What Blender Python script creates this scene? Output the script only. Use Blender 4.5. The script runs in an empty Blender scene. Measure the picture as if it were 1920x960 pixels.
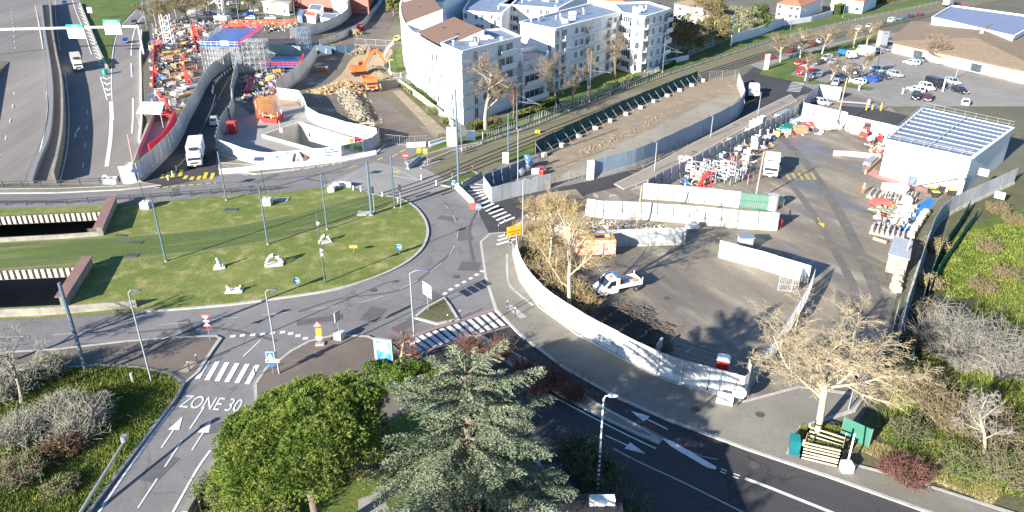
import bpy,math,random
from mathutils import Vector,Matrix
from mathutils.geometry import delaunay_2d_cdt,tessellate_polygon
R=math.radians
S=bpy.context.scene
COL=S.collection
F,PITCH,CH=1370.0,R(26),42.0
cam=bpy.data.cameras.new('camera');cam.sensor_width=36;cam.lens=36*F/1920
cam.clip_start=0.5;cam.clip_end=5000
co=bpy.data.objects.new('camera',cam);COL.objects.link(co)
co.location=(0,0,CH);co.rotation_euler=(math.pi/2-PITCH,0,0)
S.camera=co
SUN_EL,SUN_AZ=R(19.5),R(223.5)
w=bpy.data.worlds.new('World');S.world=w;w.use_nodes=True
nt=w.node_tree;bg=nt.nodes['Background']
sky=nt.nodes.new('ShaderNodeTexSky');sky.sky_type='NISHITA';sky.sun_disc=False
sky.ozone_density=6.0;sky.dust_density=.4;sky.sun_elevation=SUN_EL;sky.sun_rotation=SUN_AZ
nt.links.new(sky.outputs[0],bg.inputs[0]);bg.inputs[1].default_value=0.075
sl=bpy.data.lights.new('sun','SUN');sl.energy=5.0;sl.angle=R(0.5);sl.color=(1,0.94,0.85)
so=bpy.data.objects.new('sun',sl);COL.objects.link(so)
sd=Vector((math.sin(SUN_AZ)*math.cos(SUN_EL),math.cos(SUN_AZ)*math.cos(SUN_EL),math.sin(SUN_EL)))
so.rotation_euler=sd.to_track_quat('Z','Y').to_euler();so.location=(-60,-60,80)
S.view_settings.view_transform='Standard';S.view_settings.look='None'
S.view_settings.exposure=1.55;S.view_settings.gamma=1
def G(x,y,z=0.0):
 "ground point (height z) seen at photo pixel x, y"
 u=x-960;v=480-y
 d=(u,F*math.cos(PITCH)+v*math.sin(PITCH),-F*math.sin(PITCH)+v*math.cos(PITCH))
 t=(CH-z)/-d[2]
 return Vector((d[0]*t,d[1]*t,z))
def mz(Y):
 "level of the sunken motorway"
 if Y<122:return-6.0
 if Y>215:return-0.25
 return-6.0+5.75*(Y-122)/93
def GM(x,y,dz=0.0):
 p=G(x,y)
 for _ in range(12):p=G(x,y,mz(p.y)+dz)
 return p
def heading(a,b):
 d=b-a;return math.atan2(d.y,d.x)
def sm(pts,n=5,closed=False):
 P=[Vector(p)for p in pts];N=len(P);out=[]
 rng=range(N if closed else N-1)
 for i in rng:
  if closed:a,b,c,d=P[i-1],P[i],P[(i+1)%N],P[(i+2)%N]
  else:a,b,c,d=P[max(i-1,0)],P[i],P[i+1],P[min(i+2,N-1)]
  for k in range(n):
   t=k/n
   out.append(0.5*((2*b)+(c-a)*t+(2*a-5*b+4*c-d)*t*t+(3*b-a-3*c+d)*t**3))
 if not closed:out.append(P[-1])
 return out
def GP(px,z=0.0):return[G(x,y,z)for x,y in px]
MATS={}
def NL(m):
 nt=m.node_tree;return nt,nt.nodes,nt.links
def pm(name,col,rough=0.8,var=0.12,scale=2.5,metal=0.0,spec=0.4,bump=0.0,stripe=0.0,saxis=0,sw=0.25,emit=0.0):
 "object material: colour broken by noise; optional corrugation bump"
 if name in MATS:return MATS[name]
 m=bpy.data.materials.new(name);m.use_nodes=True;nt,N,L=NL(m)
 b=N['Principled BSDF']
 tc=N.new('ShaderNodeTexCoord')
 n1=N.new('ShaderNodeTexNoise');n1 .inputs['Scale'].default_value=scale;n1 .inputs['Detail'].default_value=5
 n1 .inputs['Roughness'].default_value=.65
 L.new(tc.outputs['Object'],n1 .inputs['Vector'])
 mr=N.new('ShaderNodeMapRange');L.new(n1 .outputs[0],mr.inputs[0])
 mr.inputs[1].default_value=.3;mr.inputs[2].default_value=.7
 mx=N.new('ShaderNodeMix');mx.data_type='RGBA'
 mx.inputs[6].default_value=(*[c*(1-var)for c in col],1);mx.inputs[7].default_value=(*[min(1,c*(1+var))for c in col],1)
 L.new(mr.outputs[0],mx.inputs[0]);cc=mx.outputs[2]
 if 'hoard' in name or 'sheet' in name or 'crate' in name:
  gg=N.new('ShaderNodeNewGeometry');r2=N.new('ShaderNodeMapRange');r2 .inputs[3].default_value=.82;r2 .inputs[4].default_value=1.08;L.new(gg.outputs['Random Per Island'],r2 .inputs[0])
  mp=N.new('ShaderNodeMapping');mp.inputs['Scale'].default_value=(2.2,2.2,.25);L.new(tc.outputs['Object'],mp.inputs[0]);n3=N.new('ShaderNodeTexNoise');n3 .inputs['Scale'].default_value=1.6;n3 .inputs['Detail'].default_value=6;L.new(mp.outputs[0],n3 .inputs['Vector'])
  r3=N.new('ShaderNodeMapRange');r3 .inputs[1].default_value=.45;r3 .inputs[2].default_value=.75;r3 .inputs[3].default_value=1;r3 .inputs[4].default_value=.74;L.new(n3 .outputs[0],r3 .inputs[0])
  mu=N.new('ShaderNodeMath');mu.operation='MULTIPLY';L.new(r2 .outputs[0],mu.inputs[0]);L.new(r3 .outputs[0],mu.inputs[1])
  hs=N.new('ShaderNodeHueSaturation');L.new(cc,hs.inputs['Color']);L.new(mu.outputs[0],hs.inputs['Value']);cc=hs.outputs[0]
 L.new(cc,b.inputs['Base Color'])
 b.inputs['Roughness'].default_value=rough;b.inputs['Metallic'].default_value=metal
 b.inputs['Specular IOR Level'].default_value=spec
 if bump or stripe:
  bp=N.new('ShaderNodeBump');bp.inputs['Strength'].default_value=bump or.6;bp.inputs['Distance'].default_value=.05
  if stripe:
   wv=N.new('ShaderNodeTexWave');wv.wave_type='BANDS';wv.bands_direction='XYZ'[saxis]
   wv.inputs['Scale'].default_value=stripe;L.new(tc.outputs['Object'],wv.inputs['Vector'])
   L.new(wv.outputs['Fac'],bp.inputs['Height'])
  else:
   L.new(n1 .outputs[0],bp.inputs['Height'])
  L.new(bp.outputs[0],b.inputs['Normal'])
 if emit:
  b.inputs['Emission Color'].default_value=(*col,1);b.inputs['Emission Strength'].default_value=emit
 MATS[name]=m;return m
def gm(name,c1,c2,c3=None,s1=.08,s2=.6,s3=9.0,rough=.9,crack=0,wet=0,bump=.3,fine=.25,c3amt=.35,streak=None):
 "ground material in world coordinates: two large tones, patches of a third, fine grain, cracks, wet patches"
 if name in MATS:return MATS[name]
 m=bpy.data.materials.new(name);m.use_nodes=True;nt,N,L=NL(m)
 b=N['Principled BSDF'];g=N.new('ShaderNodeNewGeometry');P=g.outputs['Position']
 if streak:
  mp=N.new('ShaderNodeMapping');mp.vector_type='TEXTURE'
  mp.inputs['Rotation'].default_value=(0,0,streak[0]);mp.inputs['Scale'].default_value=(streak[1],1,1)
  L.new(P,mp.inputs[0]);PS=mp.outputs[0]
 else:PS=P
 def noise(s,d=4,v=None,rr=.6):
  n=N.new('ShaderNodeTexNoise');n.inputs['Scale'].default_value=s;n.inputs['Detail'].default_value=d
  n.inputs['Roughness'].default_value=rr;L.new(v or P,n.inputs['Vector']);return n.outputs[0]
 def rng(o,a,c,x=0,y=1):
  r=N.new('ShaderNodeMapRange');r.inputs[1].default_value=a;r.inputs[2].default_value=c
  r.inputs[3].default_value=x;r.inputs[4].default_value=y;L.new(o,r.inputs[0]);return r.outputs[0]
 def mix(f,a,c,mode='MIX'):
  x=N.new('ShaderNodeMix');x.data_type='RGBA';x.blend_type=mode
  for i,q in((0,f),(6,a),(7,c)):
   if hasattr(q,'is_linked'):L.new(q,x.inputs[i])
   elif i==0:x.inputs[0].default_value=q
   else:x.inputs[i].default_value=(*q,1)
  return x.outputs[2]
 big=noise(s1,6,PS);mid=noise(s2,6,PS);fin=noise(s3,3,P,.7)
 c=mix(rng(big,.38,.62),c1,c2)
 if c3:c=mix(rng(mid,1-c3amt-.1,1-c3amt+.12),c,c3)
 gr=rng(fin,.25,.75,1-fine,1+fine)
 c=mix(1.0,c,gr,'MULTIPLY')if False else c
 hs=N.new('ShaderNodeHueSaturation');L.new(c,hs.inputs['Color']);L.new(gr,hs.inputs['Value']);c=hs.outputs[0]
 md=rng(mid,.3,.7,.88,1.12)
 h2=N.new('ShaderNodeHueSaturation');L.new(c,h2 .inputs['Color']);L.new(md,h2 .inputs['Value']);c=h2 .outputs[0]
 if crack:
  v=N.new('ShaderNodeTexVoronoi');v.feature='DISTANCE_TO_EDGE';v.inputs['Scale'].default_value=crack
  wn=N.new('ShaderNodeTexNoise');wn.inputs['Scale'].default_value=.8;wn.inputs['Detail'].default_value=4;L.new(P,wn.inputs['Vector'])
  ad=N.new('ShaderNodeMixRGB');ad.blend_type='LINEAR_LIGHT';ad.inputs[0].default_value=.9
  L.new(P,ad.inputs[1]);L.new(wn.outputs['Color'],ad.inputs[2]);L.new(ad.outputs[0],v.inputs['Vector'])
  cr=rng(v.outputs['Distance'],.004,.016,1,0)
  msk=N.new('ShaderNodeMath');msk.operation='MULTIPLY';L.new(cr,msk.inputs[0]);L.new(rng(noise(.07,2),.42,.55,0,.5),msk.inputs[1])
  c=mix(msk.outputs[0],c,tuple(q*.35 for q in c1))
 L.new(c,b.inputs['Base Color'])
 b.inputs['Specular IOR Level'].default_value=.35
 if wet:
  wm=rng(noise(.12,5,PS),.5,.62)
  L.new(rng(wm,0,1,rough,wet),b.inputs['Roughness'])
  c=mix(rng(wm,0,1,0,.45),c,tuple(q*.45 for q in c1));L.new(c,b.inputs['Base Color'])
 else:b.inputs['Roughness'].default_value=rough
 bp=N.new('ShaderNodeBump');bp.inputs['Strength'].default_value=bump;bp.inputs['Distance'].default_value=.04
 L.new(fin,bp.inputs['Height']);L.new(bp.outputs[0],b.inputs['Normal'])
 MATS[name]=m;return m
class M:
 "collects shapes for ONE mesh object"
 def __init__(s):s.v=[];s.f=[];s.mi=[]
 def add(s,vs,fs,m=0):
  o=len(s.v);s.v+=[tuple(v)for v in vs];s.f+=[tuple(i+o for i in f)for f in fs];s.mi+=[m]*len(fs);return s
 def box(s,c,sz,rz=0,m=0,mat=None):
  x,y,z=[q/2 for q in sz];vs=[Vector((a*x,b*y,d*z))for a in(-1,1)for b in(-1,1)for d in(-1,1)]
  if mat is not None:vs=[mat@v for v in vs]
  elif rz:rm=Matrix.Rotation(rz,3,'Z');vs=[rm@v for v in vs]
  c=Vector(c);vs=[v+c for v in vs]
  return s.add(vs,[(0,1,3,2),(4,6,7,5),(0,4,5,1),(2,3,7,6),(0,2,6,4),(1,5,7,3)],m)
 def beam(s,p,q,w,h=None,m=0):
  p=Vector(p);q=Vector(q);d=q-p;L=d.length
  if L<1e-6:return s
  h=h or w;x=d.normalized();up=Vector((0,0,1))if abs(x.z)<.98 else Vector((0,1,0))
  y=up.cross(x).normalized();z=x.cross(y)
  mt=Matrix((x,y,z)).transposed()
  return s.box((p+q)/2,(L,w,h),m=m,mat=mt)
 def tube(s,pts,rad,n=6,m=0,cap=True):
  pts=[Vector(p)for p in pts]
  if not hasattr(rad,'__len__'):rad=[rad]*len(pts)
  vs=[];fs=[];ref=None
  for i,p in enumerate(pts):
   d=(pts[min(i+1,len(pts)-1)]-pts[max(i-1,0)])
   if d.length<1e-9:d=Vector((0,0,1))
   d.normalize()
   if ref is None:ref=Vector((1,0,0))if abs(d.x)<.9 else Vector((0,1,0))
   a=d.cross(ref).normalized();b=d.cross(a);ref=b.cross(d)if False else ref
   for k in range(n):
    t=2*math.pi*k/n;vs.append(p+(a*math.cos(t)+b*math.sin(t))*rad[i])
  for i in range(len(pts)-1):
   for k in range(n):fs.append((i*n+k,i*n+(k+1)%n,(i+1)*n+(k+1)%n,(i+1)*n+k))
  if cap:fs+=[tuple(range(n))[::-1],tuple(range((len(pts)-1)*n,len(pts)*n))]
  return s.add(vs,fs,m)
 def cyl(s,b,r,h,n=12,r2=None,m=0):
  b=Vector(b);return s.tube([b,b+Vector((0,0,h))],[r,r if r2 is None else r2],n,m)
 def prism(s,poly,z0,z1,m=0):
  P=[Vector((p[0],p[1],0))for p in poly];n=len(P)
  ar=sum(P[i].x*P[(i+1)%n].y-P[(i+1)%n].x*P[i].y for i in range(n))
  if ar<0:P.reverse()
  vs=[(p.x,p.y,z0)for p in P]+[(p.x,p.y,z1)for p in P]
  fs=[(i,(i+1)%n,n+(i+1)%n,n+i)for i in range(n)]
  tris=tessellate_polygon([P])
  for t in tris:
   a,b,c=[P[i]for i in t]
   if(b-a).cross(c-a).z<0:t=(t[0],t[2],t[1])
   fs.append(tuple(n+i for i in t));fs.append(tuple(t)[::-1])
  return s.add(vs,fs,m)
 def ribbon(s,pts,w0,w1,z0,z1,m=0):
  "wall following a line: from offset w0 to w1 (left positive), z0..z1 above each point's own z"
  P=[Vector(p)for p in pts];n=len(P);vs=[]
  for i,p in enumerate(P):
   d=P[min(i+1,n-1)]-P[max(i-1,0)];d.z=0;d.normalize()
   e=Vector((-d.y,d.x,0));k=1
   if 0<i<n-1:
    d1=(P[i]-P[i-1]);d1 .z=0;d1 .normalize();k=1/max(.5,abs(d1 .dot(d)))
   for ww,z in((w0,z0),(w1,z0),(w1,z1),(w0,z1)):vs.append(p+e*ww*k+Vector((0,0,z)))
  fs=[]
  for i in range(n-1):
   for k in range(4):fs.append((i*4+k,i*4+(k+1)%4,(i+1)*4+(k+1)%4,(i+1)*4+k))
  fs+=[(3,2,1,0),tuple((n-1)*4+k for k in range(4))]
  return s.add(vs,fs,m)
 def ball(s,c,r,n=10,k=6,m=0,jit=0,rnd=random):
  c=Vector(c);r=r if hasattr(r,'__len__')else(r,r,r);vs=[c+Vector((0,0,-r[2]))]
  for i in range(1,k):
   a=math.pi*i/k-math.pi/2
   for j in range(n):
    t=2*math.pi*j/n;q=1+rnd.uniform(-jit,jit)
    vs.append(c+Vector((math.cos(a)*math.cos(t)*r[0]*q,math.cos(a)*math.sin(t)*r[1]*q,math.sin(a)*r[2]*q)))
  vs.append(c+Vector((0,0,r[2])));fs=[]
  for j in range(n):
   fs.append((0,1+(j+1)%n,1+j));fs.append((len(vs)-1,len(vs)-1-n+j,len(vs)-1-n+(j+1)%n))
   for i in range(k-2):a=1+i*n;fs.append((a+j,a+(j+1)%n,a+n+(j+1)%n,a+n+j))
  return s.add(vs,fs,m)
 def loft(s,secs,m=0):
  "secs: rings of equally many points"
  n=len(secs[0]);vs=[p for r in secs for p in r];fs=[]
  for i in range(len(secs)-1):
   for k in range(n):fs.append((i*n+k,i*n+(k+1)%n,(i+1)*n+(k+1)%n,(i+1)*n+k))
  fs+=[tuple(range(n))[::-1],tuple(range((len(secs)-1)*n,len(secs)*n))]
  return s.add(vs,fs,m)
 def build(s,name,mats,parent=None,world=False,smooth=False,loc=None):
  off=Vector((0,0,0))
  if isinstance(world,Vector):off=world
  elif world and parent is not None:off=Vector(parent.location)
  if loc is not None:off=Vector(loc)
  me=bpy.data.meshes.new(name)
  me.from_pydata([Vector(v)-off for v in s.v]if off.length else s.v,[],s.f)
  if not isinstance(mats,(list,tuple)):mats=[mats]
  for q in mats:me.materials.append(q)
  if len(mats)>1:me.polygons.foreach_set('material_index',s.mi)
  if smooth:me.polygons.foreach_set('use_smooth',[True]*len(me.polygons))
  me.update()
  o=bpy.data.objects.new(name,me);COL.objects.link(o)
  if loc is not None:o.location=loc
  if parent is not None:o.parent=parent
  return o
def tag(o,label,cat,group=None):
 o['label']=label;o['category']=cat
 if group:o['group']=group
 return o
def struct(o,kind='structure'):
 o['kind']=kind;return o
def thing(name,label,cat,loc=(0,0,0),rz=0,group=None):
 o=bpy.data.objects.new(name,None);COL.objects.link(o);o.empty_display_size=.5
 o.location=loc;o.rotation_euler=(0,0,rz);return tag(o,label,cat,group)
def clone(root,loc,rz=None,label=None,scale=None):
 kids={}
 for o in list(root.children):kids[o]=list(o.children)
 r=root.copy();COL.objects.link(r);r.location=loc
 if rz is not None:r.rotation_euler=(0,0,rz)
 if label:r['label']=label
 if scale:r.scale=(scale,)*3
 for c,gs in kids.items():
  k=c.copy();COL.objects.link(k);k.parent=r
  for g in gs:q=g.copy();COL.objects.link(q);q.parent=k
 return r
ORD=['first','second','third','fourth','fifth','sixth','seventh','eighth','ninth','tenth','eleventh','twelfth','thirteenth','fourteenth','fifteenth',
'sixteenth','seventeenth','eighteenth','nineteenth','twentieth','twenty-first','twenty-second','twenty-third','twenty-fourth']
def sheet(name,pts,z,mat,holes=(),smooth=0,world=False):
 "flat ground sheet through photo pixels"
 P=pts if world else GP(pts)
 if smooth:P=sm(P,smooth,True)
 loops=[P]+[h for h in holes]
 co2=[];ed=[]
 for lp in loops:
  o=len(co2);n=len(lp)
  co2+=[Vector((p[0],p[1]))for p in lp];ed+=[(o+i,o+(i+1)%n)for i in range(n)]
 if len(loops)==1 and False:pass
 v,e,f,*_=delaunay_2d_cdt(co2,ed,[],0,1e-5)
 def inside(q,lp):
  c=False;n=len(lp)
  for i in range(n):
   a=lp[i];b=lp[i-1]
   if(a[1]>q.y)!=(b[1]>q.y)and q.x<(b[0]-a[0])*(q.y-a[1])/(b[1]-a[1])+a[0]:c=not c
  return c
 fs=[]
 for t in f:
  q=sum((v[i]for i in t),Vector((0,0)))/len(t)
  if inside(q,loops[0])and not any(inside(q,h)for h in loops[1:]):fs.append(t)
 m=M();m.add([(p.x,p.y,z)for p in v],fs)
 return struct(m.build(name,mat))
def line(m,pts,w,z=0.0,dash=None,off=0.0):
 "painted line along world points; dash=(on, gap)"
 P=[Vector((p[0],p[1],0))for p in pts]
 def quad(a,b):
  d=(b-a);
  if d.length<1e-4:return
  d.normalize();e=Vector((-d.y,d.x,0));zz=Vector((0,0,z))
  m.add([a+e*(off-w/2)+zz,b+e*(off-w/2)+zz,b+e*(off+w/2)+zz,a+e*(off+w/2)+zz],[(0,1,2,3)])
 if not dash:
  n=len(P);vs=[]
  for i,p in enumerate(P):
   d=P[min(i+1,n-1)]-P[max(i-1,0)];d.normalize();e=Vector((-d.y,d.x,0))
   vs+=[p+e*(off-w/2)+Vector((0,0,z)),p+e*(off+w/2)+Vector((0,0,z))]
  m.add(vs,[(2*i,2*i+2,2*i+3,2*i+1)for i in range(n-1)]);return
 pos=0;on,gap=dash;per=on+gap
 for i in range(len(P)-1):
  a,b=P[i],P[i+1];L=(b-a).length;s=0
  while s<L-1e-6:
   ph=pos%per
   if ph<on-1e-6:st=min(on-ph,L-s);quad(a+(b-a)*(s/L),a+(b-a)*((s+st)/L))
   else:st=min(per-ph,L-s)
   st=max(st,1e-3);s+=st;pos+=st
def resample(P,step):
 P=[Vector(p)for p in P];out=[P[0].copy()];acc=0
 for a,b in zip(P,P[1:]):
  L=(b-a).length;s=step-acc
  while s<=L:out.append(a+(b-a)*(s/L));s+=step
  acc=(acc+L)%step
 return out
def text_mesh(txt,size,ext=0.004,align='CENTER',bold=0.0):
 c=bpy.data.curves.new('txt','FONT');c.body=txt;c.size=size;c.extrude=ext;c.align_x=align;c.offset=bold;c.resolution_u=3
 o=bpy.data.objects.new('txt',c);COL.objects.link(o)
 dg=bpy.context.evaluated_depsgraph_get();me=bpy.data.meshes.new_from_object(o.evaluated_get(dg))
 bpy.data.objects.remove(o);bpy.data.curves.remove(c);return me
def text_obj(name,txt,size,mat,parent,mtx,ext=.004,sx=1,align='CENTER',bold=0.0):
 me=text_mesh(txt,size,ext,align,bold);me.transform(Matrix.Scale(sx,4,(1,0,0)));me.transform(mtx)
 me.materials.clear();me.materials.append(mat);me.name=name
 o=bpy.data.objects.new(name,me);COL.objects.link(o)
 if parent:o.parent=parent
 return o
FACE=Matrix.Rotation(math.pi/2,4,'X')
asph=gm('asphalt',(.165,.158,.152),(.21,.202,.195),(.12,.115,.112),s1=.05,s2=.35,crack=.16,c3amt=.3)
asph_dark=gm('dark_asphalt',(.045,.044,.047),(.065,.063,.064),(.10,.095,.09),s1=.07,s2=.5,crack=.12,c3amt=.25)
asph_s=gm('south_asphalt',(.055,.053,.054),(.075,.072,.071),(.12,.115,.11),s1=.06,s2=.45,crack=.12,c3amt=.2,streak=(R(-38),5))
asph_m=gm('motorway_asphalt',(.18,.165,.15),(.23,.212,.195),(.10,.095,.09),s1=.05,s2=.3,c3amt=.25,streak=(R(95),9))
asph_brown=gm('brown_pavement',(.135,.108,.088),(.17,.14,.115),(.085,.07,.062),s1=.1,s2=.6,c3amt=.3)
yard=gm('yard_surface',(.265,.225,.17),(.17,.148,.12),(.36,.31,.235),s1=.07,s2=.3,s3=6,c3amt=.38,wet=.25,fine=.3,streak=(R(-62),3))
carpark=gm('car_park_surface',(.27,.255,.23),(.22,.21,.19),(.31,.295,.265),s1=.04,s2=.4,c3amt=.3)
conc=gm('concrete_ground',(.30,.28,.25),(.36,.34,.30),(.24,.225,.205),s1=.1,s2=.6,c3amt=.25)
pave=gm('pavement_surface',(.20,.185,.15),(.25,.23,.19),(.16,.15,.13),s1=.08,s2=.5,c3amt=.3)
sand=gm('sandy_earth',(.30,.235,.155),(.25,.20,.14),(.36,.30,.22),s1=.08,s2=.5,s3=4,c3amt=.35,fine=.4,bump=.7)
mud=gm('wet_mud',(.13,.115,.09),(.18,.155,.115),(.08,.075,.065),s1=.12,s2=.6,s3=4,c3amt=.35,wet=.12,fine=.35,bump=.6)
claym=gm('yellow_clay',(.40,.30,.17),(.34,.27,.18),(.46,.40,.30),s1=.2,s2=.8,s3=3,fine=.45,bump=.8)
grassm=gm('grass',(.125,.165,.030),(.185,.205,.05),(.30,.26,.11),s1=.09,s2=.5,s3=5,c3amt=.4,fine=.5,bump=1.0)
grass_d=gm('lush_grass',(.07,.115,.018),(.115,.15,.028),(.20,.19,.06),s1=.15,s2=.5,s3=4,c3amt=.3,fine=.5,bump=1.0)
scrubm=gm('scrub_ground',(.08,.085,.035),(.13,.115,.06),(.06,.09,.02),s1=.1,s2=.6,s3=4,fine=.5,bump=1.0)
trackm=gm('tram_bed',(.15,.145,.075),(.19,.165,.11),(.24,.20,.14),s1=.05,s2=.35,s3=5,c3amt=.4,streak=(R(38),14),fine=.35)
suburb=gm('suburb_ground',(.12,.115,.075),(.17,.155,.115),(.08,.095,.04),s1=.02,s2=.12,s3=2)
white_p=gm('road_paint',(.62,.62,.60),(.70,.70,.68),(.40,.39,.37),s1=.3,s2=1.6,c3amt=.28,fine=.12)
worn_p=gm('worn_road_paint',(.36,.35,.33),(.46,.45,.43),(.24,.23,.22),s1=.3,s2=1.6,c3amt=.4,fine=.15)
yellow_p=gm('yellow_road_paint',(.70,.47,.03),(.75,.52,.06),(.42,.33,.10),s1=.3,s2=1.6,c3amt=.3)
blue_tarp=gm('blue_walkway_sheet',(.02,.17,.48),(.03,.22,.56),(.015,.12,.36),s1=.5,s2=2)
pink_g=gm('pink_paving',(.42,.22,.20),(.48,.27,.25),s1=.3,s2=2)
kerbm=gm('kerb_stone',(.40,.38,.34),(.46,.44,.40),(.30,.285,.26),s1=.3,s2=1.2)
water=gm('puddle_water',(.05,.05,.05),(.06,.06,.06),rough=.03,bump=.02)
wh=pm('white_paint',(.78,.78,.76),.55,.05);whb=pm('white_render',(.80,.79,.76),.85,.05,.4)
concr=pm('concrete',(.40,.385,.35),.9,.18,1.2,bump=.2);concd=pm('weathered_concrete',(.26,.24,.20),.95,.3,1.0,bump=.3)
hoard=pm('hoarding_sheet',(.42,.43,.44),.55,.08,.5,stripe=3.0,bump=.5);hoardw=pm('white_hoarding',(.50,.51,.51),.6,.06,.5,stripe=3.0,bump=.35)
hoardc=pm('pale_hoarding',(.47,.475,.45),.7,.1,.8)
gmet=pm('galvanised_steel',(.42,.43,.43),.45,.12,3,metal=.6);dmet=pm('dark_metal',(.05,.055,.06),.5,.1)
tpole=pm('blue_grey_pole',(.10,.15,.19),.45,.08);lpole=pm('grey_lamp_pole',(.30,.32,.33),.45,.08)
blk=pm('black_rubber',(.02,.02,.02),.8,.1);glass=pm('dark_glass',(.03,.04,.05),.08,.1,spec=.8)
glassb=pm('window_glass',(.06,.08,.10),.1,.3,.6,spec=.8)
red=pm('red_paint',(.60,.035,.03),.5,.1);org=pm('orange_paint',(.80,.17,.04),.5,.1);yel=pm('yellow_paint',(.80,.50,.04),.5,.1)
blue=pm('blue_paint',(.02,.16,.55),.5,.1);green=pm('green_paint',(.03,.22,.15),.6,.1);teal=pm('teal_net',(.03,.20,.15),.8,.25,1.5)
wood=pm('raw_wood',(.45,.33,.20),.85,.25,2);woodp=pm('wood_pole',(.42,.32,.22),.85,.2,2);rust=pm('rusty_steel',(.36,.17,.07),.9,.3,3)
bark=pm('bark',(.20,.155,.11),.95,.3,3,bump=.5);barkpale=pm('pale_bark',(.42,.36,.25),.95,.25,2,bump=.3);barkgrey=pm('grey_bark',(.27,.235,.19),.95,.25,2,bump=.3)
twig=pm('twigs',(.22,.175,.12),.95,.25,1);twigpale=pm('pale_twigs',(.34,.28,.18),.95,.25,1)
twiggold=pm('golden_twigs',(.33,.25,.13),.95,.3,.5);twiggrey=pm('grey_twigs',(.25,.235,.20),.95,.2,1);twigred=pm('red_brown_twigs',(.16,.08,.06),.95,.3,1)
def leafmat(name,c1,c2,sc=.6):
 m=bpy.data.materials.new(name);m.use_nodes=True;nt,N,L=NL(m);b=N['Principled BSDF']
 g=N.new('ShaderNodeNewGeometry');n=N.new('ShaderNodeTexNoise');n.inputs['Scale'].default_value=sc;n.inputs['Detail'].default_value=5
 L.new(g.outputs['Position'],n.inputs['Vector'])
 rp=N.new('ShaderNodeMapRange');rp.inputs[1].default_value=.35;rp.inputs[2].default_value=.65;L.new(n.outputs[0],rp.inputs[0])
 ad=N.new('ShaderNodeMath');ad.operation='ADD';L.new(rp.outputs[0],ad.inputs[0])
 ri=N.new('ShaderNodeMapRange');ri.inputs[3].default_value=-.4;ri.inputs[4].default_value=.4;L.new(g.outputs['Random Per Island'],ri.inputs[0]);L.new(ri.outputs[0],ad.inputs[1])
 ad.use_clamp=True
 mx=N.new('ShaderNodeMix');mx.data_type='RGBA';mx.inputs[6].default_value=(*c1,1);mx.inputs[7].default_value=(*c2,1)
 L.new(ad.outputs[0],mx.inputs[0]);L.new(mx.outputs[2],b.inputs['Base Color'])
 b.inputs['Roughness'].default_value=.65;b.inputs['Specular IOR Level'].default_value=.25
 MATS[name]=m;return m
leaf_pine=leafmat('pine_needles',(.085,.145,.022),(.22,.27,.05));leaf_cedar=leafmat('cedar_needles',(.12,.155,.09),(.27,.30,.20))
leaf_dark=leafmat('evergreen_leaves',(.035,.07,.015),(.07,.12,.022));leaf_yel=leafmat('yellow_green_leaves',(.14,.17,.03),(.24,.25,.06))
leaf_olive=leafmat('olive_leaves',(.13,.12,.04),(.22,.18,.07));leaf_hedge=leafmat('hedge_leaves',(.06,.12,.015),(.12,.18,.03));leaf_dry=leafmat('dry_grass_blades',(.22,.20,.07),(.38,.32,.15))
leaf_pale=leafmat('pale_lichen_twigs',(.15,.17,.08),(.27,.28,.17))
blade=leafmat('grass_blades',(.07,.12,.015),(.24,.26,.05),.5)
tile=pm('brown_roof',(.165,.105,.075),.85,.12,1.2,stripe=2.0,bump=.4);tileo=pm('orange_roof_tiles',(.50,.20,.10),.85,.2,2,stripe=3,bump=.5)
tilem=pm('mossy_brown_tiles',(.24,.18,.12),.9,.25,1.5,stripe=2.5,bump=.5);roofg=pm('sky_tinted_roof',(.20,.25,.33),.6,.25,.5)  # flat roof colour carries the blue of the reflected sky
roofb=pm('dark_flat_roof',(.12,.14,.18),.6,.15,.5);shut=pm('pale_shutter',(.55,.56,.54),.7,.08);shutg=pm('grey_green_panel',(.22,.28,.26),.7,.1)
bluedeck=pm('blue_deck',(.05,.12,.35),.35,.3,.4);orgbrick=pm('salmon_wall',(.62,.36,.28),.85,.12,1)
def mz(Y):
 if Y<122:return-6.0
 if Y>215:return 0.03
 return-6.0+6.03*(Y-122)/93
trench=GP([(-260,346),(228,346),(243,318),(262,268),(276,232),(270,190),(267,114),(20,114)])
hole1=GP([(-100,411),(204,397),(186,441),(-100,450)])
hole2=GP([(-100,512),(158,501),(114,574),(-100,584)])
pit=GP([(493,257),(561,233),(655,262),(700,272),(640,284),(588,284)])
big=[Vector(p)for p in((-1600,-60,0),(1600,-60,0),(1600,2600,0),(-1600,2600,0))]
sheet('ground',big,0,suburb,[trench,hole1,hole2,pit],world=True)
m=M();rows=[]
edge_r=[(345,236),(325,243),(300,253),(270,262),(240,268),(200,268),(170,267),(140,266),(114,266),(90,265),(60,262),(40,268),(20,284),(5,300),(-10,318)]
for y,xr in edge_r:
 a=GM(-300,y);b=GM(xr,y);rows.append((a,b))
vs=[Vector((-190,55,-6)),Vector((-38,55,-6)),Vector((-170,120,-6)),Vector((rows[0][1].x+3,121,-6))]
for a,b in rows:vs+=[a,b]
m.add(vs,[(2*i,2*i+1,2*i+3,2*i+2)for i in range(len(vs)//2-1)])
struct(m.build('motorway',asph_m))
m=M()
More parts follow.
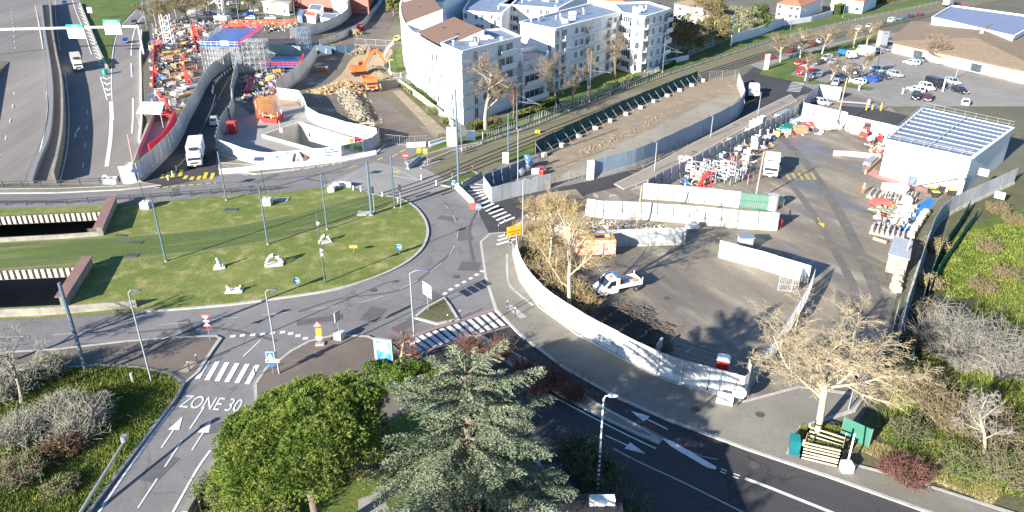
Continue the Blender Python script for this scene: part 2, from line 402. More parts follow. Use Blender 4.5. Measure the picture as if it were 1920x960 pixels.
for a,b in zip(trench,trench[1:]+trench[:1]):
 if abs(a.y-b.y)<3 and a.y>200:continue
 nd=(b-a).normalized();e=Vector((-nd.y,nd.x,0));steps=max(2,int((b-a).length/8))
 for k in range(steps):
  p=a+(b-a)*(k/steps);q=a+(b-a)*((k+1)/steps)
  m.add([(p.x,p.y,mz(p.y)-.3),(q.x,q.y,mz(q.y)-.3),(q.x,q.y,.0),(p.x,p.y,.0)],[(0,1,2,3)])
for lp in(hole1,hole2):
 for a,b in zip(lp,lp[1:]+lp[:1]):
  right=abs((b-a).x)<abs((b-a).y)and a.x>-80
  z0=-6.3 if right else-1.3
  m.add([(a.x,a.y,z0),(b.x,b.y,z0),(b.x,b.y,0),(a.x,a.y,0)],[(0,1,2,3)])
struct(m.build('retaining_wall',concd))
for lp,nm,lab in((hole1,0,'far'),(hole2,1,'near')):
 m=M();a,b=lp[0],lp[1];d=(b-a).normalized();L=(b-a).length
 k=0.0
 while k<L-.5:
  p=a+d*k;m.box((p.x+.2,p.y-.13,-.55),(.42,.22,1.15));k+=.75
 o=m.build('ribbed_fascia',pm('pale_concrete',(.50,.46,.38),.9,.15,1.5));tag(o,'ribbed pale concrete edge beam of the %s road opening in the roundabout lawn'%('upper' if nm==0 else 'lower'),'edge beam')
m=M();n=len(pit)
for a,b in zip(pit,pit[1:]+pit[:1]):m.add([(a.x,a.y,-5),(b.x,b.y,-5),(b.x,b.y,0),(a.x,a.y,0)],[(0,1,2,3)])
m.prism([(p.x,p.y)for p in pit],-5.3,-5.0)
o=struct(m.build('concrete_pit',pm('fresh_concrete',(.60,.57,.49),.9,.15,.5)))
m=M();m.ribbon(pit+pit[:1],-.18,.18,.0,.55);tag(m.build('pit_rim',pm('fresh_concrete',(0,0,0))),'pale concrete rim wall around the deep open pit','wall')
sheet('asphalt_road',[(-400,353),(107,353),(232,352),(300,340),(400,330),(470,322),(600,306),(700,288),(760,240),(880,225),(1010,260),(1010,330),(1130,330),(1500,150),(1560,170),
(1180,368),(1020,400),(975,430),(960,480),(990,560),(1100,660),(1220,745),(1380,800),(1500,850),(1650,905),(1920,990),(2100,1120),(-300,1120),(-400,700)],.02,asph,[hole1,hole2])
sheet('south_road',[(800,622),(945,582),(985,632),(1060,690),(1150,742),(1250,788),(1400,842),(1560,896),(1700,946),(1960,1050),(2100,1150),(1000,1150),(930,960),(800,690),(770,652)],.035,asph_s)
sheet('bus_road',[(905,372),(1010,360),(1110,338),(1210,312),(1300,268),(1375,228),(1397,196),(1385,150),(1420,120),(1520,105),(1560,160),(1500,182),(1400,226),(1320,272),(1215,336),(1150,366),(1060,385),(985,400),(955,440),(945,452),(918,440),(895,395)],.035,asph_dark)
sheet('yard',[(1085,470),(1030,430),(1100,365),(1205,340),(1500,180),(1560,160),(1660,195),(1830,320),(1760,375),(1722,420),(1700,480),(1680,560),(1660,640),(1640,700),(1600,770),(1500,790),(1400,748),(1200,688),(1080,622),(1010,560),(980,500)],.045,yard)
sheet('wet_patch',[(1115,585),(1150,572),(1200,580),(1235,600),(1260,640),(1255,672),(1200,665),(1130,625)],.06,mud,smooth=4)
sheet('car_park',[(1405,122),(1450,108),(1640,62),(1900,60),(2000,200),(1640,200),(1560,182),(1500,158)],.04,carpark)
sheet('ramp_road',[(1575,198),(1650,205),(1722,222),(1700,252),(1585,228)],.055,asph_dark)
sheet('car_park_grass',[(1424,140),(1432,128),(1470,112),(1560,88),(1650,62),(1660,72),(1600,95),(1545,112),(1500,128),(1480,140),(1560,158),(1520,158),(1460,148)],.08,grass_d)
sheet('parking_verge',[(1560,150),(1640,165),(1630,170),(1550,158)],.08,grass_d)
sheet('site_ground',[(268,114),(280,40),(330,20),(470,28),(560,45),(560,70),(470,85),(450,110),(440,190),(410,260),(400,290),(262,342),(240,335),(276,232)],.03,mud)
sheet('site_ground_inner',[(450,110),(560,70),(600,85),(575,150),(530,170),(570,205),(590,225),(712,250),(712,275),(640,300),(510,316),(410,292),(405,262),(440,190)],.03,conc,[pit])
sheet('deep_shade_mud',[(450,125),(530,120),(545,150),(520,170),(500,200),(470,215),(440,190)],.045,mud)
sheet('concrete_yard',[(275,232),(330,225),(338,238),(320,262),(290,300),(262,336),(243,318),(262,268)],.05,conc)
sheet('diversion_road',[(455,112),(448,130),(438,190),(432,215),(408,265),(405,300),(410,330),(300,352),(262,344),(300,306),(333,268),(355,222),(376,182),(400,143),(440,112)],.06,asph_dark)
sheet('diversion_road_far',[(455,75),(548,72),(610,58),(652,38),(665,20),(680,-20),(740,-20),(715,10),(690,40),(640,65),(600,82),(560,88),(480,92),(455,112),(440,118)],.05,asph_dark)
sheet('side_street',[(690,40),(715,5),(745,-20),(765,-20),(740,30),(720,70),(735,90),(705,110),(700,150),(720,180),(760,220),(815,258),(840,262),(800,272),(760,268),(722,265),(700,235),(680,200),(650,150),(600,100),(610,80),(650,65)],.04,asph_brown)
sheet('mud_field',[(598,96),(690,98),(700,140),(682,175),(705,235),(660,232),(590,222),(570,200),(540,168),(575,145),(590,120)],.055,mud)
sheet('clay_patch',[(600,172),(640,140),(662,108),(700,100),(735,92),(730,140),(700,150),(668,165),(680,190),(705,235),(672,232),(655,205),(635,178)],.07,claym,smooth=3)
sheet('sandy_strip',[(985,352),(1000,315),(1060,272),(1150,217),(1250,180),(1330,150),(1386,138),(1392,176),(1362,216),(1292,256),(1202,300),(1110,332),(1040,352)],.05,sand)
grey_e=gm('grey_earth',(.27,.24,.185),(.33,.295,.23),(.22,.185,.135),s1=.1,s2=.5,s3=4,fine=.35)
sheet('grey_strip',[(1110,328),(1200,296),(1290,250),(1360,208),(1388,180),(1340,185),(1260,225),(1180,262),(1090,305),(1040,345)],.065,grey_e,smooth=3)
sheet('dry_ground',[(968,478),(985,415),(1010,365),(1080,355),(1108,385),(1098,440),(1070,500),(1095,575),(1085,618),(1012,562),(978,520)],.07,sand)
sheet('tram_bed',[(752,352),(800,318),(845,292),(905,268),(1100,194),(1250,140),(1450,74),(1600,38),(1760,5),(1850,-15),(1930,-12),(1780,22),(1640,52),(1500,84),(1400,108),(1300,142),(1180,190),(1080,236),(1000,282),(940,310),(870,350),(800,366)],.055,trackm)
sheet('tram_verge',[(760,300),(840,262),(905,250),(1000,215),(1100,176),(1250,118),(1450,58),(1600,22),(1760,-10),(1760,5),(1600,36),(1450,72),(1250,137),(1100,191),(905,265),(845,288),(800,312)],.05,grass_d)
sheet('garden_lawn',[(870,240),(1000,205),(1060,150),(1240,95),(1360,50),(1400,40),(1440,60),(1250,118),(1100,176),(1000,215),(905,250)],.04,grass_d)
sheet('crossing_paving',[(600,352),(700,304),(760,315),(800,318),(862,352),(745,372),(690,364),(640,348)],.065,gm('light_paving',(.24,.23,.215),(.28,.265,.25),(.20,.19,.18),s1=.1,s2=.5))
sheet('garden_path',[(736,172),(760,168),(850,245),(838,258),(815,255)],.06,sand)
sheet('garden_bed',[(752,150),(790,185),(850,232),(862,248),(842,250),(790,205),(748,165)],.08,scrubm)
sheet('small_lawn',[(742,92),(752,84),(756,136),(733,136),(728,112)],.08,grass_d)
sheet('right_scrub',[(1735,414),(1813,362),(2300,200),(2300,1100),(1830,944),(1690,898),(1600,866),(1580,845),(1640,740),(1665,680),(1692,560),(1715,470)],.04,scrubm)
sheet('ditch',[(1732,425),(1790,385),(1770,450),(1745,520),(1722,600),(1700,660),(1680,660),(1695,560),(1718,470)],.06,gm('ditch_surface',(.11,.11,.085),(.15,.14,.11),(.08,.08,.06),s1=.1,s2=.5))
sheet('right_lawn',[(1790,440),(1830,420),(2000,380),(2000,560),(1830,560),(1770,560),(1760,500)],.07,grass_d,smooth=3)
sheet('motorway_verge',[(267,150),(268,100),(262,62),(285,25),(330,-15),(480,-20),(470,20),(330,18),(282,45),(272,115)],.04,scrubm)
sheet('blue_walkway',[(1673,448),(1700,438),(1755,378),(1742,372),(1720,385),(1690,420)],.10,blue_tarp)
sheet('pink_path',[(1616,322),(1648,292),(1655,300),(1640,318),(1742,358),(1738,364),(1640,334)],.07,pink_g)
def paint(name,fn,mat):m=M();fn(m);return struct(m.build(name,mat))
KZ=.14
def raised(name,px,mat,smooth=0,kerb=True,closed=True,holes=(),z=KZ,kw=.22):
 P=GP(px)
 if smooth:P=sm(P,smooth,True)
 if holes:o=sheet(name,P,z,mat,holes,world=True)
 else:m=M();m.prism([(p.x,p.y)for p in P],.0,z);o=struct(m.build(name,mat))
 if kerb:m=M();m.ribbon([Vector((p.x,p.y,0))for p in P+P[:1]],-kw,kw*.4,0,z+.02);struct(m.build('kerb',kerbm))
 return o
isl=GP([(-400,402),(107,390),(250,384),(340,376),(430,368),(520,364),(600,353),(640,348),(690,364),(745,372),(775,386),(795,408),(803,432),(799,454),(785,475),(755,498),(700,523),(620,546),(500,564),(430,573),(340,581),(262,586),(107,596),(-400,620)])
islw=[isl[0]]+sm(isl[1:-1],4)+[isl[-1]]
sheet('roundabout_lawn',islw,.16,grassm,[hole1,hole2],world=True)
m=M();m.ribbon([Vector((p.x,p.y,0))for p in sm(isl[8:-2],5)],-.25,.1,0,.18);struct(m.build('kerb',kerbm))
raised('footway',[(903,455),(912,520),(932,582),(975,627),(1060,692),(1150,742),(1250,787),(1400,842),(1560,896),(1700,946),(1813,987),(1990,1050),(2000,1000),(1813,938),(1690,898),(1600,874),(1475,852),(1500,802),(1600,770),(1620,745),(1500,728),(1395,756),(1250,716),(1160,672),(1080,629),(1010,578),(974,528),(961,478),(962,462),(945,437),(920,440)],pave)
raised('near_footway',[(-300,680),(107,656),(240,641),(320,634),(405,631),(415,636),(400,657),(372,700),(345,722),(320,702),(190,688),(-300,712)],asph_brown)
raised('corner_footway',[(478,722),(500,690),(522,678),(545,660),(580,641),(630,629),(690,632),(738,652),(765,676),(792,690),(790,760),(720,830),(700,860),(480,760)],asph_brown)
raised('verge_lawn',[(-300,716),(107,692),(190,687),(260,691),(320,703),(345,722),(331,748),(262,838),(180,945),(120,1040),(-300,1100)],grass_d,z=.2)
raised('park_lawn',[(705,708),(790,672),(830,690),(900,760),(1000,860),(1090,960),(1150,1060),(300,1090),(395,900),(440,840),(470,770),(640,790)],grass_d,z=.2)
sheet('park_path',[(715,745),(745,735),(770,750),(765,775),(720,800),(690,860),(640,850),(690,790)],.215,asph_brown)
sheet('park_slab',[(672,940),(715,925),(730,960),(740,1010),(672,1010)],.215,conc)
raised('splitter_island',[(776,597),(800,577),(833,559),(845,575),(860,600),(820,609)],scrubm)
raised('median_island',[(888,628),(900,630),(1000,682),(1070,728),(1140,770),(1205,805),(1240,826),(1236,832),(1195,816),(1120,780),(1050,742),(985,704),(920,660)],pave)
raised('bus_footway',[(1152,346),(1212,317),(1302,269),(1402,217),(1482,178),(1494,190),(1422,226),(1322,283),(1228,334),(1170,356)],pm('x_unused',(.3,.28,.24))if False else gm('beige_footway',(.27,.235,.19),(.31,.27,.22),(.22,.195,.16),s1=.1,s2=.5))
raised('tram_corner',[(822,347),(865,325),(890,322),(903,332),(866,350),(852,353)],grass_d,z=.12)
raised('signal_island',[(789,316),(800,302),(828,302)],asph_brown)
sheet('tram_grass',[(925,306),(1002,268),(1002,290),(960,305)],.075,grass_d)
raised('billboard_footway',[(412,318),(480,327),(560,318),(640,306),(700,292),(722,272),(712,268),(690,285),(640,298),(560,309),(490,312),(410,306)],pave)
raised('roundabout_footway',[(-400,366),(107,362),(230,356),(300,348),(262,343),(230,350),(107,355),(-400,358)],pave)
raised('building_footway',[(760,305),(800,290),(846,276),(905,268),(905,271),(850,283),(800,303),(770,312)],asph_brown)
sheet('lawn_track',[(-200,470),(107,452),(300,441),(450,424),(560,401),(640,380),(700,366),(745,374),(720,392),(650,416),(560,441),(450,463),(300,482),(107,499),(-200,518)],.166,gm('track_grass',(.085,.13,.022),(.12,.155,.035),(.19,.185,.075),s1=.1,s2=.5,s3=5,fine=.5,bump=1,streak=(R(15),6)))
paint('track_edges',lambda m:[line(m,sm(GP(q),5),.28,.172)for q in([(-200,470),(107,452),(300,441),(450,424),(560,401),(640,380),(700,366)],[(720,392),(650,416),(560,441),(450,463),(300,482),(107,499),(-200,518)])],gm('worn_edge',(.22,.19,.12),(.27,.235,.155),(.14,.15,.05),s1=.3,s2=1.0,c3amt=.45))if True else 0
tracks=[]
def rails(px,name):
 C=sm(GP(px),6);m=M()
 for off in(-.72,.72):
  m.ribbon([Vector((p.x,p.y,0))for p in C],off-.08,off+.08,.05,.185)
 o=m.build(name,pm('rail_steel',(.13,.12,.115),.5,.2,1,metal=.4));return struct(o)
rails([(-200,482),(107,463),(300,452),(450,435),(560,412),(640,390),(720,366),(800,340),(900,298),(1050,238),(1250,162),(1450,95),(1600,57),(1800,14)],'rails')
rails([(-200,506),(107,487),(300,472),(450,452),(560,430),(650,405),(735,375),(810,350),(900,312),(1050,252),(1250,172),(1450,102),(1600,63),(1800,18)],'rails')
def stripes(m,pairs,w,z):
 for a,b in pairs:line(m,[G(*a),G(*b)],w,z)
tops=[(389,677),(408,678.5),(426,680),(445,681.5),(464,683),(483,685)];bots=[(370,711),(388,713.5),(407,715.5),(425,717),(444,719),(463,721)]
paint('zebra_crossing',lambda m:stripes(m,zip(tops,bots),.5,.05),white_p)
lp=lambda a,b,t:(a[0]+(b[0]-a[0])*t,a[1]+(b[1]-a[1])*t)
paint('zebra_crossing',lambda m:stripes(m,[(lp((762,638),(931,583),i/13),lp((790,658),(957,608),i/13))for i in range(14)],.52,.055),white_p)
paint('crossing_border',lambda m:(line(m,GP([(750,638),(937,577)]),.3,.05),line(m,GP([(785,662),(968,608)]),.3,.05)),gm('pink_border',(.32,.2,.18),(.36,.23,.2),s1=.3,s2=2))
zs=[((937,421),(965,409)),((931,415),(957,404)),((924,409),(950,399)),((917,403),(944,393)),((911,398),(935,387)),((905,392),(926,383)),((900,386),(918,377)),((894,379),(912,371)),((889,373),(908,366)),
((884,367),(906,361)),((878,360),(906,357)),((882,353),(908,352)),((890,347),(910,349)),((935,446),(964,436)),((933,453),(966,443)),((931,461),(966,450)),((968,425),(979,417))]
paint('zebra_crossing',lambda m:stripes(m,zs,.5,.16),white_p)
paint('zebra_crossing',lambda m:stripes(m,[((1484-i*1.4,155+i*2.6),(1508-i*1.4,157+i*2.6))for i in range(7)],.55,.07),white_p)
ring=sm(GP([(-100,636),(60,631),(190,621),(330,607),(480,592),(590,580),(690,564),(760,538),(810,508),(845,475),(858,440),(852,410),(835,385)]),8)
paint('lane_line',lambda m:line(m,ring,.14,.045,dash=(3,2.4)),worn_p)
paint('yield_line',lambda m:[line(m,[G(x-5,y+.4),G(x+5,y-.4)],.5,.05)for x,y in((437,631),(455,629.5),(474,628.5),(493,627),(511,625),(530,623.5),(545,626),(559,630),(573,635))],white_p)
paint('yield_line',lambda m:line(m,sm(GP([(832,553),(850,540),(880,524),(906,508)]),6),.5,.05,dash=(.6,.6)),white_p)
paint('entry_line',lambda m:[line(m,GP(q),.14,.05)for q in([(489,638),(456,669)],[(411,764),(355,806)]and[(383,764),(356,805)],[(342,826),(309,876)],[(295,898),(259,953)])],white_p)
paint('edge_line',lambda m:(line(m,sm(GP([(326,763),(290,810),(240,880),(185,962),(160,1000)]),4),.22,.05),line(m,sm(GP([(395,845),(370,880),(325,960),(300,1005)]),4),.2,.05)),white_p)
def arrow(m,tail,tip,z=.05,w=.14,hw=.5,hl=.45):
 a,b=G(*tail),G(*tip);d=b-a;L=d.length;d.normalize();e=Vector((-d.y,d.x,0));s=b-d*L*hl
 line(m,[a,s],w,z);zz=Vector((0,0,z-.0));m.add([s-e*hw+zz,s+e*hw+zz,b+zz],[(0,1,2)])
paint('lane_arrow',lambda m:arrow(m,(303,840),(343,781)),white_p)
paint('lane_arrow',lambda m:arrow(m,(360,845),(397,786)),white_p)
paint('lane_arrow',lambda m:arrow(m,(1252,806),(1182,771),z=.055),white_p)
paint('lane_arrow',lambda m:arrow(m,(1135,817),(1211,852),z=.055),white_p)
o0=G(334,764);ux=(G(446,773)-o0);uy=(G(349,741)-o0);me=text_mesh('ZONE 30',1,0.0);me.name='zone_text'
xs=[v.co.x for v in me.vertices];x0,x1=min(xs),max(xs);ys=max(v.co.y for v in me.vertices)
for v in me.vertices:
 q=o0+ux*((v.co.x-x0)/(x1-x0))+uy*(v.co.y/ys);v.co=(q.x,q.y,.052)
me.materials.clear();me.materials.append(white_p);o=bpy.data.objects.new('zone_lettering',me);COL.objects.link(o);struct(o)
def south(m):
 line(m,sm(GP([(1235,836),(1190,815),(1120,780),(1040,738),(975,705)]),4),.15,.055,off=.5)
 P=GP([(1240,822),(1262,829),(1343,876),(1342,881),(1325,877),(1262,840)]);m.prism([(p.x,p.y)for p in P],.04,.056)
 for q in(((1352,880),(1363,884)),((1350,885),(1361,889)),((1375,889),(1387,893)),((1373,894),(1385,898))):line(m,GP(q),.12,.056)
 P=sm(GP([(1397,898),(1440,914),(1500,938),(1560,962),(1640,995)]),4);line(m,P,.32,.055)
paint('road_lines',south,white_p)
def southw(m):
 line(m,sm(GP([(1150,842),(1200,868),(1280,905),(1400,965),(1450,990)]),4),.16,.055)
 line(m,sm(GP([(1205,800),(1300,850),(1345,862)]),4),.1,.055)
 line(m,sm(GP([(890,628),(985,704),(1050,742)]),4),.15,.055,off=.6)
paint('road_lines',southw,worn_p)
paint('bus_zigzag',lambda m:[line(m,GP(q),.13,.055)for q in([(1192,325),(1168,319),(1207,317.5),(1201,304),(1239,303),(1230,289),(1265,289),(1257,275),(1291,275),(1282,262.5),(1305,269)],)],yellow_p)
def yst(m):
 for x,y,h in((326,327,12),(340,325,12),(349,333,6),(361,335,6),(374,334,7),(386,330,12),(399,331,12),(316,329,10),(306,331,8)):
  line(m,[G(x-3,y+h/2),G(x+1,y-h/2)],.6,.075)
 line(m,GP([(290,353),(330,349.5),(370,346.5),(405,343)]),.35,.075,dash=(.75,.55))
paint('temporary_markings',yst,yellow_p)
def dr(m):
 C=sm(GP([(460,112),(440,135),(425,155),(413,178),(398,205),(370,260),(345,300),(330,315)]),5)
 line(m,C[:18],.2,.075,dash=(1.4,.9));line(m,C[18:],.12,.075)
paint('temporary_line',dr,yellow_p)
paint('lane_line',lambda m:line(m,sm(GP([(404,178),(396,205),(378,245),(368,268)]),4),.16,.075),white_p)
def dots(m):
 for i in range(17):
  t=i/16;q=sm([Vector((452,118,0)),Vector((432,132,0)),Vector((412,148,0)),Vector((402,162,0)),Vector((399,176,0))],8);p=q[int(t*32)]
  a=G(p.x,p.y);pass
_q=sm([Vector((452,118,0)),Vector((432,132,0)),Vector((412,148,0)),Vector((402,162,0)),Vector((399,176,0))],8)
for i in range(17):p=_q[int(i*2)];a=G(p.x,p.y);m=M();m.box((a.x,a.y,.42),(.35,.3,.8),rz=.5);tag(m.build('lane_separator',wh),'small white lane separator post, %s from the top of the diversion curve'%ORD[i],'lane separator','white lane separators on the diversion curve')
def yb(m):
 for i in range(8):
  y=62+i*2.9;line(m,GP([(605+i*.3,y+4),(640-i*.2,y-.5)]),.35,.07)
paint('hatched_ramp',yb,yellow_p)
def ysm(m):
 for i in range(5):x=1474+i*12;line(m,[G(x-1,325),G(x+7,338)],.5,.065)
paint('yellow_hatching',ysm,gm('faded_yellow',(.45,.36,.12),(.38,.32,.14),(.2,.18,.13),s1=.3,s2=2))
paint('yellow_arrow',lambda m:arrow(m,(1533,408),(1545,428),z=.065,hw=.45),yellow_p)
paint('yellow_arrow',lambda m:arrow(m,(1441,262),(1452,279),z=.065,hw=.4),yellow_p)
paint('site_lines',lambda m:[line(m,GP(q),.07,.065)for q in([(1250,630),(1408,675)],[(1250,639),(1405,683)],[(1253,650),(1400,692)],[(1258,662),(1395,701)])],worn_p)
paint('footway_band',lambda m:(line(m,GP([(953,575),(982,598)]),.9,.16),line(m,sm(GP([(951,478),(951,510),(955,535),(972,553),(1000,575)]),4),.35,.16)),worn_p)
paint('footway_band',lambda m:line(m,GP([(343,700),(364,680)]),1.0,.16),gm('beige_band',(.3,.27,.19),(.34,.3,.22),s1=.3,s2=2))
def yrest(m):
 for q in([(1298,0),(1298,0)],):pass
 line(m,GP([(735,295),(752,285),(775,272)]),.3,.055,dash=(2,1));line(m,GP([(708,300),(718,296)]),.3,.055);line(m,GP([(797,289),(797,279)]),.9,.055);line(m,GP([(785,288),(786,278)]),.9,.055)
 line(m,GP([(654,316),(670,310)]),.2,.055);line(m,GP([(737,322),(749,324)]),.5,.075)
paint('temporary_markings',yrest,yellow_p)
paint('bike_arrows',lambda m:[line(m,GP(q),.18,.055)for q in([(1112,363),(1121,368)],[(1112,367),(1122,371)],[(1142,369),(1153,365)],[(1144,366),(1158,368)],[(1184,350),(1194,348)],[(1184,356),(1200,350)])],white_p)
paint('yellow_bike_mark',lambda m:[line(m,GP(q),.35,.045)for q in([(903,459),(911,459)],[(904,464),(910,469)])],gm('faded_yellow',(0,0,0),(0,0,0)))
def GML(px):return[GM(x,y,.04)for x,y in px]
def mline(m,px,w,dash=None):
 P=sm(GML(px),6)
 if dash:
  Q=resample(P,1.0);per=int(sum(dash));on=int(dash[0])
  for i in range(0,len(Q)-on,per):
   m3(m,Q[i:i+on+1],w)
 else:m3(m,P,w)
def m3(m,P,w):
 vs=[];n=len(P)
 for i,p in enumerate(P):
  d=P[min(i+1,n-1)]-P[max(i-1,0)];d.z=0;d.normalize();e=Vector((-d.y,d.x,0));vs+=[p-e*w/2,p+e*w/2]
 m.add(vs,[(2*i,2*i+2,2*i+3,2*i+1)for i in range(n-1)])
def mw(m):
 mline(m,[(112,340),(124,290),(129,240),(128,190),(122,140),(112,90),(105,40),(103,0)],.22)
 mline(m,[(200,312),(207,260),(209,222)],.75);mline(m,[(210,225),(208,190)],.9)
 mline(m,[(201,188),(190,150),(171,100),(158,60),(140,15),(135,-5)],.3)
 mline(m,[(210,188),(209,150),(210,110),(216,75),(226,50),(245,30),(262,12),(275,-5)],.25)
 mline(m,[(247,250),(249,220),(249,184)],.35);mline(m,[(247,144),(246,120),(246,95),(250,65),(257,45),(268,30),(285,12)],.35)
 mline(m,[(155,315),(163,235),(164,190)],.18,(3,9))
 for i in range(17):
  y=14+i*6.6;xa=141+(y-10)*.36;p=GM(xa+4,y,.04);q=GM(min(xa+18+0*i,153+(y-12)*.40-1),y+4.5,.04);m3(m,[p,q],.45)
 for y,wd in((147,9),(157,7),(168,5.5),(178,4)):
  c=200+(y-147)*.12;m3(m,[GM(c-wd,y-3,.04),GM(c,y+2,.04)],.5);m3(m,[GM(c,y+2,.04),GM(c+wd,y-3,.04)],.5)
 p=[(141,258),(142,250),(148,240)];mline(m,p,.3);a,b,c=GM(143,244,.04),GM(149,243,.04),GM(151,236,.04);m.add([a,b,c],[(0,1,2)])
 m3(m,[GM(195,335,.04),GM(196,328,.04)],.8)
paint('motorway_lines',mw,white_p)
def wedge(px,dz):return[GM(x,y,dz)for x,y in px]
m=M();W=wedge([(202,128),(186,100),(166,50),(152,12),(148,-8),(282,-8),(258,12),(238,32),(222,54),(212,80),(208,110),(207,126)],.1)
m.prism([(p.x,p.y)for p in W],-2.0,.12);struct(m.build('gore_lawn',grass_d))
m=M();P=sm(wedge([(202,130),(186,98),(166,48),(150,8)],0),5);m.ribbon(P,-.35,.35,0,.75);o=m.build('concrete_barrier',concr);tag(o,'low concrete barrier between the hatched gore and the motorway grass wedge','barrier')
m=M();P=sm([GM(x,y,0)for x,y in((104,345),(112,310),(120,260),(121,210),(118,160),(108,110),(100,60),(96,10))],5)
m.ribbon(P,-.25,.25,0,2.3);o=m.build('median_wall',concd);tag(o,'weathered concrete median wall along the left edge of the motorway','wall')
m=M();P=sm([GM(x,y,0)for x,y in((60,345),(72,310),(92,260),(98,210),(98,160),(92,110),(84,60),(78,10))],5);m.ribbon(P,-.3,.3,0,.9);m.ribbon([p+Vector((0,0,0))for p in P],1.0,1.08,.5,.9)
o=m.build('guard_rail',gmet);tag(o,'steel guard rail beyond the motorway median wall','guard rail')
m=M();P=sm([GM(x,y,0)for x,y in((262,268),(266,225),(265,190),(265,150),(264,100),(266,60))],5);m.ribbon(P,-.2,.2,-.1,.85);o=m.build('concrete_barrier',wh);tag(o,'long white concrete barrier on the right shoulder of the motorway','barrier')
paint('patched_strip',lambda m:(line(m,sm(GP([(1463,256),(1500,294),(1530,332),(1565,385),(1600,450),(1640,540),(1655,600)]),4),1.5,.052),line(m,sm(GP([(1456,330),(1490,355),(1533,413),(1565,470),(1600,540),(1605,600)]),4),1.1,.052)),gm('patched_asphalt',(.135,.122,.108),(.16,.145,.125),(.21,.185,.15),s1=.1,s2=.6))
paint('patched_strip',lambda m:(line(m,GP([(560,640),(700,590)]),.0,.052),),asph_dark)if False else None
paint('motorway_lines',lambda m:(mline(m,[(60,340),(80,260),(88,180),(80,90),(66,10)],.25),mline(m,[(-20,340),(10,260),(26,180),(28,90),(20,10)],.2,(3,9)),mline(m,[(-110,340),(-70,260),(-40,180),(-26,90),(-24,10)],.2,(3,9))),white_p)
_pt=[(600,600,5,1.2),(700,590,3,2),(820,560,3.5,1.5),(870,440,2,4),(840,410,1.5,3),(350,615,4,1.2),(180,650,5,1.4),(500,335,5,1.2),(330,360,4,1),(880,500,2.5,2.5),(760,610,3,1.4),(420,800,1.5,4),(300,880,1.5,3)]
def _patches(m):
 for i,(x,y,a,b)in enumerate(_pt):p=G(x,y);c,s_=math.cos(.3+i),math.sin(.3+i);m.add([(p.x+c*u*a/2-s_*v*b/2,p.y+s_*u*a/2+c*v*b/2,.038)for u,v in((-1,-1),(1,-1),(1,1),(-1,1))],[(0,1,2,3)])
paint('road_repairs',_patches,gm('repair_asphalt',(.105,.10,.098),(.125,.12,.118),s1=.2,s2=1))
paint('road_repairs',lambda m:[line(m,sm(GP(q),5),.35,.041)for q in([(560,585),(640,560),(760,540),(850,470)],[(240,625),(400,615),(520,640)],[(905,380),(880,430),(890,500)],[(300,345),(480,340),(640,322)])],MATS['repair_asphalt'])
for i,(x,y,l)in enumerate([(1415,872,'left one on the sunlit lane of the dark road'),(1605,905,'right one on the sunlit lane of the dark road'),(1424,780,'on the wide footway by the yard entrance'),(1305,770,'on the footway below the curved hoarding'),(700,545,'on the ring road below the blue arrow sign'),(855,520,'on the ring road at the dashed line'),(470,350,'on the road above the lawn'),(1250,560,'in the yard beyond the works van')]):p=G(x,y);m=M();m.cyl((p.x,p.y,.04 if 'footway' not in l else.141),.42,.025,16);tag(m.build('manhole_cover',pm('cover_iron',(.09,.085,.08),.7,.2)),'round iron manhole cover '+l,'manhole cover','manhole covers')
rnd=random.Random(5)
def hoarding(label,px,h,mat,base=.8,posts=0,group=None,smooth=0,name='hoarding',step=2.5,pmat=None,bmat=None,jit=.04,caps=None):
 P=GP(px);P=sm(P,smooth)if smooth else P;root=thing(name,label,'fence',P[0],group=group)
 Q=[]
 for a,b in zip(P,P[1:]):
  n=max(1,round((b-a).length/step))if not smooth else 1
  for k in range(n):Q.append(a+(b-a)*(k/n))
 Q.append(P[-1]);
 if smooth:Q=resample(P,step)+[P[-1]]
 m=M();mb=M()
 for i,(a,b)in enumerate(zip(Q,Q[1:])):
  j=rnd.uniform(-jit,jit);d=(b-a).normalized()*.025
  m.ribbon([a+d,b-d],-.03,.03,max(0,base-.1),h+j)
  if base:mb.ribbon([a+d*2,b-d*2],-.28,.28,0.02,.3);mb.ribbon([a+d*2,b-d*2],-.15,.15,.3,base)
 m.build('panel',mat,root,world=True)
 if base:mb.build('concrete_base',bmat or concr,root,world=True)
 if posts:
  s=-1 if posts<0 else 1
  for i,p in enumerate(Q[:90]):
   a=Q[max(0,i-1)];b=Q[min(len(Q)-1,i+1)];d=(b-a).normalized();e=Vector((-d.y,d.x,0))*s
   mp=M();mp.beam(p+e*.1+Vector((0,0,base*.3)),p+e*.1+Vector((0,0,h)),.09,.09);mp.beam(p+e*.45+Vector((0,0,.25)),p+e*.1+Vector((0,0,h*.7)),.05)
   mp.build('post',pmat or gmet,root,world=True)
 return root
hoarding('long curved white hoarding on concrete blocks between the pavement bend and the shaded yard',[(968,470),(975,515),(1012,568),(1082,620),(1160,664),(1250,708),(1390,748)],2.6,hoardw,smooth=6,base=.8,bmat=pm('white_concrete',(.66,.65,.62),.9,.1,1))
hoarding('short white hoarding leaf rounding the corner beside the pavement entrance',[(1390,748),(1399,742),(1402,728),(1398,715)],2.6,hoardw,base=.8,step=1.2)
hoarding('white hoarding run in the middle of the yard with a long shadow behind it',[(1346,483),(1420,503),(1515,533)],2.5,hoardw,base=0,jit=.02)
hoarding('corrugated grey hoarding behind the graffiti covered trailer',[(1040,452),(1100,464),(1180,461),(1284,458)],2.5,hoard,base=.35)
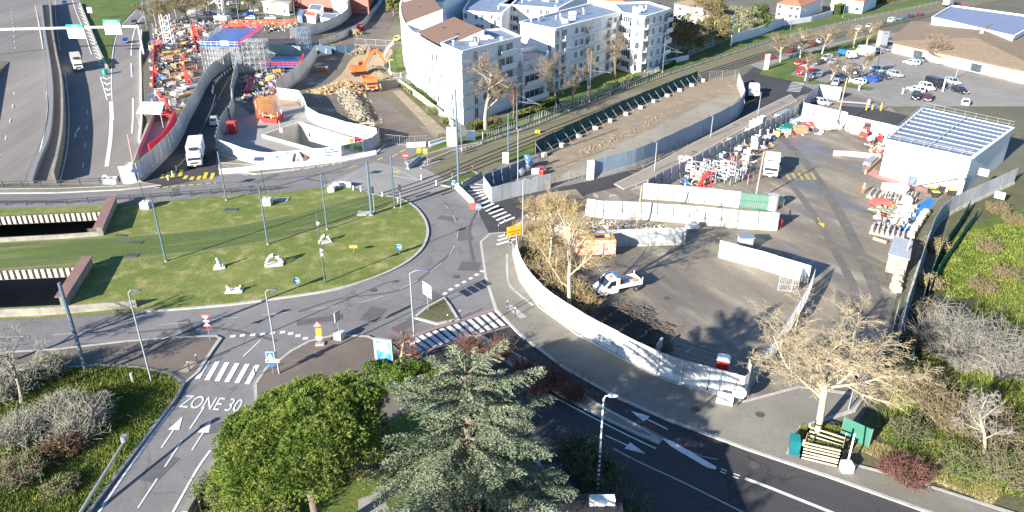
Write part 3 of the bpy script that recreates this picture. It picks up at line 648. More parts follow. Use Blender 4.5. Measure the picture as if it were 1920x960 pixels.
hoarding('long pale post-braced hoarding south of the bus road with the most panels in the yard',[(1099,404),(1130,409),(1200,411),(1290,418),(1380,427),(1456,432)],2.7,hoardc,base=1.0,posts=-1,bmat=pm('pale_block',(.58,.56,.50),.9,.1,1))
hoarding('grey hoarding beside the site entrance, behind the pale post-braced one',[(1204,372),(1262,376),(1320,382),(1386,389)],2.6,hoard,base=.6)
r_=hoarding('green barred gate leaf at the end of the site entrance hoarding',[(1386,389),(1438,394)],2.4,pm('gate_sheet',(.20,.25,.22),.6,.1),base=0,name='site_gate',jit=0);r_['category']='gate'
a,b=GP([(1386,389),(1438,394)]);m=M()
for i in range(15):p=a+(b-a)*(i/14)+Vector((0,-.08,0));m.beam(p+Vector((0,0,.15)),p+Vector((0,0,2.35)),.06)
for z in(.15,1.25,2.38):m.beam(a+Vector((0,-.1,z)),b+Vector((0,-.1,z)),.12)
m.build('bars',green,r_,world=True)
m=M();p=G(1446,392);m.cyl(p,.9,2.3,16);o=m.build('concrete_cylinder',hoardc,loc=None);tag(o,'rounded pale end of the site entrance beside the green gate','concrete pier')
hoarding('tall blue-shaded hoarding along the bus road beside the sandy strip',[(1112,335),(1200,309),(1300,262),(1372,225),(1386,212),(1394,196)],3.3,pm('shade_blue_hoarding',(.30,.38,.46),.5,.1,.5,stripe=3,bump=.4),smooth=5,base=.6)  # blue of the shaded face is mixed into this sheet colour
m=M();a=G(1101,337);b=G(1112,336);m.ribbon([a,b],-.3,.3,0,3.3);o=m.build('fence_end_panel',wh);tag(o,'bright white end panel of the tall hoarding on the sandy strip','fence panel')
hoarding('white hoarding closing the far end of the sandy strip',[(1394,194),(1390,178),(1383,160)],3.0,hoardw,base=.8,posts=1)
hoarding('long grey hoarding with rear posts between the beige footway and the storage yard',[(1212,366),(1240,350),(1300,320),(1400,268),(1460,238),(1492,220),(1503,206)],2.6,hoard,base=.9,posts=-1)
hoarding('white panelled hoarding along the north side of the storage yard',[(1503,218),(1560,232),(1585,238)],3.0,hoardw,base=.6,posts=-1)
hoarding('white hoarding section between the storage yard and the sloping ramp road',[(1585,243),(1640,256),(1690,268)],3.0,hoardw,base=.6,posts=-1)
hoarding('white hoarding box wall in front of the parked silver cars',[(1532,182),(1574,188)],3.0,hoardw,base=.4)
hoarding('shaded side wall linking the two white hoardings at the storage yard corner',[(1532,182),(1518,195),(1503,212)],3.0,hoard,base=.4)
hoarding('corrugated grey hoarding facing the roundabout beside the zebra crossing',[(922,381),(960,371),(1033,353)],2.6,hoard,base=0)
hoarding('short pale return of the corrugated hoarding beside the zebra crossing',[(907,359),(922,381)],2.6,hoardw,base=0)
hoarding('dark blue rear hoarding of the small triangular compound by the crossing',[(907,357),(940,345),(985,326)],2.6,pm('blue_grey_sheet',(.12,.20,.28),.5,.1,stripe=3,bump=.5),base=0,posts=-1)
hoarding('curved grey hoarding between the formwork yard and the diversion road',[(445,114),(421,130),(400,145),(386,164),(376,184),(355,224),(334,268),(306,302),(262,343)],3.4,hoard,smooth=5,base=.5)
hoarding('blue-green net hoarding on the right of the diversion road',[(449,132),(441,160),(437,185)],3.0,pm('pale_teal_sheet',(.34,.42,.44),.6,.15,stripe=3,bump=.4),base=0,posts=-1)
hoarding('stepped grey hoarding on the right of the diversion road ahead of the white truck',[(438,190),(440,205),(434,225)],3.0,hoard,base=0,posts=-1)
hoarding('mesh hoarding beside the parked silver car on the diversion road',[(432,222),(418,244),(409,280)],2.8,pm('teal_grey_sheet',(.20,.30,.34),.6,.15,stripe=3,bump=.4),base=.4,posts=-1)
hoarding('plain white hoarding running from the diversion road to the advertising panels',[(409,285),(432,292),(460,303),(490,310),(512,312)],2.5,hoardw,base=0,jit=.01)
bb=hoarding('white advertising hoarding with site pictures and a French slogan facing the roundabout',[(512,312),(560,309),(600,305),(640,299),(683,289)],2.6,wh,base=.5,jit=0,name='billboard_hoarding')
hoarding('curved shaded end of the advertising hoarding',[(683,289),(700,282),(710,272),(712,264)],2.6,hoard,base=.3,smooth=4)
hoarding('pale inner hoarding with rear posts behind the concrete pit',[(522,185),(562,190),(572,205),(578,222),(600,236),(650,252),(708,264)],2.6,pm('pale_blue_sheet',(.55,.61,.62),.6,.08,.6),base=.35,posts=-1)
hoarding('sweeping light grey hoarding between the pit site and the mud field',[(520,178),(548,160),(575,135),(595,106)],3.6,hoardw,smooth=5,base=.3)
hoarding('dark blue hoarding across the top of the mud field',[(596,100),(630,102),(668,99)],2.4,pm('navy_sheet',(.05,.10,.17),.6,.1),base=0,posts=-1)
hoarding('long curved grey hoarding along the far diversion bend',[(545,72),(575,68),(610,58),(640,44),(660,25)],3.4,hoard,smooth=5,base=.8)
hoarding('low grey hoarding inside the far diversion bend',[(600,86),(640,72),(680,50),(700,25),(715,5),(722,-12)],2.0,hoard,smooth=5,base=.6)
hoarding('weathered teal hoarding behind the lower blue deck',[(500,100),(530,102),(565,106)],3.0,pm('teal_sheet',(.30,.42,.42),.7,.2,stripe=3,bump=.4),base=0)
hoarding('curved hoarding from the modular offices down the right edge of the yard',[(1900,345),(1813,386),(1772,408),(1748,436),(1735,470),(1718,520),(1706,560),(1690,610),(1672,680)],2.8,hoard,smooth=5,base=.5)
hoarding('low white barrier blocks edging the left concrete yard',[(298,195),(283,240),(262,290),(247,335)],1.2,concr,base=0,name='barrier_wall',jit=.02)
def on_wall(a,b,x,z,off=.07):
 d=(b-a).normalized();e=Vector((d.y,-d.x,0));p=a+d*x+e*off+Vector((0,0,z))
 return Matrix.Translation(p-Vector(bb.location))@Matrix(((d.x,0,-e.x*-1,0),(d.y,0,e.y,0),(0,1,0,0),(0,0,0,1))),p,d,e
def panel_on(a,b,x0,x1,z0,z1,mat,name,off=.06):
 d=(b-a).normalized();e=Vector((d.y,-d.x,0));m=M()
 m.beam(a+d*x0+e*off+Vector((0,0,(z0+z1)/2)),a+d*x1+e*off+Vector((0,0,(z0+z1)/2)),.02,z1-z0);return m.build(name,mat,bb,world=True)
A0,A1,A2,A3,A4=GP([(512,312),(560,309),(600,305),(640,299),(683,289)])
photom=gm('photo_print',(.40,.42,.50),(.55,.56,.62),(.22,.12,.08),s1=.5,s2=.9,c3amt=.42);photom2=gm('street_print',(.36,.36,.42),(.45,.46,.52),(.05,.11,.04),s1=.3,s2=.5,c3amt=.55)
L1=(A2-A0).length;LL=(A1-A0).length
panel_on(A0,A1,1.6,LL,.55,2.5,photom,'picture_panel');panel_on(A1,A2,0,(A2-A1).length*.55,.55,2.5,photom,'picture_panel')
m=M();d=(A1-A0).normalized();e=Vector((d.y,-d.x,0))
for x,w_,z0,z1,tilt in((3.3,.55,.8,2.2,.5),(5.2,.5,1.3,2.4,-.5)):
 p=A0+d*x+e*.09;m.beam(p+Vector((0,0,z0)),p+d*tilt+Vector((0,0,z1)),w_,.02)
m.build('picture_figures',pm('print_ochre',(.42,.30,.17),.8,.3,2),bb,world=True)
m=M();d=(A2-A1).normalized();e=Vector((d.y,-d.x,0));p=A1+d*.9+e*.09+Vector((0,0,1.2));m.ball(p,(.7,.02,.5),12,6,jit=.3,rnd=rnd);m.build('picture_figures',pm('print_brown',(.16,.09,.06),.8,.3,2),bb,world=True)
for i,(c,x)in enumerate(((pm('logo_blue',(.35,.60,.75),.6,.05),.55),(pm('logo_dark',(.06,.20,.30),.6,.05),.85),(pm('logo_green',(.15,.60,.35),.6,.05),1.15))):
 d=(A1-A0).normalized();e=Vector((d.y,-d.x,0));m=M();p=A0+d*x+e*.05+Vector((0,0,1.65));mt=Matrix((d,e,Vector((0,0,1)))).transposed()
 m.tube([p,p+e*.03],[.24,.24],16);m.build('logo_disc',c,bb,world=True)
T0=A2;d=(A3-A2).normalized();e=Vector((d.y,-d.x,0))
for t,z,s,mt in(('Ici, votre',2.02,.42,pm('slogan_blue',(.05,.22,.38),.6,.05)),('future station',1.55,.42,MATS['slogan_blue']),('Blagnac',1.05,.42,pm('slogan_green',(.10,.45,.36),.6,.05))):
 p=T0+d*1.0+e*.08+Vector((0,0,z))-Vector(bb.location)
 mtx=Matrix(((d.x,0,e.x,p.x),(d.y,0,e.y,p.y),(0,1,0,p.z),(0,0,0,1)))
 text_obj('slogan',t,s,mt,bb,mtx,sx=1.05,align='LEFT',ext=.01)
panel_on(A3,A4,.2,(A4-A3).length*.95,.6,2.5,photom2,'picture_panel')
def netting(label,px,h,mat,group=None,brace=None,smooth=0,step=3.4,blocks=True):
 P=GP(px);P=sm(P,smooth)if smooth else P;Q=resample(P,step);root=thing('mesh_fence',label,'fence',P[0],group=group)
 m=M()
 for a,b in zip(Q,Q[1:]):m.ribbon([a,b],-.015,.015,.1,h+rnd.uniform(-.12,.05))
 m.build('netting',mat,root,world=True)
 for i,p in enumerate(Q[:90]):
  a=Q[max(0,i-1)];b=Q[min(len(Q)-1,i+1)];d=(b-a).normalized();e=Vector((-d.y,d.x,0))
  mp=M();mp.tube([p,p+Vector((0,0,h))],.035,5);
  if brace:mp.beam(p+e*brace+Vector((0,0,.1)),p+Vector((0,0,h*.8)),.06)
  mp.build('post',gmet,root,world=True)
  if brace and blocks and i%2==0:
   mb=M();mb.box(p+e*(brace+.2)+Vector((0,0,.35)),(.8,.8,.7),rz=rnd.uniform(0,1));mb.build('ballast_block',pm('pale_block',(.58,.56,.50)),root,world=True)
 return root
netting('long dark green netting fence with braces and ballast blocks along the tram line',[(1004,290),(1070,256),(1140,222),(1200,196),(1260,170),(1310,150)],2.6,pm('dark_green_net',(.015,.075,.07),.85,.25,1.2),brace=-2.0)
netting('green debris netting sagging along the right edge of the ditch',[(1815,395),(1795,430),(1765,475),(1745,520),(1728,570),(1715,640),(1705,700)],1.8,teal,smooth=4)
netting('second green netting line on the grass side of the ditch',[(1830,410),(1808,440),(1782,480),(1760,510),(1738,560)],1.6,pm('green_net',(.03,.16,.08),.85,.3,1.2),smooth=4)
netting('green sheeted fence panel on the verge right of the wooden pen',[(1575,818),(1600,832),(1640,848),(1672,862)],2.2,pm('light_green_net',(.04,.16,.11),.8,.12,1),step=2.4)
def picket(label,px,h,mat,gap=.6,group=None,smooth=0,name='railing',rails_=(1.0,.12),th=.04,cat='railing',z0=.0,postgap=2.5):
 P=GP(px);P=sm(P,smooth)if smooth else P;root=thing(name,label,cat,P[0],group=group);m=M()
 for z in rails_:
  for a,b in zip(P,P[1:]):m.beam(a+Vector((0,0,h*z+z0)),b+Vector((0,0,h*z+z0)),th*1.4)
 m.build('rail',mat,root,world=True);m=M()
 for p in resample(P,gap):m.beam(p+Vector((0,0,z0)),p+Vector((0,0,h+z0)),th)
 o=m.build('bars',mat,root,world=True);m=M();k=0
 for p in resample(P,postgap)[:95]:
  m=M();m.beam(p+Vector((0,0,0)),p+Vector((0,0,h+.08+z0)),th*2.2);m.build('post',mat,root,world=True)
 return root
railm=pm('grey_railing',(.30,.31,.31),.6,.15)
picket('grey railing along the near edge of the grass strip beside the tram line',[(866,286),(905,271),(1000,238),(1100,196),(1250,142),(1450,76),(1600,40),(1760,6)],1.1,railm,gap=1.1,postgap=6,th=.05)
picket('pale picket fence around the apartment garden parallel to the tram line',[(905,262),(1000,228),(1060,203),(1150,170),(1228,138),(1262,122)],1.5,pm('pale_picket',(.50,.50,.46),.6,.1),gap=.7,postgap=5,th=.06)
picket('short picket fence at the far garden beside the bushy willow',[(1290,106),(1328,90),(1366,74)],1.5,MATS['pale_picket'],gap=.7,postgap=5,th=.06)
picket('white fence along the footpath below the curved apartment building',[(749,160),(790,190),(830,222),(853,244)],1.5,MATS['pale_picket'],gap=.45,postgap=4,th=.06)
picket('curved white fence around the small lawn beside the excavator',[(738,84),(727,95),(721,112),(727,130),(735,146),(757,146)],1.4,MATS['pale_picket'],gap=.6,postgap=4,smooth=3,th=.05)
picket('dark guard rail on the bridge edge above the motorway',[(-100,352),(107,349),(200,343),(225,341)],.9,dmet,gap=3,postgap=3,rails_=(1,.55),th=.07,name='guard_rail')
picket('dark guard rail between the ring road and the top edge of the roundabout lawn',[(-100,386),(107,384),(210,377),(300,371),(400,364),(450,361),(520,357)],.75,dmet,gap=3,postgap=3,rails_=(1,.6),th=.07,name='guard_rail')
picket('thin rail with poles along the pavement in front of the advertising hoarding',[(551,322),(605,314),(650,304),(668,299)],1.0,railm,gap=2.4,postgap=2.4,rails_=(.9,),th=.035)
picket('temporary mesh barriers closing the sandy strip near the triangular compound',[(1040,349),(1060,343),(1100,333)],2.0,gmet,gap=.5,postgap=3,th=.03)
picket('temporary mesh barriers at the far end of the sandy strip',[(1330,148),(1352,147),(1385,146)],2.0,gmet,gap=.6,postgap=3.5,th=.04)
picket('temporary mesh barrier in front of the dark side street',[(723,270),(762,274),(803,272)],1.9,gmet,gap=.5,postgap=3,th=.03)
picket('temporary mesh barrier crossing the side street near the curved building',[(668,84),(700,86),(738,88)],2.0,gmet,gap=.6,postgap=3.5,th=.04)
picket('wire fence between the yard and the entrance lane under the pale tree',[(1398,740),(1430,700),(1470,640),(1510,570),(1523,536)],2.4,pm('mesh_grey',(.34,.36,.38),.5,.1),gap=.25,postgap=2.5,th=.03,rails_=(1,.66,.33,.05))
picket('wire fence on the far side of the entrance lane under the pale tree',[(1590,770),(1640,700),(1668,640),(1680,590)],2.2,MATS['mesh_grey'],gap=.25,postgap=2.5,th=.03,rails_=(1,.66,.33,.05))
picket('small caged gate beside the white hoarding run in the yard',[(1458,546),(1495,549),(1500,528)],2.0,MATS['mesh_grey'],gap=.2,postgap=1.5,th=.035,rails_=(1,.5,.1))
picket('grey metal fence behind the crowd of parked cars at the top left',[(350,30),(370,22),(405,3)],2.0,MATS['pale_picket'],gap=.5,postgap=4,th=.07)
def gba(label,px,mat=concr,h=.85,name='concrete_barrier',group=None):
 P=GP(px);m=M();prof=[(-.3,0),(.3,0),(.3,.1),(.13,.35),(.1,h),(-.1,h),(-.13,.35),(-.3,.1)]
 for a,b in zip(P,P[1:]):
  d=(b-a).normalized();e=Vector((-d.y,d.x,0));m.loft([[q+e*x+Vector((0,0,z+.02))for x,z in prof]for q in(a,b)])
 o=m.build(name,mat);return tag(o,label,'barrier',group)
gba('white concrete barrier guarding the zebra crossing beside the roundabout',[(855,352),(888,384)],wh)
gba('pale concrete barrier on the tram side of the zebra crossing',[(866,351),(903,331)])
gba('grey concrete barrier behind the no entry sign',[(765,318),(788,299)],hoard)
gba('low white concrete barrier below the plain white hoarding',[(412,326),(440,324),(500,318),(560,313),(640,303),(705,290)],wh)
gba('white concrete barrier closing the side street beside the mesh panels',[(763,276),(800,274)],wh)
gba('sloping white concrete barrier reaching the white totem',[(805,274),(838,264)],wh)
gba('low weathered parapet at the lower edge of the upper road opening',[(-100,460),(107,449),(190,443)],concd,.7,'parapet')
gba('low weathered parapet between the lower road opening and the ring road',[(-100,600),(107,590),(258,577)],concd,1.0,'parapet')
gba('pair of long white concrete blocks in the middle of the storage yard',[(1562,291),(1590,292),(1620,295),(1650,298)],pm('pale_block',(.58,.56,.50)))
gba('fallen white barrier block on the ring road shoulder by the lawn',[(637,349),(659,352)],wh)
for px,lab in(([(216,384),(190,444)],'pink-brown coped parapet beside the upper road opening'),([(170,499),(122,576)],'pink-brown coped parapet beside the lower road opening')):
 a,b=GP(px);r_=thing('parapet_wall',lab,'wall',a);m=M();m.ribbon([a,b],-.35,.35,0,1.3);m.build('wall',concd,r_,world=True)
 m=M();m.ribbon([a,b],-.75,.55,1.3,1.45);m.build('coping',pm('pink_brown_coping',(.24,.145,.125),.9,.15,1),r_,world=True)
def bwall(root,m,px,z0,z1):pass
class Bld:
 def __init__(s,name,label,px,z,cat='apartment building',z0=0,mat=None,roof=None,par=.5,world=None,rt=.35):
  P=world or[G(x,y,z)for x,y in px];s.P=[Vector((p.x,p.y,0))for p in P];s.z=z
  ar=sum(s.P[i].x*s.P[(i+1)%len(P)].y-s.P[(i+1)%len(P)].x*s.P[i].y for i in range(len(P)))
  s.sg=1 if ar>0 else-1
  s.root=thing(name,label,cat,s.P[0]);s.o=Vector(s.root.location)
  m=M();m.prism([(p.x,p.y)for p in s.P],z0,z);m.build('wall',mat or whb,s.root,world=True)
  m=M();m.prism([(p.x,p.y)for p in s.P],z+.004,z+.03);m.build('roof',roof or roofg,s.root,world=True)
  if par:m=M();m.ribbon(s.P+s.P[:1],-rt*.6*s.sg,rt*.4*s.sg,z-.02,z+par)if s.sg<0 else m.ribbon(s.P+s.P[:1],-rt*.6,rt*.4,z-.02,z+par);m.build('parapet',mat or whb,s.root,world=True)
 def face(s,i,floors,fh,bays,zb=.6,H=1.5,sillm=None,pat=None,a=None,b=None,rs=None,dens=1.0):
  "bays: string of w (window), s (window and shutter), b (balcony), l (long loggia), - blank"
  p=a or s.P[i];q=b or s.P[(i+1)%len(s.P)];d=(q-p).normalized();L=(q-p).length;e=Vector((d.y,-d.x,0))*s.sg
  bw=L/len(bays);rs=rs or random.Random(i*7+floors)
  for f in range(floors):
   z=f*fh+zb
   for k,c in enumerate(bays):
    if isinstance(c,str)and c=='-':continue
    c2=c if pat is None else pat(f,k,c)
    if c2=='-':continue
    x=(k+.5)*bw;w_=min(1.3,bw*.55)if c2 in 'wst' else bw*.82;hh=H if c2!='t' else 2.1;zz=z+.35 if c2!='t' else z
    if c2 in 'bl':hh=2.1;zz=z
    m=M();ce=p+d*x+e*.02+Vector((0,0,zz+hh/2));m.beam(ce-d*w_/2,ce+d*w_/2,.05,hh);wo=m.build('window',glassb,s.root,world=True)
    m=M()
    for zz2 in(-hh/2,hh/2):m.beam(ce-d*(w_/2+.05)+e*.03+Vector((0,0,zz2)),ce+d*(w_/2+.05)+e*.03+Vector((0,0,zz2)),.08,.09)
    nm_=2 if w_<2 else 4
    for t in range(nm_+1):q2=ce+d*(w_*(t/nm_-.5))+e*.03;m.beam(q2-Vector((0,0,hh/2)),q2+Vector((0,0,hh/2)),.07,.08)
    m.build('frame',wh,wo,world=s.o)
    if c2 in 's' or(c2 in 'bl' and rs.random()<.4):
     m=M();q2=ce+d*(w_/2+.45)*(1 if rs.random()<.5 else-1)+e*.05 if c2=='s' else ce+d*w_*.3+e*.06;m.beam(q2-d*.35,q2+d*.35,.05,hh);m.build('shutter',shut if rs.random()<.7 else shutg,s.root,world=True)
    if c2 in 'bl':
     m=M();c0=p+d*x+Vector((0,0,z-.15));m.beam(c0-d*bw*.48+e*.6,c0+d*bw*.48+e*.6,1.2,.18);m.beam(c0-d*bw*.48+e*1.15+Vector((0,0,.6)),c0+d*bw*.48+e*1.15+Vector((0,0,.6)),.1,1.0);m.build('balcony',whb,s.root,world=True)
 def band(s,i,zs,mat=None,a=None,b=None):
  p=a or s.P[i];q=b or s.P[(i+1)%len(s.P)];d=(q-p).normalized();e=Vector((d.y,-d.x,0))*s.sg;m=M()
  for z in zs:m.beam(p+e*.06+Vector((0,0,z)),q+e*.06+Vector((0,0,z)),.14,.28)
  m.build('floor_band',mat or pm('band_grey',(.56,.56,.54),.85,.1,.5),s.root,world=True)
 def clutter(s,n,seed,zt=None):
  rr=random.Random(seed);c=sum(s.P,Vector())/len(s.P);zt=zt or s.z
  for k in range(n):
   a=rr.choice(s.P);p=c+(a-c)*rr.uniform(.05,.7);b_=rr.choice(s.P);p=p+(b_-c)*rr.uniform(-.2,.25)
   m=M();h=rr.uniform(.4,1.3)
   if rr.random()<.5:m.box((p.x,p.y,zt+h/2),(rr.uniform(.6,1.8),rr.uniform(.6,1.4),h),rz=.6);nm_='roof_unit'
   else:m.cyl((p.x,p.y,zt),.18,h,8);m.cyl((p.x,p.y,zt+h),.3,.15,8);nm_='roof_vent'
   m.build(nm_,gmet if rr.random()<.5 else whb,s.root,world=True)
ZA=14.6
fr=[G(x,y,ZA)for x,y in((865,100),(977,72),(942,56),(885,62),(828,84))]
A=Bld('apartment_building','white five-storey apartment block with a curved facade and brown roof strips behind the bare tree',None,ZA,world=fr)
fr0=[Vector((p.x,p.y,0))for p in fr]
A.band(0,[3.1,6.0,8.9,11.8]);A.face(0,5,2.9,'-tw-bb-',pat=lambda f,k,c:'-' if f==0 and c=='b' else c)
A.face(4,5,2.9,'ss-',a=A.P[4],b=A.P[0])if A.sg>0 else A.face(4,5,2.9,'b-s')
oc=sm([Vector((p.x,p.y,0))for p in[G(x,y,13.2)for x,y in((829,92),(806,80),(785,67),(768,55),(757,40),(751,22),(751,6),(758,-8))]],3)
mdir=[]
inner=[]
for i,p in enumerate(oc):
 d=(oc[min(i+1,len(oc)-1)]-oc[max(i-1,0)]).normalized();e=Vector((d.y,-d.x,0))
 if e.dot(fr0[2]-p)<0:e=-e
 inner.append(p+e*13)
m=M()
for i in range(len(oc)-1):
 m.prism([oc[i],oc[i+1],inner[i+1],inner[i]],0,11.6)
m.build('curved_wall',whb,A.root,world=True)
m=M();m.ribbon(oc,-.25,.25,11.55,13.3);m.build('curved_parapet',whb,A.root,world=True)
def wedge_roof(i0,i1,zi,zo,mat,nm='brown_roof'):
 m=M();vs=[]
 for i in range(i0,i1+1):
  a=oc[i]*.97+inner[i]*.03;b=inner[i]*.75+oc[i]*.25
  vs+=[(a.x,a.y,zo),(b.x,b.y,zi)]
 fs=[(2*k,2*k+2,2*k+3,2*k+1)for k in range(i1-i0)];m.add(vs,fs);m.build(nm,mat,A.root,world=True)
 m=M()
 for i in(i0,i1):
  a=oc[i]*.97+inner[i]*.03;b=inner[i]*.75+oc[i]*.25;m.add([(a.x,a.y,11.6),(b.x,b.y,11.6),(b.x,b.y,zi-.02),(a.x,a.y,zo-.02)],[(0,1,2,3)])
 for i in range(i0,i1):
  b=inner[i]*.75+oc[i]*.25;c=inner[i+1]*.75+oc[i+1]*.25;m.add([(b.x,b.y,11.6),(c.x,c.y,11.6),(c.x,c.y,zi-.02),(b.x,b.y,zi-.02)],[(0,1,2,3)])
 m.build('gable_wall',whb,A.root,world=True)
wedge_roof(0,7,16.6,13.6,tile);wedge_roof(11,18,16.6,13.6,tile);wedge_roof(18,len(oc)-1,15.6,13.6,roofb,'slate_roof')
for i in(2,5,14):
 a=oc[i]*.6+inner[i]*.4;d=(oc[i+1]-oc[i]).normalized();m=M();m.box((a.x,a.y,15.38),(1.3,.9,.12),rz=math.atan2(d.y,d.x));m.build('skylight',glassb,A.root,world=True)
rr=random.Random(3)
for i in range(0,len(oc)-2,1):
 a,b=oc[i],oc[i+1]
 if(b-a).length<1.5:continue
 for f in range(4):
  d=(b-a).normalized();e=Vector((-d.y,d.x,0));
  if e.dot(inner[i]-a)>0:e=-e
  mid=(a+b)/2+e*.03;z=f*2.9+1.6;hh=1.5 if(i+f)%4 else 2.1;w_=min(1.3,(b-a).length*.5)
  m=M();q2=mid+d*(w_/2+.45);m.beam(q2-d*.34+Vector((0,0,z)),q2+d*.34+Vector((0,0,z)),.05,hh);m.build('shutter',shut if(i*3+f)%5 else shutg,A.root,world=True)
  m=M();m.beam(mid-d*w_/2+Vector((0,0,z)),mid+d*w_/2+Vector((0,0,z)),.06,hh);wo=m.build('window',glassb if(i+f)%3 else shut,A.root,world=True)
  m=M()
  for s_ in(-1,1):m.beam(mid+d*s_*(w_/2)+e*.03+Vector((0,0,z-hh/2)),mid+d*s_*(w_/2)+e*.03+Vector((0,0,z+hh/2)),.08)
  m.build('frame',wh,wo,world=A.o)
A.clutter(9,4)
B=Bld('apartment_building','long white apartment block with grey balconies and flat sky-tinted roofs beside the tram line',[(976,44),(1040,57),(1168,24),(1110,8)],14.6)
B.band(1,[3.1,6.0,8.9,11.8]);B.face(1,5,2.9,'tb-wsbtw-bsw',zb=.5);B.face(0,5,2.9,'---w',pat=lambda f,k,c:c if f%2 else '-');B.clutter(16,8)
B2=Bld('apartment_building','end block of the white apartments with corner balconies under a projecting flat roof',[(1168,26),(1208,34),(1257,19),(1215,6),(1150,8)],14.6)
B2 .band(1,[3.1,6.0,8.9,11.8]);B2 .face(1,5,2.9,'btsb',zb=.5);B2 .face(0,5,2.9,'bw',zb=.5);B2 .clutter(8,18)
Lk=Bld('link_building','low link block with a dark roof between the two white apartment buildings',[(978,98),(980,124),(1024,112),(1030,92)],9,cat='apartment building',roof=roofb,par=.9)
Lk.face(1,2,3.6,'l',zb=1.0);Lk.band(1,[4.2,7.9])
C1=Bld('apartment_building','pale rear apartment block partly hidden behind the brown curved roof',[(868,22),(940,28),(985,-14),(900,-30)],11.5)
C1 .face(0,4,2.9,'w-ws-lw');C1 .clutter(5,2)
C2=Bld('apartment_building','white rear apartment block with a roof full of vents, left of the long block',[(938,10),(1045,18),(1102,-12),(1000,-26)],11.5)
C2 .face(0,4,2.9,'-ll-w-ww-');C2 .clutter(14,5)
C3=Bld('apartment_building','white top-floor block behind the curved building with a dark stair gap',[(758,2),(830,8),(880,-20),(780,-30)],14,par=.6)
C3 .face(0,4,2.9,'-w-')
def house(label,px,z,rz_,roofmat,wallmat=None,ridge=2.2,name='house',bays='w-w',floors=1,hip=.25,cat='house',ov=.5,sides=(0,3)):
 P=[G(x,y,z)for x,y in px];P=[Vector((p.x,p.y,0))for p in P];root=thing(name,label,cat,P[0]);o0=Vector(root.location)
 m=M();m.prism([(p.x,p.y)for p in P],0,z);m.build('wall',wallmat or whb,root,world=True)
 c=sum(P,Vector())/4;E=[c+(p-c)*(1+ov/((p-c).length)*1.4)for p in P]
 l01=(P[1]-P[0]).length;l12=(P[2]-P[1]).length
 if l01>=l12:r0=(E[0]+E[3])/2;r1=(E[1]+E[2])/2;sw=0
 else:r0=(E[0]+E[1])/2;r1=(E[3]+E[2])/2;sw=1
 dd=r1-r0;r0=r0+dd*hip;r1=r1-dd*hip;zt=Vector((0,0,z+ridge));ze=Vector((0,0,z))
 V=[e+ze for e in E]+[r0+zt,r1+zt]+[e+ze-Vector((0,0,.15))for e in E]
 fs=[(0,1,5,4),(2,3,4,5),(3,0,4),(1,2,5)]if not sw else[(1,2,5,4),(3,0,4,5),(0,1,4),(2,3,5)]
 fs+=[(0,1,7,6),(1,2,8,7),(2,3,9,8),(3,0,6,9),(6,7,8,9)]
 m=M();m.add(V,fs);ro=m.build('roof',roofmat,root,world=True)
 m=M();q=r0*.7+r1*.3;m.box((q.x,q.y,z+ridge+.1),(.7,.7,1.2));m.build('chimney',wallmat or whb,ro,world=o0)
 ar=sum(P[i].x*P[(i+1)%4].y-P[(i+1)%4].x*P[i].y for i in range(4));sg=1 if ar>0 else-1
 for i in sides:
  p,q=P[i],P[(i+1)%4];d=(q-p).normalized();e=Vector((d.y,-d.x,0))*sg;L=(q-p).length
  for f in range(floors):
   for k,ch in enumerate(bays):
    if ch=='-':continue
    ce=p+d*L*(k+.5)/len(bays)+e*.03+Vector((0,0,f*2.8+1.6));w_=min(1.4,L/len(bays)*.6)if ch=='w' else L/len(bays)*.8;hh=1.3 if ch=='w' else 2.2
    if ch!='w':ce.z=1.25
    m=M();m.beam(ce-d*w_/2,ce+d*w_/2,.08,hh);wo=m.build('window' if ch=='w' else 'shopfront',glassb if ch!='g' else shut,root,world=True)
    m=M();m.beam(ce-d*(w_/2+.08)+Vector((0,0,-hh/2)),ce+d*(w_/2+.08)+Vector((0,0,-hh/2)),.2,.1);m.beam(ce-d*(w_/2+.08)+Vector((0,0,hh/2)),ce+d*(w_/2+.08)+Vector((0,0,hh/2)),.14,.1);m.build('frame',wh,wo,world=o0)
 return root
house('white villa with an orange tiled roof beyond the tram line',[(1458,6),(1502,12),(1545,-4),(1495,-12)],5.5,0,tileo,floors=2,bays='w-ww')
house('white house hidden behind the large willow bushes',[(1265,6),(1335,18),(1352,2),(1290,-8)],6,0,tilem,floors=2,bays='w-w')
house('far house with terracotta roof right of the orange roofed villa',[(1560,-4),(1620,2),(1650,-12),(1590,-20)],5,0,tileo,bays='w-w')
house('small white house at the top edge beyond the apartments',[(1100,-2),(1170,2),(1200,-14),(1130,-20)],6,0,tileo,bays='w-w-w')
house('wide salmon commercial building with a broad mossy hip roof at the car park',[(1676,77),(1980,144),(2040,70),(1712,40)],3.4,0,tilem,orgbrick,ridge=3.2,name='shop_building',bays='-gsg-ggsg-gs-',cat='shop',ov=1.0,sides=(0,))
Wh=Bld('warehouse','white warehouse with a dark flat roof behind the mossy roofed shop',[(1748,34),(1900,70),(1960,36),(1785,12)],6.5,cat='warehouse',roof=pm('grey_blue_roof',(.20,.23,.33),.6,.1,.5));Wh.face(0,1,3,'w-w-w-w-',zb=3.2,H=.9)
house('brown brick house at the top edge behind the parked cars',[(500,-6),(545,-2),(560,-20),(510,-24)],5,0,tilem,pm('brick_brown',(.30,.17,.12),.9,.2,2),bays='w-w')
house('pale concrete pavilion with an open porch behind the site cabins',[(492,2),(540,8),(548,-2),(505,-8)],4.5,0,pm('flat_beige',(.5,.46,.38)),pm('beige_wall',(.55,.50,.40),.9,.1),ridge=.5,bays='w-w')
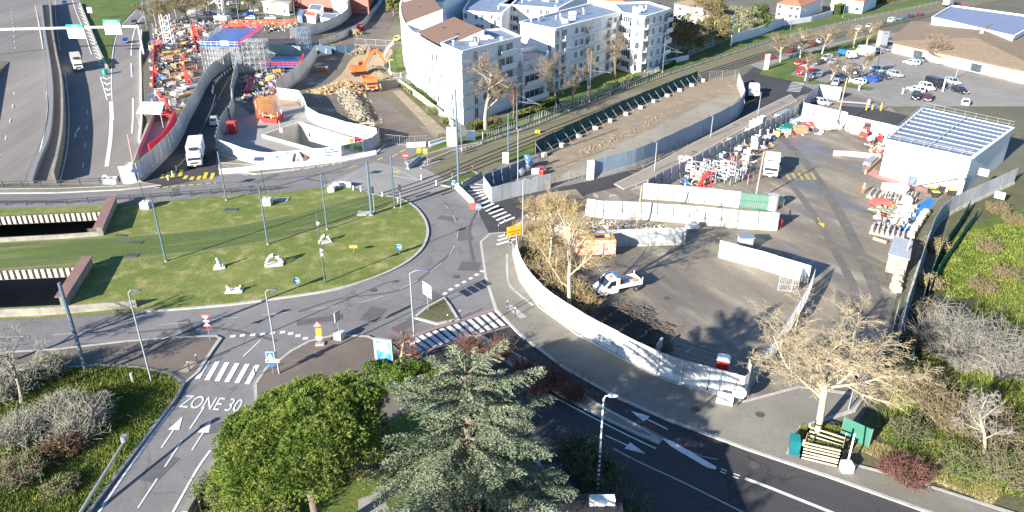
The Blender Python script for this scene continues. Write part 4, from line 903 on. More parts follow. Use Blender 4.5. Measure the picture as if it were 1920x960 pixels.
house('long red brick building at the top edge beyond the diversion bend',[(545,-8),(690,-2),(700,-24),(560,-30)],6,0,tilem,pm('brick_red',(.34,.13,.10),.9,.2,2),bays='w-w-w-w')
hs=[(i,390+rnd.uniform(0,200),rnd.uniform(-300,300))for i in range(26)]
for i,Y,X in hs:
 w_=rnd.uniform(9,16);z=rnd.uniform(3.5,6);base=[Vector((X,Y,0)),Vector((X+w_,Y+2,0)),Vector((X+w_-2,Y+11,0)),Vector((X-2,Y+9,0))]
ZM=6.2
Mo=Bld('modular_office','white two-storey modular site office with a railed ribbed metal roof on the right',[(1663,262),(1822,296),(1900,240),(1732,203)],ZM,cat='site office',mat=wh,roof=pm('blue_steel_roof',(.15,.19,.26),.4,.15,.6,metal=.2),par=.12)
p0,p1,p2,p3=Mo.P
m=M()
for k in range(1,9):
 t=k/9;a=p0+(p3-p0)*t;b=p1+(p2-p1)*t;m.beam(a+Vector((0,0,ZM+.12)),b+Vector((0,0,ZM+.12)),.15,.12)
for t in(0.5,):a=p0+(p1-p0)*t;b=p3+(p2-p3)*t;m.beam(a+Vector((0,0,ZM+.2)),b+Vector((0,0,ZM+.2)),.15,.12,m=0)
m.build('roof_beams',pm('roof_beam',(.42,.44,.46)),Mo.root,world=True)
for a,b in((p0,p1),(p0,p3),(p3,p2)):
 m=M();L=(b-a).length;d=(b-a).normalized()
 for z in(.55,1.1):m.beam(a+Vector((0,0,ZM+z)),b+Vector((0,0,ZM+z)),.05)
 x=0
 while x<L:m.beam(a+d*x+Vector((0,0,ZM)),a+d*x+Vector((0,0,ZM+1.15)),.07);x+=1.9
 m.build('roof_railing',gmet,Mo.root,world=True)
d=(p1-p0).normalized();e=Vector((d.y,-d.x,0));e=e if e.y<0 else-e
for x,z,w_,h in((1.0,1.0,.8,2.0),(4.0,4.4,1.8,1.1),(7.2,4.4,1.8,1.1),(12,1.5,1.4,1.1),(15,4.4,1.4,1.1),(18,1.5,1.4,1.1)):
 m=M();c=p0+d*x+e*.03+Vector((0,0,z));m.beam(c-d*w_/2,c+d*w_/2,.06,h);wo=m.build('window',shut,Mo.root,world=True)
 m=M();m.beam(c-d*w_/2+Vector((0,0,h/2)),c+d*w_/2+Vector((0,0,h/2)),.1,.08);m.build('frame',gmet,wo,world=Mo.o)
m=M()
a=p0+d*6.0+e*1.2+Vector((0,0,.1));b=p0+d*12.0+e*1.2+Vector((0,0,3.0));m.beam(a,b,.9,.12)
for o_ in(.45,-.45):
 m.beam(a+e*o_+Vector((0,0,1.0)),b+e*o_+Vector((0,0,1.0)),.05)
 for t in range(7):q=a+(b-a)*t/6+e*o_;m.beam(q,q+Vector((0,0,1)),.04)
m.build('stair',gmet,Mo.root,world=True)
m=M();m.beam(p0+d*.5+e*.7+Vector((0,0,3.0)),p0+d*13+e*.7+Vector((0,0,3.0)),1.3,.1)
for o_ in(.5,1.0):m.beam(p0+d*.5+e*1.3+Vector((0,0,3+o_)),p0+d*13+e*1.3+Vector((0,0,3+o_)),.05)
for t in range(9):q=p0+d*(.5+12.5*t/8)+e*1.3;m.beam(q,q+Vector((0,0,4)),.07)
m.build('walkway',gmet,Mo.root,world=True)
m=M()
for t in range(1,10):q=p0+(p1-p0)*t/10+e*.02;m.beam(q,q+Vector((0,0,ZM)),.05)
m.beam(p0+e*.02+Vector((0,0,3.05)),p1+e*.02+Vector((0,0,3.05)),.05,.12);m.build('panel_joints',pm('joint_grey',(.5,.5,.5)),Mo.root,world=True)
def cabin(label,px,z,mat=None,roof=None):
 b_=Bld('site_cabin',label,px,z,cat='site cabin',mat=mat or wh,roof=roof or roofg,par=.08);b_.face(0,1,2.4,'w-',zb=.7,H=.9);b_.face(3,1,2.4,'w',zb=.7,H=.9);return b_
cabin('tall stack of white site cabins inside the far diversion bend',[(622,-4),(650,2),(660,-8),(632,-14)],6)
cabin('white cabin with a grey lean-to roof left of the tall cabin stack',[(578,17),(600,20),(606,10),(584,8)],3.4)
cabin('small cabin under a rusty orange roof inside the far diversion',[(566,27),(590,31),(595,22),(573,18)],2.6,roof=pm('orange_sheet_roof',(.55,.22,.10),.8,.15))
cabin('low white cabin beside the orange roofed cabin',[(601,33),(628,36),(634,26),(606,24)],2.4)
cabin('blue-grey cabin at the left end of the far diversion cabins',[(557,28),(566,29),(572,19),(562,17)],2.7,mat=pm('cabin_blue',(.10,.16,.26)))
def cmat(name,col):return pm('car_'+name,col,.22,.03,.5,spec=.6)
CC=dict(white=(.78,.78,.77),silver=(.42,.44,.46),grey=(.16,.17,.19),black=(.02,.022,.03),red=(.50,.02,.03),maroon=(.13,.02,.025),blue=(.015,.07,.42),navy=(.015,.03,.09),teal=(.10,.17,.20),lightblue=(.22,.38,.55),brown=(.12,.09,.08),yellow=(.75,.6,.1))
lampm=pm('headlamp',(.75,.75,.72),.1,.02,spec=.8);tailm=pm('tail_lamp',(.45,.01,.01),.2,.05);platem=pm('number_plate',(.7,.7,.66),.5,.02);plast=pm('dark_plastic',(.03,.03,.032),.6,.1);rimm=pm('wheel_rim',(.38,.39,.40),.3,.05,metal=.7)
KIND={
'hatch':(4.05,1.72,.92,1.45,.70,.56,.12,.02,.82),'estate':(4.5,1.78,.93,1.47,.70,.56,.10,.02,.84),'sedan':(4.5,1.78,.90,1.42,.69,.54,.26,.12,.82),
'suv':(4.5,1.86,1.05,1.68,.72,.60,.10,.02,.98),'mpv':(4.7,1.85,1.05,1.75,.82,.66,.06,.01,.95),'van':(5.2,2.0,1.3,2.3,.90,.76,.0,.0,1.05)}
def wheel(root,x,y,r,w_=.2):
 m=M();m.tube([(x,y-w_/2,r),(x,y+w_/2,r)],[r,r],14);wo=m.build('wheel',blk,root)
 s=1 if y>0 else-1;m=M();m.tube([(x,y+s*w_*.3,r),(x,y+s*(w_/2+.015),r)],[r*.62,r*.55],10);m.build('rim',rimm,wo)
def car(label,kind,col,px,dpx,cat='car',group=None,two=None,sc=1.0,z=0,pos=None,head=None,nm='parked_car'):
 L,W,zb,zr,fw,fr_,re,rb,zh=KIND[kind];c=pos or G(*px)
 h=head if head is not None else heading(G(*px),G(px[0]+dpx[0],px[1]+dpx[1]))
 r=thing(nm,label,cat,(c.x,c.y,c.z),h,group);r.scale=(sc,)*3
 X=lambda f:-L/2+L*f;w2=W/2
 def ring(x,z0,z1,w0,w1):return[Vector((x,-w0,z0)),Vector((x,-w0,(z0+z1)/2+.05)),Vector((x,-w1,z1)),Vector((x,w1,z1)),Vector((x,w0,(z0+z1)/2+.05)),Vector((x,w0,z0))]
 m=M();zbb=zb if kind!='van' else zr
 if kind=='van':
  secs=[ring(X(0),.45,zr-.1,w2*.96,w2*.86),ring(X(.02),.3,zr,w2,w2*.9),ring(X(.72),.28,zr,w2,w2*.9),ring(X(.79),.28,zr-.08,w2,w2*.86),ring(X(.9),.28,zb+.02,w2,w2*.86),ring(X(.98),.3,zh,w2*.94,w2*.8),ring(X(1),.4,zh-.25,w2*.86,w2*.75)]
 else:
  secs=[ring(X(0),.4,zb-.12,w2*.86,w2*.8),ring(X(.03),.26,zb,w2*.97,w2*.86),ring(X(.2),.24,zb+.02,w2,w2*.9),ring(X(.6),.24,zb,w2,w2*.9),ring(X(fw),.24,zb-.01,w2,w2*.88),ring(X(.92),.26,zh-.06,w2*.97,w2*.82),ring(X(.98),.3,zh-.2,w2*.86,w2*.74),ring(X(1),.38,zh-.32,w2*.76,w2*.66)]
 m.loft(secs);bm_=cmat(col,CC[col]);bo=m.build('body',bm_ if not two else cmat(two,CC[two]),r,smooth=False)
 if kind!='van':
  g=M();wg=w2*.87;wr=w2*.68
  b4=[(X(rb),zb-.02),(X(re),zr-.03),(X(fr_),zr-.03),(X(fw),zb-.04)]
  vs=[Vector((b4[0][0],-wg,b4[0][1])),Vector((b4[1][0],-wr,b4[1][1])),Vector((b4[2][0],-wr,b4[2][1])),Vector((b4[3][0],-wg,b4[3][1]))];vs+=[Vector((v.x,-v.y,v.z))for v in vs]
  g.add(vs,[(0,1,2,3),(7,6,5,4),(0,4,5,1),(2,6,7,3),(1,5,6,2)]);g.build('windows',glass,r)
  m=M();m.add([Vector((X(re)-.03,-wr-.03,zr-.06)),Vector((X(fr_)+.05,-wr-.03,zr-.06)),Vector((X(fr_)+.05,wr+.03,zr-.06)),Vector((X(re)-.03,wr+.03,zr-.06)),Vector((X(re)+.1,-wr+.08,zr+.02)),Vector((X(fr_)-.1,-wr+.08,zr+.02)),Vector((X(fr_)-.1,wr-.08,zr+.02)),Vector((X(re)+.1,wr-.08,zr+.02))],[(4,5,6,7),(0,1,5,4),(1,2,6,5),(2,3,7,6),(3,0,4,7)]);m.build('roof',bm_,r)
  m=M()
  for s in(-1,1):
   m.beam((X(fw),s*wg,zb),(X(fr_),s*wr,zr-.02),.08,.07);m.beam((X(rb)+.02,s*wg,zb),(X(re),s*wr,zr-.02),.12,.12)
   xm=X((re+fr_)/2+.03);m.beam((xm,s*(wg+.005),zb),(xm-.05,s*(wr+.01),zr-.03),.09,.06)
   if kind in('estate','mpv','suv'):xm=X(re+.14);m.beam((xm,s*(wg+.005),zb),(xm,s*(wr+.01),zr-.03),.09,.06)
  m.build('pillars',bm_,r)
 else:
  m=M();m.add([Vector((X(.79)+.02,-w2*.82,zr-.12)),Vector((X(.79)+.02,w2*.82,zr-.12)),Vector((X(.895),w2*.84,zb+.08)),Vector((X(.895),-w2*.84,zb+.08))],[(0,1,2,3)]);m.box((X(.72),0,1.62),(.75,W*.985,.5));m.build('windows',glass,r)
 for fx in(.19,.81):
  for s in(-1,1):wheel(r,X(fx),s*(w2-.09),.31 if kind not in('van','suv')else.35)
 for s in(-1,1):
  m=M();m.box((X(.975),s*w2*.62,zh-.2),(.16,.32,.14));m.build('headlight',lampm,r)
  m=M();m.box((X(.0)+.02,s*w2*.74,zb-.14 if kind!='van' else 1.1),(.08,.2,.18 if kind!='van' else.4));m.build('tail_light',tailm,r)
  m=M();m.box((X(fw)-.25,s*(w2+.06),zb+.05 if kind!='van' else 1.4),(.12,.16,.13));m.build('mirror',plast,r)
 m=M();m.box((X(1)-.03,0,.42),(.1,W*.6,.16));m.box((X(1)-.06,0,.6),(.12,W*.36,.09));m.build('grille',plast,r)
 m=M();m.box((X(1)+.03,0,.44),(.03,.5,.11));m.build('number_plate',platem,r)
 return r
P_='cars parked in the car park'
CARS=[
('bright red car behind the red and white camper van in the car park','sedan','red',(1500,121),(-10,3)),
('brown estate car parked behind the red car at the left end of the car park','estate','brown',(1533,121),(-10,3)),
('pale pickup half hidden by the bare car park trees','suv','silver',(1549,113),(-10,3)),
('silver hatchback parked just right of the red and white camper van','hatch','silver',(1528,146),(-10,2.5)),
('dark navy car behind the small silver car at the car park edge','sedan','navy',(1573,146),(-10,1)),
('small silver car facing the white hoarding at the car park edge','hatch','silver',(1566,159),(-4,5)),
('white SUV in the row behind the white hatchback','suv','white',(1592,138),(10,4)),
('white hatchback nose-in beside the bright blue car','hatch','white',(1607,157),(-10,-2)),
('bright blue car between the white hatchback and a black car','estate','blue',(1631,152),(-10,-2)),
('black car immediately right of the bright blue car','estate','black',(1653,147),(10,2)),
('light blue car behind the black car under the bare trees','hatch','lightblue',(1643,134),(10,3)),
('silver estate at the end of the row beside the lamp post','estate','silver',(1678,143),(10,3)),
('dark blue car left of the salmon shop entrance','estate','navy',(1642,99),(10,2)),
('white-fronted black car at the corner of the salmon shop','estate','grey',(1659,95),(10,3)),
('white car in front of two dark cars outside the shop','estate','white',(1708,121),(-10,-2)),
('teal-grey car in the middle of three outside the shop','sedan','teal',(1722,115),(-10,-2)),
('maroon car furthest back of the three outside the shop','sedan','maroon',(1735,111),(-10,-2)),
('light blue hatchback parked right of the fan-shaped bare tree','estate','lightblue',(1774,122),(-10,-1)),
('long black people carrier parked behind two white cars','van','black',(1752,163),(10,3)),
('white SUV in front of the black people carrier','suv','white',(1737,168),(10,4)),
('white estate behind the dark SUV by the bollard','estate','white',(1716,172),(-10,-3)),
('dark grey SUV facing the railed office roof','suv','black',(1716,185),(-1,5)),
('maroon car beside the dark grey SUV facing the railed office roof','hatch','maroon',(1739,188),(-.5,5)),
('silver-blue car behind the black hatchback near the right lamp post','estate','silver',(1786,157),(10,3.5)),
('black hatchback at the right end of the car park','estate','black',(1799,174),(10,3.5)),
('grey hatchback behind the white SUV under the bare trees','hatch','grey',(1600,128),(10,4)),
('silver hatchback beside the recovery truck','hatch','silver',(1562,120),(-10,3)),
('navy hatchback between the white SUV and the small silver car','hatch','navy',(1582,149),(10,3)),
('white car with a dark rear window at the right edge of the photo','hatch','white',(1809,196),(0,-5)),
]
for l,k,c,p,d in CARS:car(l,k,c,p,d,group=P_)
P2='cars parked along the street beyond the tram line'
for l,k,c,p,d in[
('maroon car parked on the street behind the left car park tree','sedan','maroon',(1484,98),(10,-3)),
('silver car parked on the street between bare tree trunks','estate','silver',(1506,91),(10,-3)),
('brown-red car parked on the street beyond the grass mound','sedan','maroon',(1525,86),(10,-3)),
('white estate on the street at the end of the tree-lined row','estate','white',(1539,80),(10,-3)),
('white saloon first in the far street row','sedan','white',(1611,56),(10,-2.5)),
('silver saloon second in the far street row','sedan','silver',(1631,51),(10,-2.5)),
('dark grey car before the white van in the far street row','estate','grey',(1651,46),(10,-2.5)),
('white minivan in the far street row','mpv','white',(1672,41),(10,-2.5)),
('grey car just beyond the white minivan in the far street row','estate','teal',(1690,37),(10,-2.5)),
('blue-grey car last but one in the far street row','estate','navy',(1708,33),(10,-2.5)),
('dark maroon car last in the far street row','estate','maroon',(1725,30),(10,-2.5)),
('red car at the top right edge beside a white lorry','hatch','red',(1805,14),(10,-2.5)),
('dark car at the top right edge between the lorry and the red car','sedan','black',(1795,9),(10,-2.5))]:car(l,k,c,p,d,group=P2)
car('red car turning out of the street behind the white totem sign','hatch','red',(1444,111),(10,-2),nm='car')
_cv=car('red and white camper van at the left end of the car park','van','red',(1507,139),(-10,2),cat='camper van',two='red',nm='camper_van');m=M();m.box((-.65,0,1.82),(3.6,1.94,.98));m.build('upper_body',cmat('white',CC['white']),_cv)
car('large white delivery van parked beyond the trees near the shop','van','white',(1620,104),(-10,-3.5),cat='van',sc=1.25,nm='delivery_van')
P3='cars parked at the top left beyond the works'
for l,k,c,p,d in[
('white hatchback in front of a blue car by the red site barriers','hatch','white',(470,36),(-10,0)),('blue car between the white hatchback and a silver car','estate','blue',(468,29),(-10,0)),
('silver car behind the blue car at the top left','hatch','silver',(477,22),(-10,0)),('white convertible alone beside the beige pavilion','sedan','white',(508,36),(-10,0)),
('dark green car facing the site right of the beige pavilion','hatch','teal',(547,29),(0,4)),('dark car parked left of the crane base','estate','navy',(393,28),(10,0)),
('white car at the very top beside the lattice mast','estate','white',(436,9),(10,-1)),('white car at the top edge left of the pavilion','estate','white',(463,8),(10,-1)),('black car second row behind the crane base','estate','black',(440,22),(10,0))]:car(l,k,c,p,d,group=P3)
def mcar(label,kind,col,px,px2,nm='car',**k):
 a=GM(*px);b=GM(*px2);return car(label,kind,col,px,None,pos=a+Vector((0,0,.05)),head=heading(a,b),nm=nm,**k)
mcar('dark blue car driving down the right motorway branch beside the gantry leg','hatch','blue',(236,80),(232,92))
mcar('dark car under the gantry beam on the right motorway branch','estate','navy',(252,45),(246,54))
mcar('car with red and white markings at the top of the left motorway branch','estate','navy',(122,8),(126,22))
car('silver car driving down the diversion road behind the white box truck','hatch','silver',(402,233),(-.6,8),nm='car')
car('pale yellow-roofed car parked beside the curved apartment facade','hatch','yellow',(744,76),(-4,3),nm='parked_car')
car('silver car half hidden behind the white hoarding box wall','hatch','silver',(1541,196),(10,2),nm='parked_car')
def lorry(label,px,dpx,L=8.2,W=2.45,H=3.5,body=wh,cab=wh,nm='box_truck',kind='box',pos=None,head=None,cabL=1.9,cabH=2.7,stripe=None):
 c=pos or G(*px);h=head if head is not None else heading(G(*px),G(px[0]+dpx[0],px[1]+dpx[1]));r=thing(nm,label,'truck',c,h)
 m=M();m.box((-.1,0,.75),(L-.6,W*.42,.3));m.build('chassis',plast,r)
 x1=L/2;x0=x1-cabL;w2=W/2*.96
 def ring(x,z0,z1,w):return[Vector((x,-w,z0)),Vector((x,-w*.97,z1-.15)),Vector((x,-w*.85,z1)),Vector((x,w*.85,z1)),Vector((x,w*.97,z1-.15)),Vector((x,w,z0))]
 m=M();m.loft([ring(x0,.55,cabH,w2),ring(x1-.5,.5,cabH,w2),ring(x1-.12,.5,1.45,w2*.99),ring(x1,.55,1.3,w2*.93)]);co_=m.build('cab',cab,r)
 m=M();m.add([(x1-.47,-w2*.86,cabH-.25),(x1-.47,w2*.86,cabH-.25),(x1-.1,w2*.9,1.52),(x1-.1,-w2*.9,1.52)],[(0,1,2,3)]);m.build('windscreen',glass,co_)
 for s in(-1,1):
  m=M();m.box((x1-1.0,s*(w2+.0),1.85),(.75,.05,.6));m.build('side_window',glass,co_)
  m=M();m.box((x1-.35,s*(w2+.18),1.9),(.1,.2,.5));m.beam((x1-.4,s*w2*.95,2.2),(x1-.35,s*(w2+.2),2.2),.04);m.build('mirror',plast,r)
  m=M();m.box((x1+.0,s*w2*.72,.85),(.08,.35,.2));m.build('headlight',lampm,r)
 m=M();m.box((x1-.02,0,.62),(.16,W*.95,.28));m.box((x1+.0,0,1.08),(.06,W*.55,.3));m.build('bumper',plast,r)
 m=M();m.box((x1+.08,0,.6),(.03,.52,.12));m.build('number_plate',platem,r)
 xb0,xb1=-L/2,x0-.15;cx=(xb0+xb1)/2;bl=xb1-xb0
 if kind=='box':
  m=M();m.box((cx,0,(1.0+H)/2),(bl,W,H-1.0));bo=m.build('cargo_box',body,r)
  m=M();m.box((xb1+.14,0,H-.45),(.3,W*.6,.5));m.build('cooling_unit',plast,r)
  for s in(-1,1):
   m=M();m.box((cx,s*(W/2+.012),1.05),(bl,.02,.12));m.box((cx,s*(W/2+.012),H-.06),(bl,.02,.1));m.build('edge_trim',gmet,bo)
  if stripe:
   m=M();m.box((cx+.4,W/2+.02,2.6),(.9,.02,.7));m.build('logo_panel',blue,bo)
 elif kind=='tipper':
  m=M();m.box((cx,0,1.05),(bl,W,.12));m.box((cx,W/2-.05,1.55),(bl,.1,1.0));m.box((cx,-W/2+.05,1.55),(bl,.1,1.0));m.box((xb1-.05,0,1.75),(.1,W,1.4));m.box((xb0+.05,0,1.5),(.1,W,.9));bo=m.build('tipper_body',body,r)
  m=M();m.box((cx,0,1.3),(bl*.9,W*.85,.5));m.build('load',pm('pale_load',(.45,.42,.38),.9,.3,2),bo)
 elif kind=='flat':
  m=M();m.box((cx,0,1.1),(bl,W,.15));m.box((cx+.2,0,1.6),(bl*.8,W*.8,.9));m.build('flat_bed',body,r)
 for x in([x1-1.25,xb0+1.3]+([xb0+2.5]if L>7 else[])):
  for s in(-1,1):wheel(r,x,s*(W/2-.17),.48,.32)
 return r
lorry('white refrigerated box truck crossing the yellow markings on the diversion road',(370,302),(-2,9),L=9,stripe=True)
lorry('white lorry standing in the storage yard beside the yellow hatching',(1444,326),(-1,9),L=6.2,H=3.0,nm='lorry')
lorry('white lorry seen from behind driving up the bus road',(1412,181),(0,-9),L=6.5,H=3.0,nm='lorry',kind='tipper')
lorry('orange tipper truck loaded beside the excavator in the side street',(694,166),(5,8),L=7.6,body=org,cab=org,kind='tipper',nm='tipper_truck').scale=(1.22,)*3
_p=GM(147,128);_q=GM(152,142);lorry('long beige box lorry driving down the left motorway branch',None,None,L=10,H=3.7,body=pm('beige_box',(.52,.49,.43),.7,.1),nm='lorry',pos=_p+Vector((0,0,.05)),head=heading(_p,_q))
lorry('white lorry parked at the top right edge of the street',(1777,12),(10,-2.5),L=6.5,H=3.2,nm='lorry')
lorry('white recovery truck with a blue load parked under the car park trees',(1586,108),(10,3),L=6.5,H=2.4,body=blue,nm='recovery_truck',kind='flat',cabH=2.3)
a=G(1186,540);b=G(1127,552);hd=heading(a,b);c=(a+b)/2;c.z=.05
r=thing('dropside_van','white dropside works van with tools in its open bed parked in the yard','van',c,hd)
W=2.0;w2=1.0
def ring(x,z0,z1,w):return[Vector((x,-w,z0)),Vector((x,-w,(z0+z1)/2)),Vector((x,-w*.86,z1)),Vector((x,w*.86,z1)),Vector((x,w,(z0+z1)/2)),Vector((x,w,z0))]
m=M();m.loft([ring(.35,.4,2.15,w2*.98),ring(.6,.35,2.25,w2),ring(1.35,.35,2.2,w2),ring(2.2,.35,1.32,w2),ring(2.75,.4,1.05,w2*.94),ring(2.95,.45,.75,w2*.84)]);cb=m.build('cab',cmat('white',CC['white']),r)
m=M();m.add([(1.42,-.82,2.12),(1.42,.82,2.12),(2.2,.84,1.36),(2.2,-.84,1.36)],[(0,1,2,3)]);m.build('windscreen',glass,cb)
for s in(-1,1):
 m=M();m.add([(.75,s*1.005,1.35),(1.95,s*1.005,1.35),(1.35,s*.93,1.95),(.75,s*.93,1.95)],[(0,1,2,3),(3,2,1,0)]);m.build('side_window',glass,cb)
 m=M();m.box((1.9,s*1.12,1.4),(.15,.2,.3));m.build('mirror',plast,r)
 m=M();m.box((2.7,s*.72,.95),(.35,.28,.16));m.build('headlight',lampm,r)
 m=M();m.box((-2.75,s*.85,.85),(.08,.2,.3));m.build('tail_light',tailm,r)
 m=M();m.box((2.55,s*.97,.72),(.35,.08,.16));m.box((2.1,s*1.0,.72),(.25,.05,.1));m.build('warning_stripe',red,r)
m=M();m.box((2.9,0,.5),(.2,1.85,.28));m.build('bumper',plast,r)
m=M();m.box((-1.25,0,.9),(3.1,2.05,.1));m.box((-1.25,1.0,1.15),(3.1,.05,.42));m.box((-1.25,-1.0,1.15),(3.1,.05,.42));m.box((-2.8,0,1.15),(.05,2.05,.42));m.box((.28,0,1.4),(.06,2.0,.9))
for s in(-1,1):m.box((.28,s*.95,1.55),(.08,.08,1.3));m.box((-2.8,s*.98,1.35),(.07,.07,.9))
bd=m.build('dropside_bed',wh,r)
m=M();m.box((0,0,.62),(5.0,.8,.22));m.build('chassis',plast,r)
for nm_,p,s_,mt in(('tool_bag',(-.4,.45,1.05),(.5,.6,.3),red),('toolbox',(-.5,-.4,1.05),(.5,.4,.3),pm('dark_blue_box',(.02,.04,.12))),('rubble_sack',(-2.1,.2,1.1),(.9,.7,.3),wood),('plank',(-1.6,-.5,1.0),(1.8,.2,.08),wood)):m=M();m.box(p,s_,rz=.3);m.build(nm_,mt,bd)
m=M();m.box((.25,-.3,2.25),(.3,.5,.12));m.build('roof_beacon',blue,r)
m=M();m.box((1.1,.2,2.26),(.3,.4,.06));m.build('roof_mark',org,r)
for x in(2.0,-2.03):
 for s in(-1,1):wheel(r,x,s*.86,.35,.24)
a,b=GP([(1079,479),(1150,477)]);r=thing('site_trailer','orange-roofed site trailer covered in colourful graffiti in front of the corrugated hoarding','trailer',(a+b)/2,heading(a,b));L=(b-a).length
def trailer_mat():
 m=bpy.data.materials.new('graffiti_paint');m.use_nodes=True;nt,N,Lk_=NL(m);bs=N['Principled BSDF'];tc=N.new('ShaderNodeTexCoord');n=N.new('ShaderNodeTexNoise');n.inputs['Scale'].default_value=1.1;n.inputs['Detail'].default_value=3;n.inputs['Distortion'].default_value=1.5
 Lk_.new(tc.outputs['Object'],n.inputs['Vector']);cr=N.new('ShaderNodeValToRGB');cr.color_ramp.interpolation='CONSTANT';Lk_.new(n.outputs[0],cr.inputs[0]);e=cr.color_ramp.elements
 e[0].position=0;e[0].color=(.70,.24,.12,1);e[1].position=.42;e[1].color=(.62,.42,.36,1)
 for p_,c_ in((.46,(.72,.30,.10,1)),(.52,(.25,.42,.55,1)),(.55,(.70,.66,.62,1)),(.60,(.62,.10,.06,1)),(.66,(.15,.32,.40,1))):q=e.new(p_);q.color=c_
 Lk_.new(cr.outputs[0],bs.inputs['Base Color']);bs.inputs['Roughness'].default_value=.6;return m
m=M();m.loft([[Vector((x,-1.2,.6)),Vector((x,-1.25,2.3)),Vector((x,-1.05,2.6)),Vector((x,1.05,2.6)),Vector((x,1.25,2.3)),Vector((x,1.2,.6))]for x in(-L/2,L/2)]);m.build('body',trailer_mat(),r)
m=M();m.box((0,0,2.63),(L-.1,2.15,.05));rf=m.build('roof',pm('orange_roof_sheet',(.62,.33,.08),.6,.2,.8),r)
m=M();m.box((.4,-.2,2.72),(1.2,.8,.06));m.build('solar_panel',pm('solar_cell',(.01,.02,.08),.15,.1,spec=.8),rf)
for x in(-L*.35,-L*.18,L*.32):m=M();m.box((x,.1,2.72),(.5,.5,.12));m.build('roof_hatch',whb,rf)
for x in(-.1,1.0):wheel(r,x,-1.05,.36);wheel(r,x,1.05,.36)
m=M();m.box((L*.18,-1.27,1.5),(.08,.04,1.7));m.build('door_edge',dmet,r)
def excavator(label,px,dpx,boom,mat=org):
 c=G(*px);h=heading(G(*px),G(px[0]+dpx[0],px[1]+dpx[1]));r=thing('excavator',label,'excavator',c,h)
 for s in(-1,1):
  m=M();P=[Vector((math.cos(t)*.4+(1.3 if math.cos(t)>0 else-1.3),0,.42+math.sin(t)*.4))for t in[2*math.pi*k/16 for k in range(16)]]
  m.loft([[p+Vector((0,s*1.0-.25,0))for p in P],[p+Vector((0,s*1.0+.25,0))for p in P]]);m.build('track',blk,r)
 m=M();m.box((-.5,0,1.5),(3.0,2.4,1.0));m.box((-1.6,0,1.6),(.8,2.5,1.0));m.build('superstructure',mat,r)
 m=M();m.box((.5,.75,2.1),(1.4,.9,1.3));cb=m.build('cab',mat,r);m=M();m.box((.55,.75,2.25),(1.42,.92,.8));m.build('cab_glass',glass,cb)
 P=[Vector(p)for p in boom];m=M();m.beam(P[0],P[1],.45,.6);m.beam(P[1],P[2],.4,.5);m.build('boom',mat,r);m=M();m.beam(P[2]+Vector((-.2,0,.3)),P[3],.32,.42);m.build('stick',mat,r)
 m=M();q=P[3];m.loft([[q+Vector((-.3,y,.2)),q+Vector((.5,y,.3)),q+Vector((.7,y,-.4)),q+Vector((.1,y,-.9)),q+Vector((-.5,y,-.6))]for y in(-.6,.6)]);m.build('bucket',dmet,r)
 r.scale=(1.25,)*3
 m=M();m.beam(P[0]*.7+P[1]*.3+Vector((.5,0,-.6)),(P[1]+P[2])/2,.15);m.build('hydraulic_ram',gmet,r)
 return r
excavator('orange excavator digging beside the orange tipper truck',(676,141),(10,-1),[(.8,0,1.8),(2.6,0,4.6),(4.2,0,4.8),(5.9,0,1.8)])
def small_machine(label,nm,px,dpx,mat,cat):
 c=G(*px);h=heading(G(*px),G(px[0]+dpx[0],px[1]+dpx[1]));r=thing(nm,label,cat,c,h)
 m=M();m.box((-.3,0,1.0),(2.4,1.3,.7));m.box((-1.2,0,1.35),(.9,1.2,.4));m.build('body',mat,r)
 m=M();m.box((.0,.1,1.9),(1.2,1.1,1.1));cb=m.build('cab',mat,r);m=M();m.box((.0,.1,1.95),(1.22,1.12,.7));m.build('cab_glass',glass,cb)
 m=M();m.beam((-1.2,-.5,1.7),(2.2,-.5,1.0),.28);m.box((2.4,-.1,.6),(.15,1.5,.9));m.build('lifting_arm',mat,r)
 for x in(-1.0,1.0):
  for s in(-1,1):wheel(r,x,s*.85,.5,.35)
 return r
small_machine('red telescopic handler in front of the white hoarding of the storage yard','telehandler',(1622,252),(-2,5),red,'forklift')
small_machine('small red machine on the dark side street above the excavator','site_dumper',(676,56),(-3,3),red,'dumper')
